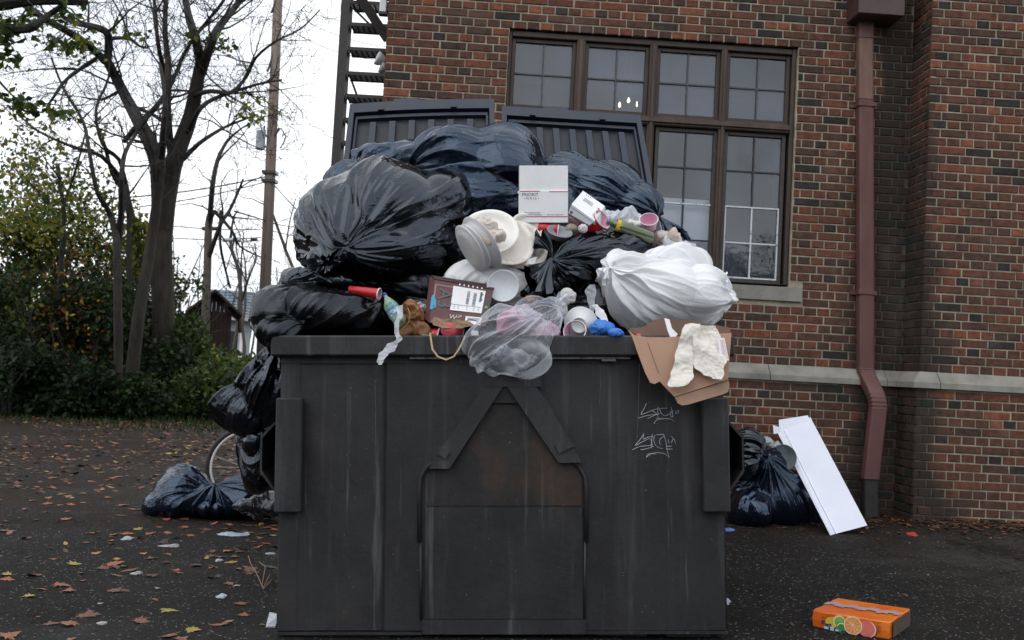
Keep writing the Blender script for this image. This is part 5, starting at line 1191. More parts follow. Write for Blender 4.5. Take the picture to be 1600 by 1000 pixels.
# orange yellow strap and brown crumpled paper beside it
bag([bl(646,500,4.20,18,24,.03), bl(655,515,4.18,14,12,.03), bl(632,518,4.17,12,9,.02)], 'orange brown crumpled paper cup between the soda bottle and the burgundy carton', film_mat('orange_brown_paper', (.30,.13,.05), .5, .4, col2=(.16,.07,.03), bump=.5), name='crumpled_cup', cat='paper', group=None, seed=211, level=4, excess=1.3, relax=6, tent=1.5)
pt = [at(637,481,4.13), at(641,490,4.125), at(639,503,4.12), at(630,513,4.11), at(622,522,4.10)]
tag(MB().tube(pt, .0052, 4, flat=.35).build('yellow_strap', mat('yellow_orange_strap', (.55,.27,.03), .45, (.4,.18,.03), 60)), 'yellow orange strap curling beside the soda bottle', 'strap')
pt = [at(672,520,4.09), at(674,534,4.03), at(676,546,4.01), at(684,557,4.0), at(697,562,4.0), at(709,557,4.0), at(716,547,4.01), at(722,536,4.03), at(727,525,4.08)]
tag(MB().tube(pt, .0042, 5, flat=.3).build('tan_ribbon', mat('tan_ribbon', (.42,.30,.18), .55, (.36,.25,.14), 60)), 'tan ribbon looping down over the front rim beside the clear bag', 'ribbon')
pt = [at(655,527,4.12), at(662,523,4.12), at(670,524,4.11), at(678,520,4.1)]
tag(MB().tube(pt, .004, 5, flat=.4).build('pale_strap', mat('pale_strap', (.50,.44,.34), .6)), 'short pale strap lying on the rim left of the pink cup base', 'strap')
# burgundy printed carton
M_MAR = mat('burgundy_carton', (.105,.040,.042), .6, (.14,.060,.058), 7, 7, bump=.3, bscale=30); M_MARD = mat('burgundy_carton_dark', (.055,.025,.027), .65, (.09,.04,.04), 8)
Pc = [at(671,504,4.15), at(759,510,4.13), at(771,453,4.22), at(679,437,4.24)]
mc = empty('burgundy_carton', Matrix.Translation(at(715,505,4.2)), 'torn burgundy carton marked A3 with white shipping labels facing the camera', 'box')
quadbox(Pc, (-.012,.10,.02)).build('front_panel', M_MAR, mc)
Pl = [at(663,498,4.19), at(671,504,4.149), at(679,437,4.239), at(672,431,4.28)]; quadbox(Pl, (0,.06,0)).build('end_panel', M_MAR, mc)
Pt = [at(680,436,4.238), at(771,452,4.218), at(776,446,4.27), at(674,430,4.29)]; quadbox(Pt, (0,.02,-.004)).build('top_flap', M_MARD, mc)
m_ = MB(); strip(Pc, .02, .40, .88, .905, m_, .0012); strip(Pc,.02,.045,.5,.9,m_,.0012); m_.build('torn_edge', mat('torn_card_edge', (.36,.22,.19), .8), mc)
for q in range(6):
    u = .42+q*.075; w_ = MB(); strip(Pc, u, u+.025, .965, 1.01, w_, .0022); w_.build('white_nick', M_WCARD, mc)
w_ = MB(); strip(Pc, .33, .88, .33, .93, w_, .0016); w_.build('shipping_label', M_WCARD, mc)
w_ = MB(); rr_ = random.Random(4)
for (u0, u1, v0, v1) in ((.58,.63,.52,.84), (.69,.745,.50,.84)):
    v = v0
    while v < v1: h = rr_.uniform(.006,.02); strip(Pc, u0, u1, v, v+h, w_, .002); v += h+rr_.uniform(.008,.018)
for (u, v) in [(u, v) for u in (.38,.45,.60,.72,.80) for v in (.38,.42,.46)]: strip(Pc, u, u+.03, v, v+.008, w_, .002)
strip(Pc, .80, .835, .62, .88, w_, .002); strip(Pc, .835, .85, .66, .70, w_, .002); strip(Pc,.835,.85,.8,.84,w_,.002); strip(Pc, .34, .86, .475, .482, w_, .0021)
w_.build('barcode_print', M_INK, mc)
w_ = MB(); strip(Pc, .62, .90, .015, .22, w_, .0016); w_.build('shipping_label', M_WCARD, mc)
w_ = MB(); u = .66
while u < .86: h = rr_.uniform(.003,.01); strip(Pc, u, u+h, .11, .19, w_, .002); u += h+rr_.uniform(.004,.008)
w_.build('barcode_print', M_INK, mc)
w_ = MB(); pts_ = [onquad(Pc, .62+.24*t, .09+.05*math.sin(math.pi*t), .0025) for t in [i/8 for i in range(9)]]; w_.tube(pts_, [.0004+.0012*math.sin(math.pi*i/8) for i in range(9)], 4); w_.build('smile_mark', M_INK, mc)
w_ = MB(); strip(Pc, .885, 1.0, .30, .70, w_, .0016); w_.build('black_tape', mat('black_tape', (.018,.018,.02), .3, (.04,.04,.04), 20), mc)
w_ = MB(); w_.lathe([(.0005,.0),(.006,0),(.007,-.001)], 12, axisM(onquad(Pc,.94,.5,.003), (0,-1,.3))); w_.build('gold_dot', mat('gold_dot', (.35,.28,.15), .5), mc)
w_ = MB(); w_.add([onquad(Pc, -.02, .30, .002), onquad(Pc, .045, .31, .002), onquad(Pc, .085, .37, .002), onquad(Pc, .075, .50, .002), onquad(Pc, .02, .66, .002), onquad(Pc, -.015, .60, .002)], [(0,1,2,3,4,5)]); w_.build('blue_sticker', mat('blue_sticker', (.03,.30,.48), .4), mc)
ux = (Pc[1]-Pc[0]).normalized(); vz = (Pc[3]-Pc[0]).normalized()
def panel_text(s, u, v, size, m, rot=0, par=mc, P=Pc):
    n = ux.cross(vz); 
    M = Matrix.Translation(onquad(P, u, v, .0018)) @ Matrix((ux, vz, n if n.y < 0 else n)).transposed().to_4x4() @ Matrix.Rotation(R(rot), 4, 'Z')
    return text_mb(s, size, M, thick=.0003).build('lettering', m, par)
panel_text('A3', .10, .82, .084, M_INK, -90); panel_text('UP', .455, .16, .02, M_WCARD2, 0); panel_text('W', .33, .13, .03, M_WCARD2, -10)
panel_text('re', .012, .40, .022, M_INKB, -80)
# torn brown bits along the bottom of the carton
sheet([(677,700,498),(674,736,503),(678,742,508),(690,722,513)], 4.115, 4.10, 'torn kraft strips along the lower edge of the burgundy carton', mat('torn_kraft', (.36,.24,.15), .8, (.25,.15,.09), 30), 18, name='torn_card', n=20, amp=.006, cat='cardboard', group=None)
tag(quadbox([at(737,528,4.1), at(748,528,4.1), at(747,517,4.1), at(736,516,4.1)], (0,.03,0)).build('white_carton', M_WCARD), 'small white box corner sticking up at the rim beside the clear bag', 'box')
# brown paper in the torn back-left bag
bag([bl(566,280,4.96,16,12,.03), bl(580,272,4.98,10,8,.03)], 'brown kraft paper poking out of the torn bag at the back left', mat('brown_paper', (.40,.25,.16), .8, (.30,.18,.11), 14), name='kraft_paper', cat='paper', group=None, seed=215, level=4, excess=1.3, relax=6, tent=2.2)
tag(quadbox([at(1038,377,4.56), at(1052,384,4.56), at(1049,362,4.58), at(1041,360,4.58)], (0,.04,0)).build('card_scrap', M_KRAFT), 'brown card scrap standing at the far right of the heap top', 'cardboard')
# cardboard carton hanging over the rim: front panel with bottom flap, opening behind
cb = empty('hanging_cardboard', Matrix.Translation(at(1070,560,4.02)), 'flattened brown cardboard box hanging over the right end of the front rim', 'cardboard')
def poly_panel(pts, Yt, Yb, yt, yb, th, name, m, par):
    f_ = lambda px, py: at(px, py, Yt+(Yb-Yt)*(py-yt)/(yb-yt)); P = [f_(*p) for p in pts]; n = len(P); d = Vector((0, th, 0))
    w_ = MB(); w_.add(P+[p+d for p in P], [tuple(range(n-1,-1,-1)), tuple(range(n, 2*n))] + [(i, (i+1) % n, n+(i+1) % n, n+i) for i in range(n)]); return w_.build(name, m, par)
poly_panel([(981,515),(992,524),(1012,527),(1040,527),(1143,520),(1141,545),(1139,575),(1137.5,593),(1054,620),(1043,609),(1031,596),(1023,600),(1016,598),(1008,582),(997,553),(988,527)], 4.03, 3.985, 515, 620, .004, 'front_panel', M_KRAFT, cb)
poly_panel([(1054.5,621),(1138,594),(1140,600),(1138,612),(1130,616),(1076,632),(1066,633.5),(1059,630)], 3.984, 3.972, 620, 633, .004, 'bottom_flap', mat('kraft_flap', (.36,.23,.16), .8, (.30,.18,.12), 8), cb)
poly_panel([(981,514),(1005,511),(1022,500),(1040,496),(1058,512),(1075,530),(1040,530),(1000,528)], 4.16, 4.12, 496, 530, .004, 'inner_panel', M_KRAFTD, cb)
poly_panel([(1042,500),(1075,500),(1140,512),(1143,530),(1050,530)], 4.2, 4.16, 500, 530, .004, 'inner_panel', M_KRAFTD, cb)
w_ = MB(); w_.tube([at(1012+i*2.2, 536+i*6.0+random.uniform(-1.5,1.5), 4.018-.0028*i) for i in range(9)], .0009, 4); w_.build('crease', M_KRAFTD, cb)
poly_panel([(1038,497),(1046,499),(1050,513),(1059,522),(1053,530),(1047,526),(1043,516)], 4.06, 4.03, 497, 530, .003, 'white_label', M_WCARD, cb)
tag(quadbox([at(994,528,4.08), at(1002,529,4.08), at(1001,521,4.1), at(995,521,4.1)], (0,.02,0)).build('red_scrap', mat('red_scrap', (.5,.07,.06), .5)), 'tiny red scrap inside the hanging cardboard opening', 'scrap')
# crumpled paper towels on the cardboard
M_TOWEL = mat('cream_paper_towel', (.80,.76,.70), .85, (.70,.66,.59), 9, 6, bump=.5, bscale=120, bdist=.0015)
sheet([(1070,1094,506),(1062,1092,522),(1060,1086,540),(1054,1082,556),(1052,1083,572),(1048,1083,586),(1044,1076,600),(1047,1060,605)], 4.02, 3.955, 'narrow crumpled paper towel hanging at the left of the two on the cardboard', M_TOWEL, 5)
sheet([(1086,1118,508),(1080,1122,520),(1082,1128,535),(1081,1132,550),(1083,1134,562),(1085,1130,574),(1098,1130,584),(1112,1127,592)], 4.03, 3.96, 'wider crumpled paper towel hanging at the right of the two on the cardboard', M_TOWEL, 6)
sheet([(619,630,478),(622,630,492),(617,625,505),(615,622,520),(618,628,530),(604,620,538),(600,616,546),(592,608,554),(588,601,563),(592,598,571)], 4.09, 4.0, 'twisted pale plastic strand dangling over the rim at the left', M_MILKY, 15, name='plastic_strand', n=10, amp=.006, cat='plastic strip', group=None)
sheet([(920,928,445),(914,930,455),(918,930,466),(921,930,478),(919,926,490),(921,924,497)], 4.2, 4.2, 'thin grey plastic strip hanging beside the white kitchen bag', M_MILKY, 16, name='plastic_strip', n=10, amp=.006, cat='plastic strip', group=None)
sheet([(924,934,476),(930,945,488),(940,950,500),(946,955,514),(950,957,526)], 4.24, 4.16, 'grey white strap of film between the blue glove and the white kitchen bag', M_WHITE, 17, name='plastic_strip', n=8, amp=.006, cat='plastic strip', group=None)
Pp = [at(1126,565,3.975), at(1139,563,3.975), at(1132,528,4.0), at(1121,528,4.0)]
ps = empty('printed_paper', Matrix.Translation(at(1130,560,3.98)), 'strip of white paper with red print behind the right paper towel', 'paper')
quadbox(Pp, (0,.002,0)).build('sheet', M_WCARD, ps); w_ = MB(); rr_ = random.Random(9)
for u in (.35,.5,.62,.8):
    v = .1
    while v < .9: h = rr_.uniform(.02,.07); strip(Pp, u, u+.07, v, v+h, w_); v += h+.03
w_.build('red_print', mat('faded_red_print', (.5,.16,.16), .6), ps)
# ------------------------------------------------------------------ things on the ground
P0, P1, P2 = ong(1269.5,980), ong(1389,1000), ong(1421,977); hb = Vector((0,0,26*P0.y/FPX)); P3 = P0+(P2-P1)
ob = empty('orange_soda_carton', Matrix.Translation((P0+P2)/2), 'orange fruit-print drinks carton lying on the asphalt at the lower right', 'carton')
M_OR = mat('orange_printed_card', (.68,.115,.012), .38, (.75,.20,.015), 6, 4, bump=.35, bscale=14, bdist=.01, coat=.2)
def cbox(A, B, C_, D_, h, m, nm):   # softly dented box
    w_ = MB(); n = 10; V = []; F_ = []
    ring = [A, B, C_, D_]
    loop = []
    for s in range(4):
        for i in range(n): loop.append(ring[s].lerp(ring[(s+1) % 4], i/n))
    cen = (A+B+C_+D_)/4; L_ = [0, .06, .5, .94, 1.0]
    for li, t in enumerate(L_):
        for i, p in enumerate(loop):
            ins = (.975 if t in (0, 1.0) else 1.0); cor = .985 if i % n == 0 else 1
            q = cen + (p-cen)*ins*cor + h*t
            dn = .004*mnoise.noise(q*22)+.003*mnoise.noise(q*9+Vector((3,1,2)))
            V.append(q + (p-cen).normalized()*dn*2)
    m4 = 4*n
    for l in range(len(L_)-1):
        for i in range(m4): F_.append((l*m4+i, l*m4+(i+1) % m4, (l+1)*m4+(i+1) % m4, (l+1)*m4+i))
    b = (len(L_)-1)*m4
    # top as a grid between the long sides, slightly sunken
    F_.append(tuple(b+i for i in range(m4))); F_.append(tuple(range(m4-1, -1, -1)))
    w_.add(V, F_); return w_.build(nm, m, ob)
cbox(P0, P1, P2, P3, hb, M_OR, 'body')
cen = (P0+P1+P2+P3)/4
Pf = [P0, P1, P1+hb, P0+hb]; Pf = [p+(Vector((p.x,p.y,0))-Vector((cen.x,cen.y,0))).normalized()*.003 for p in Pf]
def disc(u, v, r, m, nm, lift, asp=1.0, n=24, a0=0, a1=360):
    c = onquad(Pf, u, v, lift); ux_ = (Pf[1]-Pf[0]).normalized(); uz = Vector((0,0,1)); w_ = MB(); V = [c]
    for i in range(n+1): a = R(a0+(a1-a0)*i/n); V.append(c + ux_*math.cos(a)*r + uz*math.sin(a)*r*asp)
    w_.add(V, [(0,i+1,i+2) for i in range(n)]); return w_.build(nm, m, ob)
mo = {k_: mat(k_, c_, .4, c2_, 40) for k_, c_, c2_ in (('lime_print',(.16,.42,.04),(.25,.5,.08)),('dark_green_print',(.04,.20,.05),(.06,.28,.07)),('orange_slice_print',(.72,.26,.06),(.80,.36,.12)),('pale_rind_print',(.80,.68,.50),None),('grapefruit_print',(.66,.13,.12),(.72,.2,.18)),('yellow_print',(.70,.42,.03),(.6,.5,.05)),('blue_lettering_print',(.03,.05,.25),(.02,.02,.08)),('light_blue_print',(.25,.55,.72),(.5,.7,.8)),('dark_brown_print',(.22,.06,.03),(.3,.1,.04)))}
H = hb.z
disc(.30, .50, H*.55, mo['yellow_print'], 'yellow_patch', .004, .55)
disc(.365, .60, H*.36, mo['pale_rind_print'], 'rind', .0045); disc(.37, .58, H*.30, mo['lime_print'], 'lime_slice', .005); disc(.40, .28, H*.34, mo['dark_green_print'], 'lime_slice', .0055)
disc(.40, .26, H*.30, mo['pale_rind_print'], 'rind', .0058, a0=60, a1=170); disc(.40, .24, H*.25, mo['dark_green_print'], 'lime_slice', .0061)
disc(.72, .42, H*.46, mo['grapefruit_print'], 'grapefruit_slice', .0050, 1.0); disc(.735, .42, H*.46, mo['pale_rind_print'], 'rind', .0046)
disc(.545, .50, H*.53, mo['pale_rind_print'], 'rind', .0066); disc(.545, .50, H*.47, mo['orange_slice_print'], 'orange_slice', .0070); disc(.545, .52, H*.05, mo['pale_rind_print'], 'pip', .0074)
for q in range(10):
    a = q*math.pi/5; w_ = MB(); c = onquad(Pf, .545, .50, .0073); ux_ = (Pf[1]-Pf[0]).normalized()
    d = ux_*math.cos(a)+Vector((0,0,1))*math.sin(a); w_.tube([c+d*H*.07, c+d*H*.42], .0007, 4); w_.build('segment_line', mo['pale_rind_print'], ob)
w_ = MB()
for (u, v, w, h) in ((.13,.42,.05,.10),(.13,.30,.03,.08),(.19,.22,.04,.15),(.20,.05,.08,.1),(.40,.03,.08,.1),(.235,.28,.03,.12)): strip(Pf, u, u+w, v, v+h, w_, .0062)
w_.build('printed_lettering', mo['blue_lettering_print'], ob)
w_ = MB()
for (u, v, w, h) in ((.17,.06,.06,.14),(.25,.02,.05,.2),(.32,.03,.04,.12)): strip(Pf, u, u+w, v, v+h, w_, .0068)
w_.build('light_blue_print', mo['light_blue_print'], ob)
w_ = MB()
for v in (.35,.45,.55,.65):
    u = .80
    while u < .88: strip(Pf, u, u+.012, v, v+.06, w_, .004); u += .018
for (u, v) in ((.12,.6),(.14,.68),(.17,.62)): strip(Pf, u, u+.02, v, v+.05, w_, .004)
w_.build('fine_print', mo['dark_brown_print'], ob)
Pr = [P1, P2, P2+hb, P1+hb]; w_ = MB(); Pr = [p+(P1-P0).normalized()*.007 for p in Pr]; strip(Pr, .10, .93, .06, .93, w_, .001); w_.build('dark_end_patch', mat('dark_brown_end_card', (.055,.042,.035), .8, (.09,.06,.045), 14), ob)  # flat dark brown patch laid on the closed right end
tp = [P0+hb, P1+hb, P2+hb, P3+hb]; w_ = MB()
N_ = 14
for i in range(N_):
    u0, u1 = i/N_, (i+1)/N_; a0 = .42+.05*math.sin(i*1.7); w_.add([onq+Vector((0,0,.004)) for onq in (tp[0].lerp(tp[1],u0).lerp(tp[3].lerp(tp[2],u0), a0), tp[0].lerp(tp[1],u1).lerp(tp[3].lerp(tp[2],u1), a0+.01*math.sin(i)), tp[0].lerp(tp[1],u1).lerp(tp[3].lerp(tp[2],u1), a0+.2), tp[0].lerp(tp[1],u0).lerp(tp[3].lerp(tp[2],u0), a0+.19))], [(0,1,2,3)])
w_.build('glued_seam', mat('torn_grey_purple_seam', (.38,.28,.33), .6, (.50,.20,.12), 26, lo=.5, hi=.6), ob)
# long white foam channel leaning on the wall
M_BOARD = mat('white_corrugated_board', (.84,.87,.97), .6, (.78,.82,.94), 3, 5, bump=.12, bscale=30)
lb = empty('white_packing_board', Matrix.Translation(ong(1325,828)), 'long white folded packing board leaning against the brick wall beside the bags', 'packing board')
bBR, bBL = ong(1355,821), ong(1306,834); tL, tR = at(1224,671,7.70), at(1266,652,7.72)
sl_ = at(1211,668,7.74); sb_ = ong(1297.5,836.5)
def thin(P, d, nm, m=M_BOARD, nseg=14, bow=.0):
    w_ = MB(); V = []
    for k_ in range(nseg+1):
        t = k_/nseg; a = P[0].lerp(P[3], t); b = P[1].lerp(P[2], t); bw = Vector((0,-1,0))*(bow*math.sin(math.pi*t))
        V += [a+bw, b+bw, b+bw+d, a+bw+d]
    F_ = []
    for k_ in range(nseg): o_ = k_*4; F_ += [(o_,o_+1,o_+5,o_+4),(o_+1,o_+2,o_+6,o_+5),(o_+2,o_+3,o_+7,o_+6),(o_+3,o_,o_+4,o_+7)]
    F_ += [(3,2,1,0),(nseg*4,nseg*4+1,nseg*4+2,nseg*4+3)]; w_.add(V, F_); return w_.build(nm, m, lb)
nrm_ = (tR-tL).cross(bBL-tL).normalized(); ro_ = Vector((0,0,CAMZ)); rd_ = bBR-ro_; bBR = ro_ + rd_*((bBL-ro_).dot(nrm_)/rd_.dot(nrm_))
thin([bBL, bBR, tR, tL], Vector((.004,.010,0)), 'front_panel', nseg=1)
thin([sb_, bBL+Vector((-.003,0,0)), tL+Vector((-.003,0,0)), sl_], Vector((.0,.012,0)), 'side_panel', nseg=1)
thin([at(1218,676,7.695), at(1266,657,7.70), at(1262,649,7.73), at(1217,656,7.73)], Vector((0,.006,0)), 'folded_top_flap', nseg=4)
thin([at(1209,678,7.70), at(1221,676,7.69), at(1219,668,7.70), at(1208,664,7.72)], Vector((0,.006,0)), 'crumpled_corner', nseg=4)
w_ = MB(); w_.tube([at(1231,697,7.655), at(1279,684,7.665)], .0016, 4); w_.build('crease', mat('board_crease', (.45,.48,.58), .7), lb)
# bicycle wheel lying behind the hanging bag
wc = Vector((at(390,706,7.45).x, 7.45, 0)); wr = .315; wc.z = gz(wc.x, 7.2)+wr
T = Matrix.Translation(wc) @ Matrix.Rotation(R(8), 4, 'Z') @ Matrix.Rotation(R(90), 4, 'X')
bw_ = empty('bicycle_wheel', T, 'old bicycle wheel with white rim standing behind the hanging black bag', 'bicycle wheel')
def torus(Rr, r, m, nm, n=48, k_=8, fl=1.0):
    w_ = MB(); V = []; F_ = []
    for i in range(n):
        a = 2*math.pi*i/n
        for j in range(k_): b = 2*math.pi*j/k_; V.append(((Rr+r*math.cos(b))*math.cos(a), (Rr+r*math.cos(b))*math.sin(a), r*fl*math.sin(b)))
    for i in range(n):
        for j in range(k_): F_.append((i*k_+j, ((i+1) % n)*k_+j, ((i+1) % n)*k_+(j+1) % k_, i*k_+(j+1) % k_))
    w_.add(V, F_, 0, T); return w_.build(nm, m, bw_, smooth=True)
torus(wr-.018, .017, mat('black_tyre', (.02,.02,.02), .7), 'tyre'); torus(wr-.042, .0105, mat('white_rim_paint', (.70,.69,.66), .4), 'rim')
w_ = MB(); w_.tube([T @ Vector((0,0,-.04)), T @ Vector((0,0,.04))], .014, 10); w_.build('hub', M_WM, bw_)
w_ = MB()
for q in range(20):
    a = 2*math.pi*q/20; w_.tube([T @ Vector((0,0,.03*(-1)**q)), T @ Vector(((wr-.045)*math.cos(a+.3*(-1)**(q//2)), (wr-.045)*math.sin(a+.3*(-1)**(q//2)), 0))], .0012, 3, cap=False)
w_.build('spokes', M_WM, bw_)['kind'] = 'stuff'
# clear water bottle and small litter
p = ong(330,803)+Vector((0,0,.028)); q_ = ong(368,801)+Vector((0,0,.028)); T = axisM(p, q_-p); Lb = (q_-p).length
pb = empty('water_bottle', T, 'empty clear water bottle lying on the asphalt in front of the blue-black bag', 'bottle')
MB().lathe([(.0005,0),(.024,0),(.028,.01),(.024,.03),(.028,.05),(.024,.07),(.028,.09),(.028,Lb*.7),(.012,Lb*.9),(.012,Lb)], 20, T, jit=.1).build('body', film_mat('clear_bottle_plastic', (.6,.68,.75), .1, 1.0, alpha=.35, bump=.4), pb, smooth=True)
MB().lathe([(.0005,Lb),(.013,Lb),(.013,Lb+.014),(.0005,Lb+.015)], 14, T).build('cap', M_WCARD, pb, smooth=True)
def litter(px, py, rx, ry, label, m, seed, rot=0, name='litter_scrap', cat='litter', hgt=.006):
    p = ong(px, py); s = p.y/FPX
    x, f = make_film([((p.x, p.y, p.z+hgt*.6), (rx*s, ry*s*3.0, hgt)), ((p.x+rx*s*.6, p.y+ry*s, p.z+hgt*.6), (rx*s*.5, ry*s*2, hgt*.8))], level=4, fine=0, seed=seed, iters=2, crumple=1.0, fold=0, floor=p.z+.001); x[:,2] = p.z+(x[:,2]-p.z)*.6
    return tag(film_obj(name, x, f, m), label, cat)
M_WP = film_mat('dirty_white_film', (.36,.41,.50), .3, .5, bump=.5); M_WPP = mat('dirty_white_paper', (.40,.40,.40), .8, (.25,.25,.24), 40); M_SIL = mat('silver_wrapper', (.55,.58,.62), .25, (.3,.33,.36), 60, metal=.6)
litter(361, 836, 20, 4, 'pale blue crumpled plastic scrap on the asphalt below the blue-black bag', M_WP, 401)
litter(259, 854, 13, 2, 'thin twisted white paper strip on the asphalt left of centre', M_WPP, 402)
litter(341, 877, 4, 2.5, 'tiny white bottle cap on the asphalt left of the dumpster', M_WPP, 403)
litter(196, 843, 7, 3, 'pale grey paper scrap on the asphalt among leaves', M_WPP, 404); litter(211, 897, 8, 2, 'small light grey paper fleck nearer the camera on the left', M_WPP, 405)
litter(344, 933, 7, 3, 'grey blue scrap near the foot of the dumpster on the left', M_WP, 406); litter(158, 975, 6, 1.5, 'thin white sliver near the bottom left', M_WPP, 407)
litter(421, 866, 7, 1.2, 'thin white straw piece beside the dumpster', M_WPP, 408); litter(1136, 829, 8, 2.5, 'blue and white plastic scrap on the ground at the right foot of the dumpster', film_mat('blue_scrap', (.12,.2,.5), .4, .4), 409)
litter(1134, 942, 4, 4, 'small pale blue tissue scrap touching the right side of the dumpster', M_WP, 410, hgt=.02); litter(1424, 836, 5, 4, 'small red scrap on the soil by the brick pier', mat('red_litter', (.42,.05,.04), .5), 411)
P_ = [ong(415,981), ong(430,982), ong(436,961), ong(421,960)]; w_ = MB(); w_.add([p+Vector((0,0,.004+.006*(i in (1,3)))) for i, p in enumerate(P_)]+[p+Vector((0,0,.001)) for p in P_], [(0,1,2,3),(7,6,5,4),(0,4,5,1),(1,5,6,2),(2,6,7,3),(3,7,4,0)])
tag(w_.build('silver_packet', M_SIL), 'small silver packet lying at the left foot of the dumpster', 'litter')
for i, pts in enumerate([[(388,870),(391,890),(400,905),(411,921)], [(411,921),(421,909),(436,900)], [(405,880),(414,896),(409,918)], [(411,923),(424,917),(437,908)]]):
    P_ = [ong(x, y) for x, y in pts]; w_ = MB(); w_.tube([p+Vector((0,0,.006+.03*math.sin(math.pi*j/(len(P_)-1)))) for j, p in enumerate(P_)], .0022, 5)
    tag(w_.build('dry_stem', mat('dry_stem', (.24,.17,.11), .8)), 'dry brown stalk lying on the asphalt beside the left foot of the dumpster', 'twig', 'dry stalks by the left foot of the dumpster')
# ------------------------------------------------------------------ fallen leaves, grit
M_LEAF = ramp_mat('fallen_leaf', 'tint', [(0,(.045,.028,.018)),(.3,(.13,.06,.035)),(.5,(.26,.105,.058)),(.66,(.33,.095,.045)),(.8,(.42,.17,.04)),(.92,(.30,.26,.06)),(1,(.36,.35,.30))], rough=.6, noise_amt=.35, nscale=60, bump=.5, bscale=120, spec=.35)
rl = random.Random(77)
def leaf_geo(kind, r, sc=1.0):
    out = []
    if kind == 'maple':
        lob = [(-90,.42),(-60,.30),(-38,.62),(-18,.40),(2,.88),(22,.50),(40,.72),(58,.52),(90,1.0),(122,.52),(140,.72),(158,.50),(178,.88),(198,.40),(218,.62),(240,.30)]
    else: lob = [(-90,.9),(-60,.5),(-20,.36),(20,.36),(60,.55),(90,1.0),(120,.55),(160,.36),(200,.36),(240,.5)]
    cx = r.uniform(-.4,.4); cy = r.uniform(-.2,.5); tw = r.uniform(-.3,.3)
    def P(a, d):
        x, y = d*math.cos(R(a)), d*math.sin(R(a)); z = cx*x*x*.6+cy*y*y*.5+tw*x*y + r.uniform(-.05,.05)
        return (x*sc, y*sc, z*sc*.7)
    V = [(0, 0, .02*sc)]; V += [P(a+r.uniform(-5,5), d*r.uniform(.85,1.1)) for a, d in lob]; n = len(lob)
    zmin = min(v[2] for v in V); V = [(x, y, z-zmin*.8) for x, y, z in V]
    F_ = [(0, 1+i, 1+(i+1) % n) for i in range(n)]
    k_ = len(V); V += [(-.012*sc,-.35*sc,.02*sc), (.012*sc,-.35*sc,.02*sc), (r.uniform(-.2,.2)*sc,-.95*sc,.03*sc)]; F_.append((k_, k_+1, k_+2))
    return V, F_
leaf_meshes = {}
def leaf_mesh(kind, t):
    key = (kind, round(t, 1), rl.randrange(3))
    if key not in leaf_meshes:
        V, F_ = leaf_geo(kind, rl, .5); me = bpy.data.meshes.new('fallen_leaf'); me.from_pydata(V, [], F_); me.materials.append(M_LEAF)
        a = me.attributes.new('tint', 'FLOAT', 'FACE'); a.data.foreach_set('value', [key[1]]*len(F_)); leaf_meshes[key] = me
    return leaf_meshes[key]
def clear_ok(p):
    u = DM.inverted() @ p
    if UL-.05 < u.x < UR+.05 and -.06 < u.y < DEP+.05: return False
    return p.y < 7.35 or p.x < -1.2
def put_leaf(p, size, t, kind='maple'):
    o = bpy.data.objects.new('fallen_leaf', leaf_mesh(kind, t)); C.objects.link(o)
    o.location = p+Vector((0,0,.003)); o.rotation_euler = (rl.uniform(-.12,.12), rl.uniform(-.12,.12), rl.uniform(0,6.28)); o.scale = (size,)*3
    side = ('in the foreground' if p.y < 5.2 else ('in the middle of the yard' if p.y < 8.5 else 'towards the trees')) + (' left of the dumpster' if p.x < 0 else ' right of the dumpster')
    sz_ = 'large ' if size > .125 else ('small ' if size < .085 else '')
    cn = 'brown' if t < .4 else ('rusty orange' if t < .7 else ('bright orange' if t < .86 else ('yellow green' if t < .96 else 'pale grey')))
    tag(o, f'{sz_}{cn} fallen leaf {side}', 'leaf', f'{sz_}{cn} leaves {side}')
for (px, py, w, t) in [(92,915,34,.5),(65,922,20,.5),(105,925,26,.5),(128,908,14,.4),(48,932,26,.9),(137,963,42,.35),(80,976,30,.35),(175,882,34,.6),(195,886,18,.9),(262,812,18,.6),(260,833,18,.5),(110,789,16,.7),(92,790,14,.75),(72,801,12,.5),(48,783,14,.5),(112,756,14,.6),(142,834,14,.75),(172,846,14,.5),(192,790,22,.55),(170,778,16,.7),(222,866,16,.75),(264,867,14,.5),(355,862,20,.8),(368,871,18,.7),(415,850,18,.65),(277,896,20,.5),(360,913,20,.5),(376,945,26,.4),(357,972,20,.93),(408,977,12,.93),(250,808,12,.5),(83,874,14,.4),(245,722,12,.8),(247,762,12,.5),(330,810,16,.7),(315,808,14,.6),(428,822,14,.7),(405,842,10,.9),(98,773,18,.9),(130,786,10,1.),(200,842,8,1.),(245,920,14,1.),(155,944,12,1.),(243,938,14,.5),(265,995,34,.4),(112,1000,20,.5),(60,965,10,.4),(20,830,12,.5),(10,815,12,.5),(30,810,10,.5),(1260,985,10,.3),(370,916,14,1.),(330,888,10,.85),(285,827,8,.5)]:
    p = ong(px, py); put_leaf(p, w*p.y/FPX/.80, t)
cnt = 0
while cnt < 200:
    y = 3.6+rl.random()**.8*10; x = rl.uniform(-.72*y-.3, -1.0 if rl.random() < .93 else .62*y)
    p = Vector((x, y, gz(x, y)))
    if not clear_ok(p): continue
    u_, v_, _ = proj(p)
    if not (-20 < u_ < 1620 and v_ < 1010): continue
    t = rl.choice([.2,.3,.4,.4,.5,.5,.5,.6,.6,.7,.8,.9,1.]); put_leaf(p, rl.uniform(.07,.135)*(1 if t < .95 else .6), t, 'maple' if rl.random() < .75 else 'oval'); cnt += 1
st = MB()
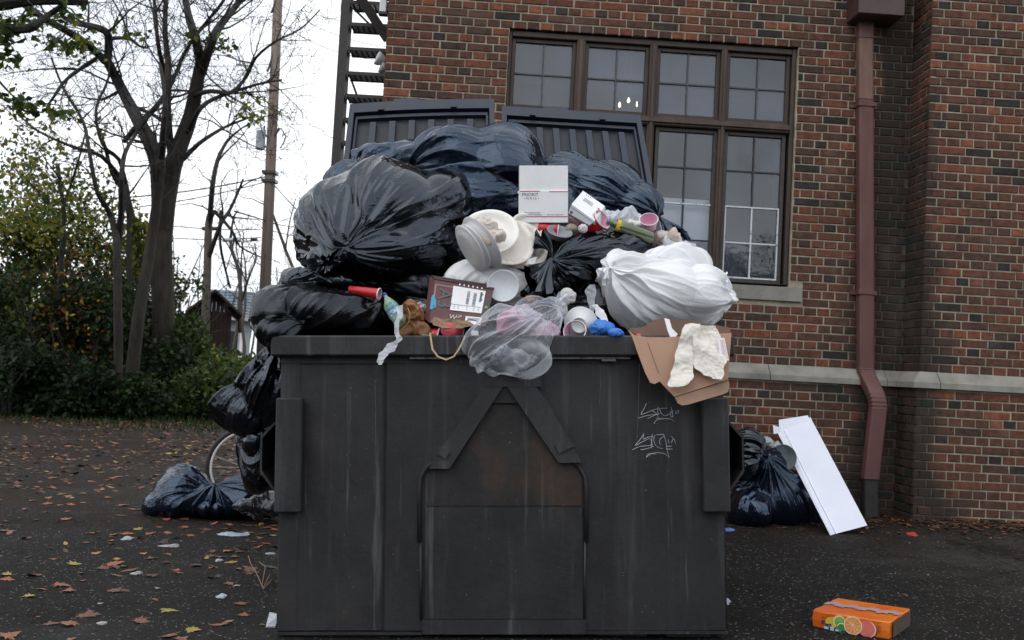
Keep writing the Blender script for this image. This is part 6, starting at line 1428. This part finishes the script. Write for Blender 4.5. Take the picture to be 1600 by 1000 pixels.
def add_leaf(x, y, size, t, kind, z=0.004):
    V, F_ = leaf_geo(kind, rl, .5); M = Matrix.Translation((x, y, gz(x, y)+z)) @ Matrix.Rotation(rl.uniform(0,6.28), 4, 'Z') @ Matrix.Rotation(rl.uniform(-.3,.3), 4, 'X') @ Matrix.Scale(size, 4); st.add(V, F_, 0, M, t)
n_ = 0
while n_ < 9000:
    y = 5+rl.random()**.60*17; x = rl.uniform(-.75*y-1, -.2*y)
    if not clear_ok(Vector((x, y, 0))): continue
    if mnoise.noise(Vector((x*.5, y*.35, 5))) < rl.uniform(-.6,.35): continue
    add_leaf(x, y, rl.uniform(.05,.12), rl.choice([.0,.0,.05,.1,.1,.15,.2,.2,.25,.3,.4,.5,.6,.9]), rl.choice(['maple','oval'])); n_ += 1
for _ in range(1500):     # litter drift along the foot of the wall
    x = rl.uniform(1.25, 4.6); y = 7.85+.04*x-.02-abs(rl.gauss(0,.35)) - (.36 if x > 3.05 else 0)
    if clear_ok(Vector((x, min(y, 7.3), 0))): add_leaf(x, y, rl.uniform(.03,.085), rl.choice([.0,.0,.05,.1,.1,.2,.3,.35,.45]), rl.choice(['maple','oval','oval']), z=.006)
for _ in range(500):
    x = rl.uniform(1.1, 5); y = rl.uniform(3.5, 7.6)
    if clear_ok(Vector((x, min(y,7.3), 0))): add_leaf(x, y, rl.uniform(.02,.05), rl.choice([.0,.0,.05,.1,.1,.2]), 'oval')
o = st.build('leaf_litter', M_LEAF, att='tint', origin=(0,0,0)); tag(o, 'scattered small dead leaves drifted over the asphalt and along the brick wall', 'leaf litter', kind='stuff')
M_GRIT = ramp_mat('grit', 'tint', [(0,(.02,.02,.02)),(.6,(.06,.058,.055)),(.85,(.14,.135,.125)),(1,(.34,.33,.31))], rough=.8, noise_amt=.3, nscale=200, bump=.2)
g = MB(); n_ = 0
OCT = [(1,0,0),(-1,0,0),(0,1,0),(0,-1,0),(0,0,1),(0,0,-.4)]; OF = [(0,2,4),(2,1,4),(1,3,4),(3,0,4),(2,0,5),(1,2,5),(3,1,5),(0,3,5)]
while n_ < 14000:
    y = 3.5+rl.random()**1.3*9; x = rl.uniform(-.56*y, .56*y)
    if not clear_ok(Vector((x, y, 0))): continue
    s = rl.uniform(.0015,.0045)*(1+.8*(rl.random() < .06)); q = [(a*s*rl.uniform(.6,1.4), b*s*rl.uniform(.6,1.4), c*s*rl.uniform(.5,.9)) for a, b, c in OCT]
    g.add(q, OF, 0, Matrix.Translation((x, y, gz(x, y)+s*.2)), rl.random()**1.8); n_ += 1
o = g.build('grit', M_GRIT, att='tint', origin=(0,0,0)); tag(o, 'loose grit and crushed stone scattered over the old asphalt', 'grit', kind='stuff')
# ------------------------------------------------------------------ trees, shrubs, pole, houses beyond the yard
M_BARK = mat('grey_brown_bark', (.042,.035,.027), .95, (.014,.012,.010), 7, 7, bump=1, bscale=16, bdist=.06, stretch=(1,1,.22), coord='Object')
M_BARKD = mat('dark_bark', (.030,.026,.023), .9, (.015,.013,.012), 9, 6, bump=.8, bscale=22, bdist=.02, stretch=(1,1,.25))
M_BARKP = mat('pale_bark', (.12,.10,.085), .9, (.07,.058,.05), 9, 6, bump=.8, bscale=20, bdist=.02, stretch=(1,1,.25))
M_FOL = ramp_mat('foliage', 'tint', [(0,(.010,.018,.009)),(.3,(.020,.040,.013)),(.55,(.050,.090,.020)),(.75,(.18,.19,.030)),(.9,(.34,.25,.035)),(1,(.20,.05,.02))], rough=.55, noise_amt=.25, nscale=4, bump=0, spec=.25, trans=True)
rt = random.Random(123)
def wander(p, d, ln, r0, r1, n, rng, curl=.25, up=.05):
    pts = [p.copy()]; rad = [r0]; d = d.normalized()
    for i in range(n):
        d = (d + Vector((rng.gauss(0,curl), rng.gauss(0,curl), rng.gauss(0,curl)+up))).normalized(); p = p + d*ln/n; pts.append(p.copy()); rad.append(r0+(r1-r0)*(i+1)/n)
    return pts, rad, d
def twigs(mb, pts, rad, rng, lvl, dens, lenf, rmin=.004, spread=1.0):
    if lvl == 0: return
    L_ = sum((pts[i+1]-pts[i]).length for i in range(len(pts)-1)); n = max(1, int(L_*dens))
    for _ in range(n):
        t = rng.uniform(.15, 1.0)**.8*(len(pts)-1); i = min(int(t), len(pts)-2); u = t-i; p = pts[i].lerp(pts[i+1], u); r = rad[i]*(1-u)+rad[i+1]*u
        ax = (pts[i+1]-pts[i]).normalized(); q = ax.orthogonal().normalized(); q = Matrix.Rotation(rng.uniform(0,6.28), 3, ax) @ q
        d = (ax*rng.uniform(.3,1.1) + q*spread*rng.uniform(.5,1.1)).normalized(); ln = lenf*rng.uniform(.45,1.25)*(1-.35*t/len(pts))
        rr = max(rmin, min(r*.6, ln*.016)); pp, rd, _ = wander(p, d, ln, rr, rmin*.55, 5 if lvl > 1 else 4, rng, curl=.22, up=.03)
        mb.tube(pp, rd, 4 if rr > .02 else 3, cap=False); twigs(mb, pp, rd, rng, lvl-1, dens*1.55, lenf*.48, rmin, spread)
def limb(mb, px_pts, Y, w0, w1, n=8, yw=.5, rng=rt, sub=3):
    """limb through picture points (px,py) at depth Y; widths in px"""
    P = [at(x, y, Y+yw*math.sin(i*1.3+x*.01)) for i, (x, y) in enumerate(px_pts)]; pts = []
    for i in range(len(P)-1):
        p0, p1, p2, p3 = P[max(i-1,0)], P[i], P[i+1], P[min(i+2,len(P)-1)]
        for k_ in range(sub): t = k_/sub; pts.append(.5*((2*p1)+(-p0+p2)*t+(2*p0-5*p1+4*p2-p3)*t*t+(-p0+3*p1-3*p2+p3)*t**3))
    pts.append(P[-1]); m = len(pts); rad = [(w0+(w1-w0)*i/(m-1))*.5*Y/FPX for i in range(m)]
    rad = [r*(1+.06*mnoise.noise(Vector((i*.9, w0, 3)))) for i, r in enumerate(rad)]
    mb.tube(pts, rad, n, cap=True); return pts, rad
def leaves(mb, c, rad, n, size, tints, rng, flat=1.0, shell=.0, mask=None, droop=.4):
    c = Vector(c); k_ = 0
    while k_ < n:
        v = Vector((rng.gauss(0,.45), rng.gauss(0,.45), rng.gauss(0,.45)))
        if v.length > 1.15: continue
        p = c + Vector((v.x*rad[0], v.y*rad[1], v.z*rad[2]))
        if mask is not None and mnoise.noise(p*mask) < rng.uniform(-.35,.12): k_ += .34; continue
        s = size*rng.uniform(.6,1.3); a = Vector((rng.gauss(0,1), rng.gauss(0,1), rng.gauss(0,1)-droop)).normalized(); b = a.orthogonal().normalized(); b = Matrix.Rotation(rng.uniform(0,6.28), 3, a) @ b; q = a.cross(b)
        t = rng.choice(tints)+rng.uniform(-.06,.06)
        mb.add([p, p+b*s*.5+q*s*.32, p+b*s*1.05, p+b*s*.5-q*s*.32], [(0,1,2),(0,2,3)], 0, None, t); k_ += 1
def tree(base_px, label, cat='tree', m=M_BARK, group=None, name='bare_tree'):
    p = at(*base_px); p.z = gz(p.x, p.y); return empty(name, Matrix.Translation(p), label, cat, group), p
# the big forked tree
YB_ = 19.0
root, p = tree((245, 640, YB_), 'large forked bare tree with the thickest trunk rising behind the thicket')
mb = MB(); L_ = []
L_.append(limb(mb, [(258,655),(257,560),(254,450),(252,340),(250,290),(246,250)], YB_, 40, 24, 12, .1))
L_.append(limb(mb, [(250,400),(258,320),(270,260),(283,222),(298,180),(310,120),(318,84)], YB_, 34, 17, 10, .1))
mb.build('trunk', M_BARK, root, smooth=True)
cr_ = MB()
for pts_, w0, w1 in [([(315,110),(306,60),(296,30),(288,-10),(280,-60)],17,8), ([(314,115),(332,62),(348,35),(372,5),(400,-40)],16,8), ([(250,330),(247,262),(234,222),(212,180),(196,150),(178,115),(165,90)],27,14),
    ([(165,96),(140,72),(110,52),(75,32),(40,10),(0,-20)],14,8), ([(168,100),(170,70),(166,50),(140,40),(115,35),(95,20),(98,-20)],14,6), ([(268,245),(262,180),(263,100),(258,50),(260,-20)],13,7), ([(262,130),(250,85),(244,40),(240,-20)],8,5),
    ([(150,92),(122,110),(100,128),(85,150),(74,165)],8,3), ([(290,215),(312,170),(345,150),(375,140),(410,130),(440,125)],9,2.5), ([(300,150),(330,142),(360,145),(385,120),(400,90),(430,65),(470,45),(500,15)],8,2),
    ([(205,165),(240,180),(262,198)],7,4), ([(195,220),(215,195),(245,165),(268,130),(290,80),(318,40),(350,0),(360,-30)],9,4), ([(285,250),(310,225),(340,205),(360,195),(400,180)],8,3), ([(170,60),(200,60),(218,72),(230,75)],7,3), ([(190,140),(160,155),(128,152)],6,2)]:
    L_.append(limb(cr_, pts_, YB_, w0, w1, 7, .7))
for a, b in L_[2:]: twigs(cr_, a, b, rt, 3, 2.9, 1.7, .0055)
cr_.build('limbs_and_twigs', M_BARKD, root)
fo = MB()
for (x, y, n, s) in ((240,25,0,1),(310,62,40,.5),(345,72,50,.5),(395,175,70,.6),(210,50,40,.5),(130,70,60,.7),(95,70,50,.6),(155,200,30,.4)): leaves(fo, at(x, y, YB_-.5), (s*.8, s, s*.5), n, .12, [.55,.6,.7,.75], rt)
fo.build('last_leaves', M_FOL, root, att='tint')['kind'] = 'stuff'
# slim trees in front of it
def slim(base, label, paths, Y, lv=3, dens=2.1, ln=1.3, m=M_BARK, group='slim trees beside the forked tree', lf=()):
    root, p = tree((*base, Y), label, group=group, name='slim_tree'); tr_ = MB(); A = [limb(tr_, paths[0][0], Y, paths[0][1], paths[0][2], 9, .1)]; tr_.build('trunk', m, root, smooth=True)
    cc = MB(); B_ = [limb(cc, q, Y, a, b, 6, .5) for q, a, b in paths[1:]]
    for a, b in A: twigs(cc, a[len(a)//2:], b[len(b)//2:], rt, lv, dens, ln, .0055)
    for a, b in B_: twigs(cc, a, b, rt, lv, dens*1.2, ln, .0055)
    cc.build('branches', M_BARKD, root)
    if lf:
        fo = MB()
        for (x, y, n, s) in lf: leaves(fo, at(x, y, Y), (s, s, s*.7), n, .11, [.55,.65,.75,.8], rt)
        fo.build('last_leaves', M_FOL, root, att='tint')['kind'] = 'stuff'
slim((200,650), 'slim tree leaning right whose trunk starts left of the thick forked trunk', [([(202,655),(208,570),(216,500),(226,440),(236,380),(246,310),(252,250)],22,14), ([(243,335),(240,250),(225,200),(205,170)],10,4), ([(251,258),(256,200),(258,150),(250,100)],13,5)], 17.5)
slim((186,650), 'straight slim tree, the nearer of the thin trunks at the left', [([(183,655),(185,560),(184,470),(183,400),(182,372),(174,340)],15,10), ([(182,372),(170,330),(152,300),(140,240),(130,190),(100,140),(80,90)],10,3), ([(183,400),(189,340),(190,280),(195,240),(215,205),(235,180)],11,4)], 16.5)
slim((204,640), 'thin dark tree between the two slim trunks', [([(204,650),(203,520),(202,420),(201,320),(196,290)],9,7), ([(197,290),(170,255),(150,240),(110,228),(60,205),(30,180)],8,3), ([(200,300),(186,250),(160,225),(150,170),(170,120),(168,60)],7,3)], 18.5, m=M_BARKD)
slim((215,640), 'vine-clad leaning tree behind the thick trunk', [([(232,640),(226,480),(215,400),(205,340),(195,300)],16,12), ([(195,300),(175,270),(165,230),(150,190)],9,3)], 20.5, lf=((222,390,500,.45),(218,360,400,.4),(226,430,400,.5)))
slim((325,520), 'twin-stemmed bare tree standing left of the utility pole', [([(320,560),(322,470),(324,420),(326,350),(332,330)],14,11), ([(328,345),(332,290),(340,250),(352,225),(360,215)],9,4), ([(327,400),(345,350),(358,330),(372,300),(380,280)],8,3), ([(335,330),(362,360),(375,385),(408,402)],6,2), ([(345,330),(344,380),(352,420),(360,450)],5,3), ([(360,215),(378,200),(395,190)],4,1.5), ([(366,330),(400,340),(430,350),(460,355)],3,1)], 27, lv=3, dens=2.0, ln=1.9, m=M_BARKP, group=None)
slim((375,500), 'gnarled bare tree just left of the foot of the utility pole', [([(375,520),(376,460),(372,420),(362,390),(360,370)],7,5), ([(360,372),(365,340),(372,330)],4,2), ([(378,470),(390,430),(400,405),(398,380)],4,2)], 30, lv=3, dens=2.0, ln=1.8, m=M_BARKP, group=None)
slim((445,520), 'faint bare tree right of the utility pole behind the heap', [([(470,560),(462,440),(446,390),(428,340),(420,320)],6,4), ([(446,392),(452,350),(462,310)],3,1.2)], 30, lv=3, dens=2.0, ln=1.9, m=M_BARKP, group=None)
slim((90,640), 'thin tree with yellow leaves at the far left', [([(95,650),(92,520),(95,420),(100,340),(90,260)],9,6), ([(95,350),(60,300),(20,260)],5,2), ([(96,330),(120,260),(135,200)],5,2)], 18, m=M_BARKD, lf=((60,250,420,1.3),(110,330,380,1.2),(30,330,420,1.2)), group=None)
# near maple whose limb crosses the top left corner
mp_ = at(-330, 640, 9.0); mp_.z = gz(mp_.x, 9.0)
root = empty('overhanging_maple', Matrix.Translation(mp_), 'near tree reaching dark leafy boughs into the top left corner', 'tree')
tr_ = MB(); limb(tr_, [(-330,830),(-322,500),(-300,200),(-260,-60)], 9, 70, 48, 12, .05); tr_.build('trunk', M_BARKD, root, smooth=True)
cc = MB(); A = [limb(cc, [(-300,150),(-180,60),(-60,12),(0,4),(60,-2),(135,2)], 9, 42, 14, 8, .2), limb(cc, [(-260,120),(-80,60),(0,46),(45,44),(62,34),(78,22),(105,2),(120,-20)], 9, 22, 5, 7, .15), limb(cc, [(40,15),(70,30),(90,45)], 9, 6, 2, 5, .1), limb(cc, [(-100,40),(-30,95),(20,150),(60,170)], 9.3, 6, 2, 5, .1), limb(cc, [(-60,40),(0,70),(40,60)], 8.8, 5, 2, 5, .1)]
for a, b in A: twigs(cc, a, b, rt, 2, 1.4, .7, .003)
cc.build('boughs', M_BARKD, root)
fo = MB()
for (x, y, n, sx_l, sz_l) in ((10,45,120,.25,.12),(40,28,60,.2,.07),(8,62,70,.12,.12),(100,70,85,.20,.07),(130,78,40,.12,.05),(5,95,60,.12,.1),(28,92,30,.1,.08),(38,168,110,.17,.09),(70,175,90,.2,.08),(100,178,40,.1,.06),(20,150,50,.12,.08),(110,18,50,.1,.1)): leaves(fo, at(x, y, 9), (sx_l*1.1, .25, sz_l*1.1), int(n*.55), .08, [.35,.5,.6,.7], rt, droop=.1)
for _q in range(26): leaves(fo, at(rt.uniform(-620,-60), rt.uniform(-420,130), rt.uniform(8.2,10.2)), (.5,.5,.3), 110, .09, [.3,.45,.6,.7], rt, droop=.1)
fo.build('leaves', M_FOL, root, att='tint')['kind'] = 'stuff'
# thicket of shrubs
def shrub(px, py_top, Y, wpx, label, tints, n, size=.10, group='shrubs in the thicket', mask=1.3, name='shrub'):
    x = at(px, 600, Y).x; zb = gz(x, Y); zt_ = at(px, py_top, Y).z; w = wpx*Y/FPX*.5; h = zt_-zb
    root = empty(name, Matrix.Translation((x, Y, zb)), label, 'shrub', group)
    st_ = MB()
    for q in range(5):
        d = Vector((rt.gauss(0,.35), rt.gauss(0,.35), 1)); pts, rad, _ = wander(Vector((x+rt.uniform(-.3,.3)*w, Y+rt.uniform(-.3,.3), zb-.05)), d, h*.8, .035, .01, 6, rt, .15, .1); st_.tube(pts, rad, 5, cap=False); twigs(st_, pts, rad, rt, 1, 2.5, h*.3, .005)
    st_.build('stems', M_BARKD, root)
    f_ = MB(); leaves(f_, (x, Y, zb+h*.52), (w*1.15, w*.9, h*.52), n*1.5, size, tints, rt, mask=mask); leaves(f_, (x, Y, zb+h*.25), (w*1.2, w*.9, h*.28), n*.4, size, tints, rt, mask=mask)
    f_.build('foliage', M_FOL, root, att='tint')['kind'] = 'stuff'
DG = [.0,.05,.1,.2,.3]; MG = [.2,.3,.35,.45,.5]; YG = [.45,.55,.7,.78,.82,.86]; LG = [.4,.5,.55,.6,.62]; RD = [.1,.3,.9,1.,1.]
shr = [(20,235,21,180,YG+MG,7500,'tall yellow-green shrub at the far left edge'), (110,285,22,180,YG+MG+[.9],7500,'tall yellowish shrub second from the left edge'), (190,360,21.5,130,MG+YG,3600,'mid green shrub with yellow patches behind the thin trunks'),
 (10,430,17.5,170,DG+MG,4200,'dark bush low at the left edge'), (80,440,17.8,150,DG+[.9,1.],4200,'dark bush with reddish leaves left of the thin trunks'), (150,430,18.2,130,DG+MG,3600,'dark green bush just left of the straight slim trunk'), (130,385,20,120,RD+DG+[.85],2600,'reddish brown shrub in the shade of the thicket'),
 (225,450,20,110,MG+DG,3000,'green bush between the slim trunk and the thick trunk'), (276,405,20,66,LG+MG,3400,'bright green tree-like shrub right of the thick trunk'), (284,492,19,72,LG+MG,3000,'fresh green shrub below the red shed'), (350,556,18.3,110,LG+[.65],3400,'bright low shrub to the left of the hanging bag'),
 (402,540,19,80,LG+[.68],2600,'light green shrub directly behind the hanging bag'), (260,540,18.3,90,DG+MG,2600,'low dark shrub at the foot of the thick trunk'), (40,540,16.3,150,DG,3000,'lowest dark bush in the left corner of the thicket'), (120,555,16.5,120,DG,2600,'low dark bush beside the leaf-strewn edge'), (210,585,16.8,100,DG+MG,2000,'small dark shrub below the slim trees'),
 (330,575,17.6,110,MG+LG,2200,'small green shrub near the edge of the asphalt'), (455,540,21,90,LG+MG,1800,'green shrub glimpsed behind the left corner of the dumpster')]
shr += [(-110,300,20,200,MG+YG,3600,'bushy shrub just beyond the left edge of the picture'),(-260,320,20,220,DG+MG,3600,'dark bushy shrub farther beyond the left edge'),(-430,340,19,240,MG+YG,3600,'broad shrub at the far left of the yard'),(-60,440,17.5,170,DG+MG,2600,'low dark bush at the left beyond the picture edge')]
for (px, pt_, Y, w, tt, n, lb_) in shr: shrub(px, pt_, Y, w, lb_, tt, n)
# far wood behind the thicket reads as one mass
f_ = MB()
for _ in range(60):
    px = rt.uniform(-900, 560); Y = rt.uniform(24, 60); h = rt.uniform(2.0, 4.2)*(1.25 if px < 250 else .38); x = at(px, 560, Y).x
    leaves(f_, (x, Y, gz(x, Y)+h*.45), (2.2, 1.6, h*.5), 700, .26, DG+MG+[.6,.8], rt, mask=.8)
tag(f_.build('far_undergrowth', M_FOL, att='tint', origin=(0,24,0)), 'dark mass of far undergrowth behind the thicket', 'undergrowth', kind='stuff')
st_ = MB()
for _ in range(60):
    px = rt.uniform(-250, 520); Y = rt.uniform(34, 60); x = at(px, 560, Y).x; pts, rad, _d = wander(Vector((x, Y, gz(x, Y)-.1)), Vector((0,0,1)), rt.uniform(4,8.5 if px < 330 else 6), .07, .02, 7, rt, .09, .1); st_.tube(pts, rad, 4, cap=False); twigs(st_, pts[2:], rad[2:], rt, 2, 1.0, 1.8, .009)
tag(st_.build('far_bare_wood', M_BARKP, origin=(0,34,0)), 'thin bare stems of the far wood against the sky', 'wood', kind='stuff')
# ragged grass edge of the yard
gr = MB()
for _ in range(16000):
    y = rt.uniform(13.0, 20); x = rt.uniform(-.68*y-1, -.14*y); 
    if rt.random() > sstep(13.2, 17.5, y + .9*mnoise.noise(Vector((x*.4, y*.4, 0)))): continue
    h = rt.uniform(.03,.10)*(1+1.5*sstep(16,19,y)); a = rt.uniform(0,6.28); b = Vector((math.cos(a), math.sin(a), 0))*.012; p = Vector((x, y, gz(x, y))); l = Vector((rt.gauss(0,.03), rt.gauss(0,.03), h)); gr.add([p-b, p+b, p+l], [(0,1,2)], 0, None, rt.choice(DG+MG+[.6]))
tag(gr.build('weeds', M_FOL, att='tint', origin=(0,14,0)), 'ragged grass and weeds along the far edge of the asphalt', 'grass', kind='stuff')
# behind the camera: pane-reflected trees, plus taller unseen ones added to block low sky
for i, (x, y, h, w) in enumerate([(4.2,-13,4.4,2.2),(7.4,-14,5.2,2.4),(10.5,-14,5.4,2.6),(14,-12,7.0,3.2),(.5,-13,5.6,2.6),(-3.5,-12,7.5,3.2),(-8,-11,8.5,3.6),(-13,-8,8,3.6),(-16,-2,8,3.6),(18,-7,8,3.4),(-17,5,7,3.2),(20,-1,8,3.4)]):
    root = empty('yard_tree', Matrix.Translation((x, y, gz(x, y))), ['leafy tree across the yard, second from the left in the pane reflection','leafy tree across the yard at the centre of the pane reflection','leafy tree across the yard at the right of the pane reflection','unseen tall tree added to block low sky near the right corner of the yard','leafy tree straight behind the photographer','unseen tall tree added behind the photographer on the left to block low sky','tallest unseen tree added to block low sky on the left','unseen tree added to block low sky at the far left','unseen tree added to block low sky at the left side of the yard','unseen tree added to block low sky at the right side of the yard','unseen tree added to block low sky on the left, level with the building','unseen tree added to block low sky on the right near the pier'][i], 'tree', 'trees across the yard'); st_ = MB()
    pts, rad, _ = wander(Vector((x, y, 0)), Vector((0,0,1)), h, .16, .03, 8, rt, .07, .1); st_.tube(pts, rad, 7); twigs(st_, pts[2:], rad[2:], rt, 2, 2.2, 1.8, .01); st_.build('trunk', M_BARKD, root)
    f_ = MB(); leaves(f_, (x, y, h*.6), (w*.9, w*.9, h*.45), 2600, .26, DG+MG, rt, mask=.9); f_.build('crown', M_FOL, root, att='tint')['kind'] = 'stuff'
# ------------------------------------------------------------------ utility pole and wires
M_POLE = mat('weathered_pole_wood', (.22,.17,.14), .85, (.12,.09,.075), 12, 7, bump=.6, bscale=30, bdist=.01, stretch=(1,1,.06))
YP = 27.0; pa, pb_ = at(413.5, 465, YP), at(434.5, 0, YP); dpp = (pb_-pa); base = pa + dpp*((gz(pa.x, YP)-.3-pa.z)/dpp.z); topp = pb_ + dpp*.30
up = empty('utility_pole', Matrix.Translation(base), 'weathered wooden utility pole with a grey transformer in front of the white sky', 'utility pole')
w_ = MB(); w_.tube([base, base.lerp(topp, .5), topp], [.165, .145, .12], 12); w_.build('pole', M_POLE, up, smooth=True)
def onp(y, dx=0, dy=0):
    t = (465-y)/465; p = pa+dpp*t; return p+Vector((dx, dy, 0))
M_XF = mat('grey_transformer', (.42,.46,.50), .45, (.34,.37,.40), 4); M_PORC = mat('dark_insulator', (.04,.035,.035), .3); M_WIRE = mat('black_cable', (.015,.015,.015), .6)
c = onp(222, -.28, -.1); w_ = MB(); w_.lathe([(.0005,-.27),(.12,-.27),(.125,-.25),(.125,.2),(.13,.21),(.13,.235),(.10,.26),(.0005,.27)], 20, Matrix.Translation(c)); w_.build('transformer', M_XF, up, smooth=True)
w_ = MB(); w_.box((-.14,-.04,-.2), (0,.04,-.15), Matrix.Translation(c+Vector((.14,.05,0)))); w_.box((-.14,-.04,.1), (0,.04,.15), Matrix.Translation(c+Vector((.14,.05,0)))); w_.build('transformer_bracket', M_PORC, up)
w_ = MB(); w_.lathe([(.0005,0),(.02,0),(.03,.03),(.02,.06),(.03,.09),(.015,.12),(.0005,.13)], 10, Matrix.Translation(c+Vector((.08,0,.26)))); w_.build('bushing', M_PORC, up)
for (a, b, r_) in (((424,20),(432,0),.03),((418,112),(427,84),.03),((437,200),(429,212),.035),((439,200),(446,212),.02),((447,212),(443,224),.02),((443,224),(437,232),.015)):
    w_ = MB(); w_.tube([at(*a, YP-.1), at(*b, YP-.1)], r_, 6); w_.build('insulator', M_PORC, up)
w_ = MB(); w_.tube([at(441,212,YP-.1), at(452,205,YP-.1), at(449,215,YP-.1)], .02, 6); w_.build('cutout_switch', M_XF, up)
for yy in (272, 285):
    w_ = MB(); w_.box((-.19,-.19,-.04), (.19,.19,.04), Matrix.Translation(onp(yy))); w_.build('band', M_PORC, up)
def wire(a, b, Ya, Yb, label, r_=.012, sag=.35, n=18):
    p, q = at(*a, Ya), at(*b, Yb); w_ = MB(); w_.tube([p.lerp(q, i/n)-Vector((0,0,sag*4*(i/n)*(1-i/n))) for i in range(n+1)], r_, 4); tag(w_.build('overhead_wire', M_WIRE), label, 'cable', 'overhead wires')
wire((419,275),(-60,302),YP,24,'long black cable from the utility pole to the left across the bare trees',.018); wire((419,283),(-60,330),YP,24,'lower black cable running left from the utility pole',.014)
wire((427,100),(-60,62),YP,30,'thin wire running left from the pole insulator below the tree crown',.008); wire((423,282),(640,430),YP,18,'sloping cable from the utility pole down to the right behind the heap',.016)
wire((430,270),(640,400),YP,19,'thin sloping cable just above the thicker one right of the pole',.006); wire((436,5),(660,75),YP,22,'thin wire passing from the top of the pole behind the fire stair',.007); wire((436,35),(660,95),YP,22,'second thin wire crossing the sky to the fire stair',.007)
wire((270,353),(408,358),29,29,'cable with a dark splice box left of the pole foot',.014,.05); wire((270,372),(408,371),29,29,'low cable with a splice box behind the twin-stemmed tree',.014,.05); wire((408,355),(520,372),29,27,'short cable right of the pole foot',.012,.1)
for (x, y, lb_) in ((330,357,'dark cable splice case hanging left of the pole, larger one'),(397,374,'small cable splice case hanging close to the pole'),(362,375,'grey cable splice case hanging below the bare tree')):
    w_ = MB(); w_.tube([at(x-14 if x < 390 else x-5, y, 29), at(x+14 if x < 390 else x+5, y, 29)], .06, 8); tag(w_.build('splice_case', M_XF if x == 362 else M_PORC), lb_, 'cable box')
# ------------------------------------------------------------------ red shed and grey-roofed house beyond the trees
M_SHED = mat('dark_red_boards', (.034,.012,.011), .8, (.022,.009,.008), 6, stretch=(6,6,.4)); M_SHR = mat('brown_shed_roof', (.050,.032,.026), .85, (.035,.024,.02), 10)
def rot_about(mb, cx, cy):
    a = math.atan2(-cx, cy); R_ = Matrix.Translation((cx, cy, 0)) @ Matrix.Rotation(a, 4, 'Z') @ Matrix.Translation((-cx, -cy, 0)); mb.v = [tuple(R_ @ Vector(p)) for p in mb.v]; return mb
Ys = 27.5; x0, x1 = at(304,520,Ys).x, at(360,520,Ys).x; zr = at(318,456,Ys).z; ze = at(346,486,Ys).z; gg = gz(x0, Ys)
sh_ = empty('red_shed', Matrix.Translation(((x0+x1)/2, Ys, gg)), 'low dark red shed with a brown gable roof beyond the shrubs', 'shed'); xm = (x0+x1)/2
for i in range(9):
    a, b = x0+(x1-x0)*i/9, x0+(x1-x0)*(i+1)/9-.012; zz = lambda x: ze+(zr-ze)*(1-abs(x-xm)/((x1-x0)/2))-.03
    w_ = MB(); w_.prism([(a,gg-.2),(b,gg-.2),(b,zz(b)),((a+b)/2, zz((a+b)/2)),(a,zz(a))], Ys, Ys+.04); rot_about(w_, xm, Ys).build('board', M_SHED, sh_)
w_ = MB(); w_.box((x0+.02,Ys+.05,gg-.2),(x1-.02,Ys+4,ze-.02)); rot_about(w_, xm, Ys).build('walls', M_SHED, sh_)
for s in (-1, 1):
    xe = x0-.25 if s < 0 else x1+.25; w_ = MB(); w_.prism([(xm,zr),(xe,ze-.12),(xe,ze-.05),(xm,zr+.08)] if s < 0 else [(xm,zr+.08),(xe,ze-.05),(xe,ze-.12),(xm,zr)], Ys-.3, Ys+4.3); rot_about(w_, xm, Ys).build('roof_slope', M_SHR, sh_)
Yh = 42.0; M_SLATE = mat('blue_grey_shingles', (.16,.20,.24), .85, (.11,.14,.17), 3, stretch=(1,1,6)); M_SIDE = mat('pale_grey_siding', (.34,.38,.38), .8, (.28,.31,.32), 5)
hx0, hx1 = at(332,500,Yh).x, at(392,500,Yh).x; hz = at(360,449,Yh).z; he = at(375,497,Yh).z; gg = gz(hx0, Yh)-.3
ho = empty('grey_house', Matrix.Translation(((hx0+hx1)/2, Yh+1, gg)), 'pale house with a blue grey shingle roof far behind the red shed', 'house')
w_ = MB(); w_.box((hx0,Yh,gg),(hx1,Yh+6,he)); rot_about(w_, (hx0+hx1)/2, Yh).build('walls', M_SIDE, ho)
for r_ in range(9):
    t0, t1 = r_/9, (r_+1)/9; w_ = MB(); a = Vector((hx0-.3, Yh-.4+3*t0, he+(hz-he)*t0-.02)); b = Vector((hx0-.3, Yh-.4+3*t1, he+(hz-he)*t1)); dx = Vector((hx1-hx0+.6,0,0)); u_ = Vector((0,0,.09)); 
    w_.add([a, a+dx, b+dx, b, a+u_, a+dx+u_, b+dx+u_*.3, b+u_*.3], [(0,3,2,1),(4,5,6,7),(0,1,5,4),(1,2,6,5),(2,3,7,6),(3,0,4,7)]); rot_about(w_, (hx0+hx1)/2, Yh).build('shingle_course', M_SLATE, ho)
w_ = MB(); w_.prism([(hx0,he),(hx1,he),(hx1,hz),(hx0,hz)], Yh+2.7, Yh+6); rot_about(w_, (hx0+hx1)/2, Yh).build('roof_back', M_SLATE, ho)
w_ = MB(); w_.box((hx0-.35,Yh-.5,he-.12),(hx1+.35,Yh-.38,he+.02)); rot_about(w_, (hx0+hx1)/2, Yh).build('gutter', M_WM, ho)
xw = at(379,510,Yh).x; w_ = MB(); w_.box((xw-.12,Yh-.03,gg+.8),(xw+.02,Yh-.001,he-.3)); rot_about(w_, (hx0+hx1)/2, Yh).build('corner_trim', M_WCARD, ho)
xw = at(360,515,Yh).x; wf = MB().box((xw-.5,Yh-.05,he-1.9),(xw+.4,Yh-.001,he-.5)); wf = rot_about(wf, (hx0+hx1)/2, Yh).build('window', M_WM, ho); rot_about(MB().box((xw-.43,Yh-.06,he-1.83),(xw+.33,Yh-.051,he-.57)), (hx0+hx1)/2, Yh).build('pane', mat('dark_pane', (.04,.05,.06), .1), wf)
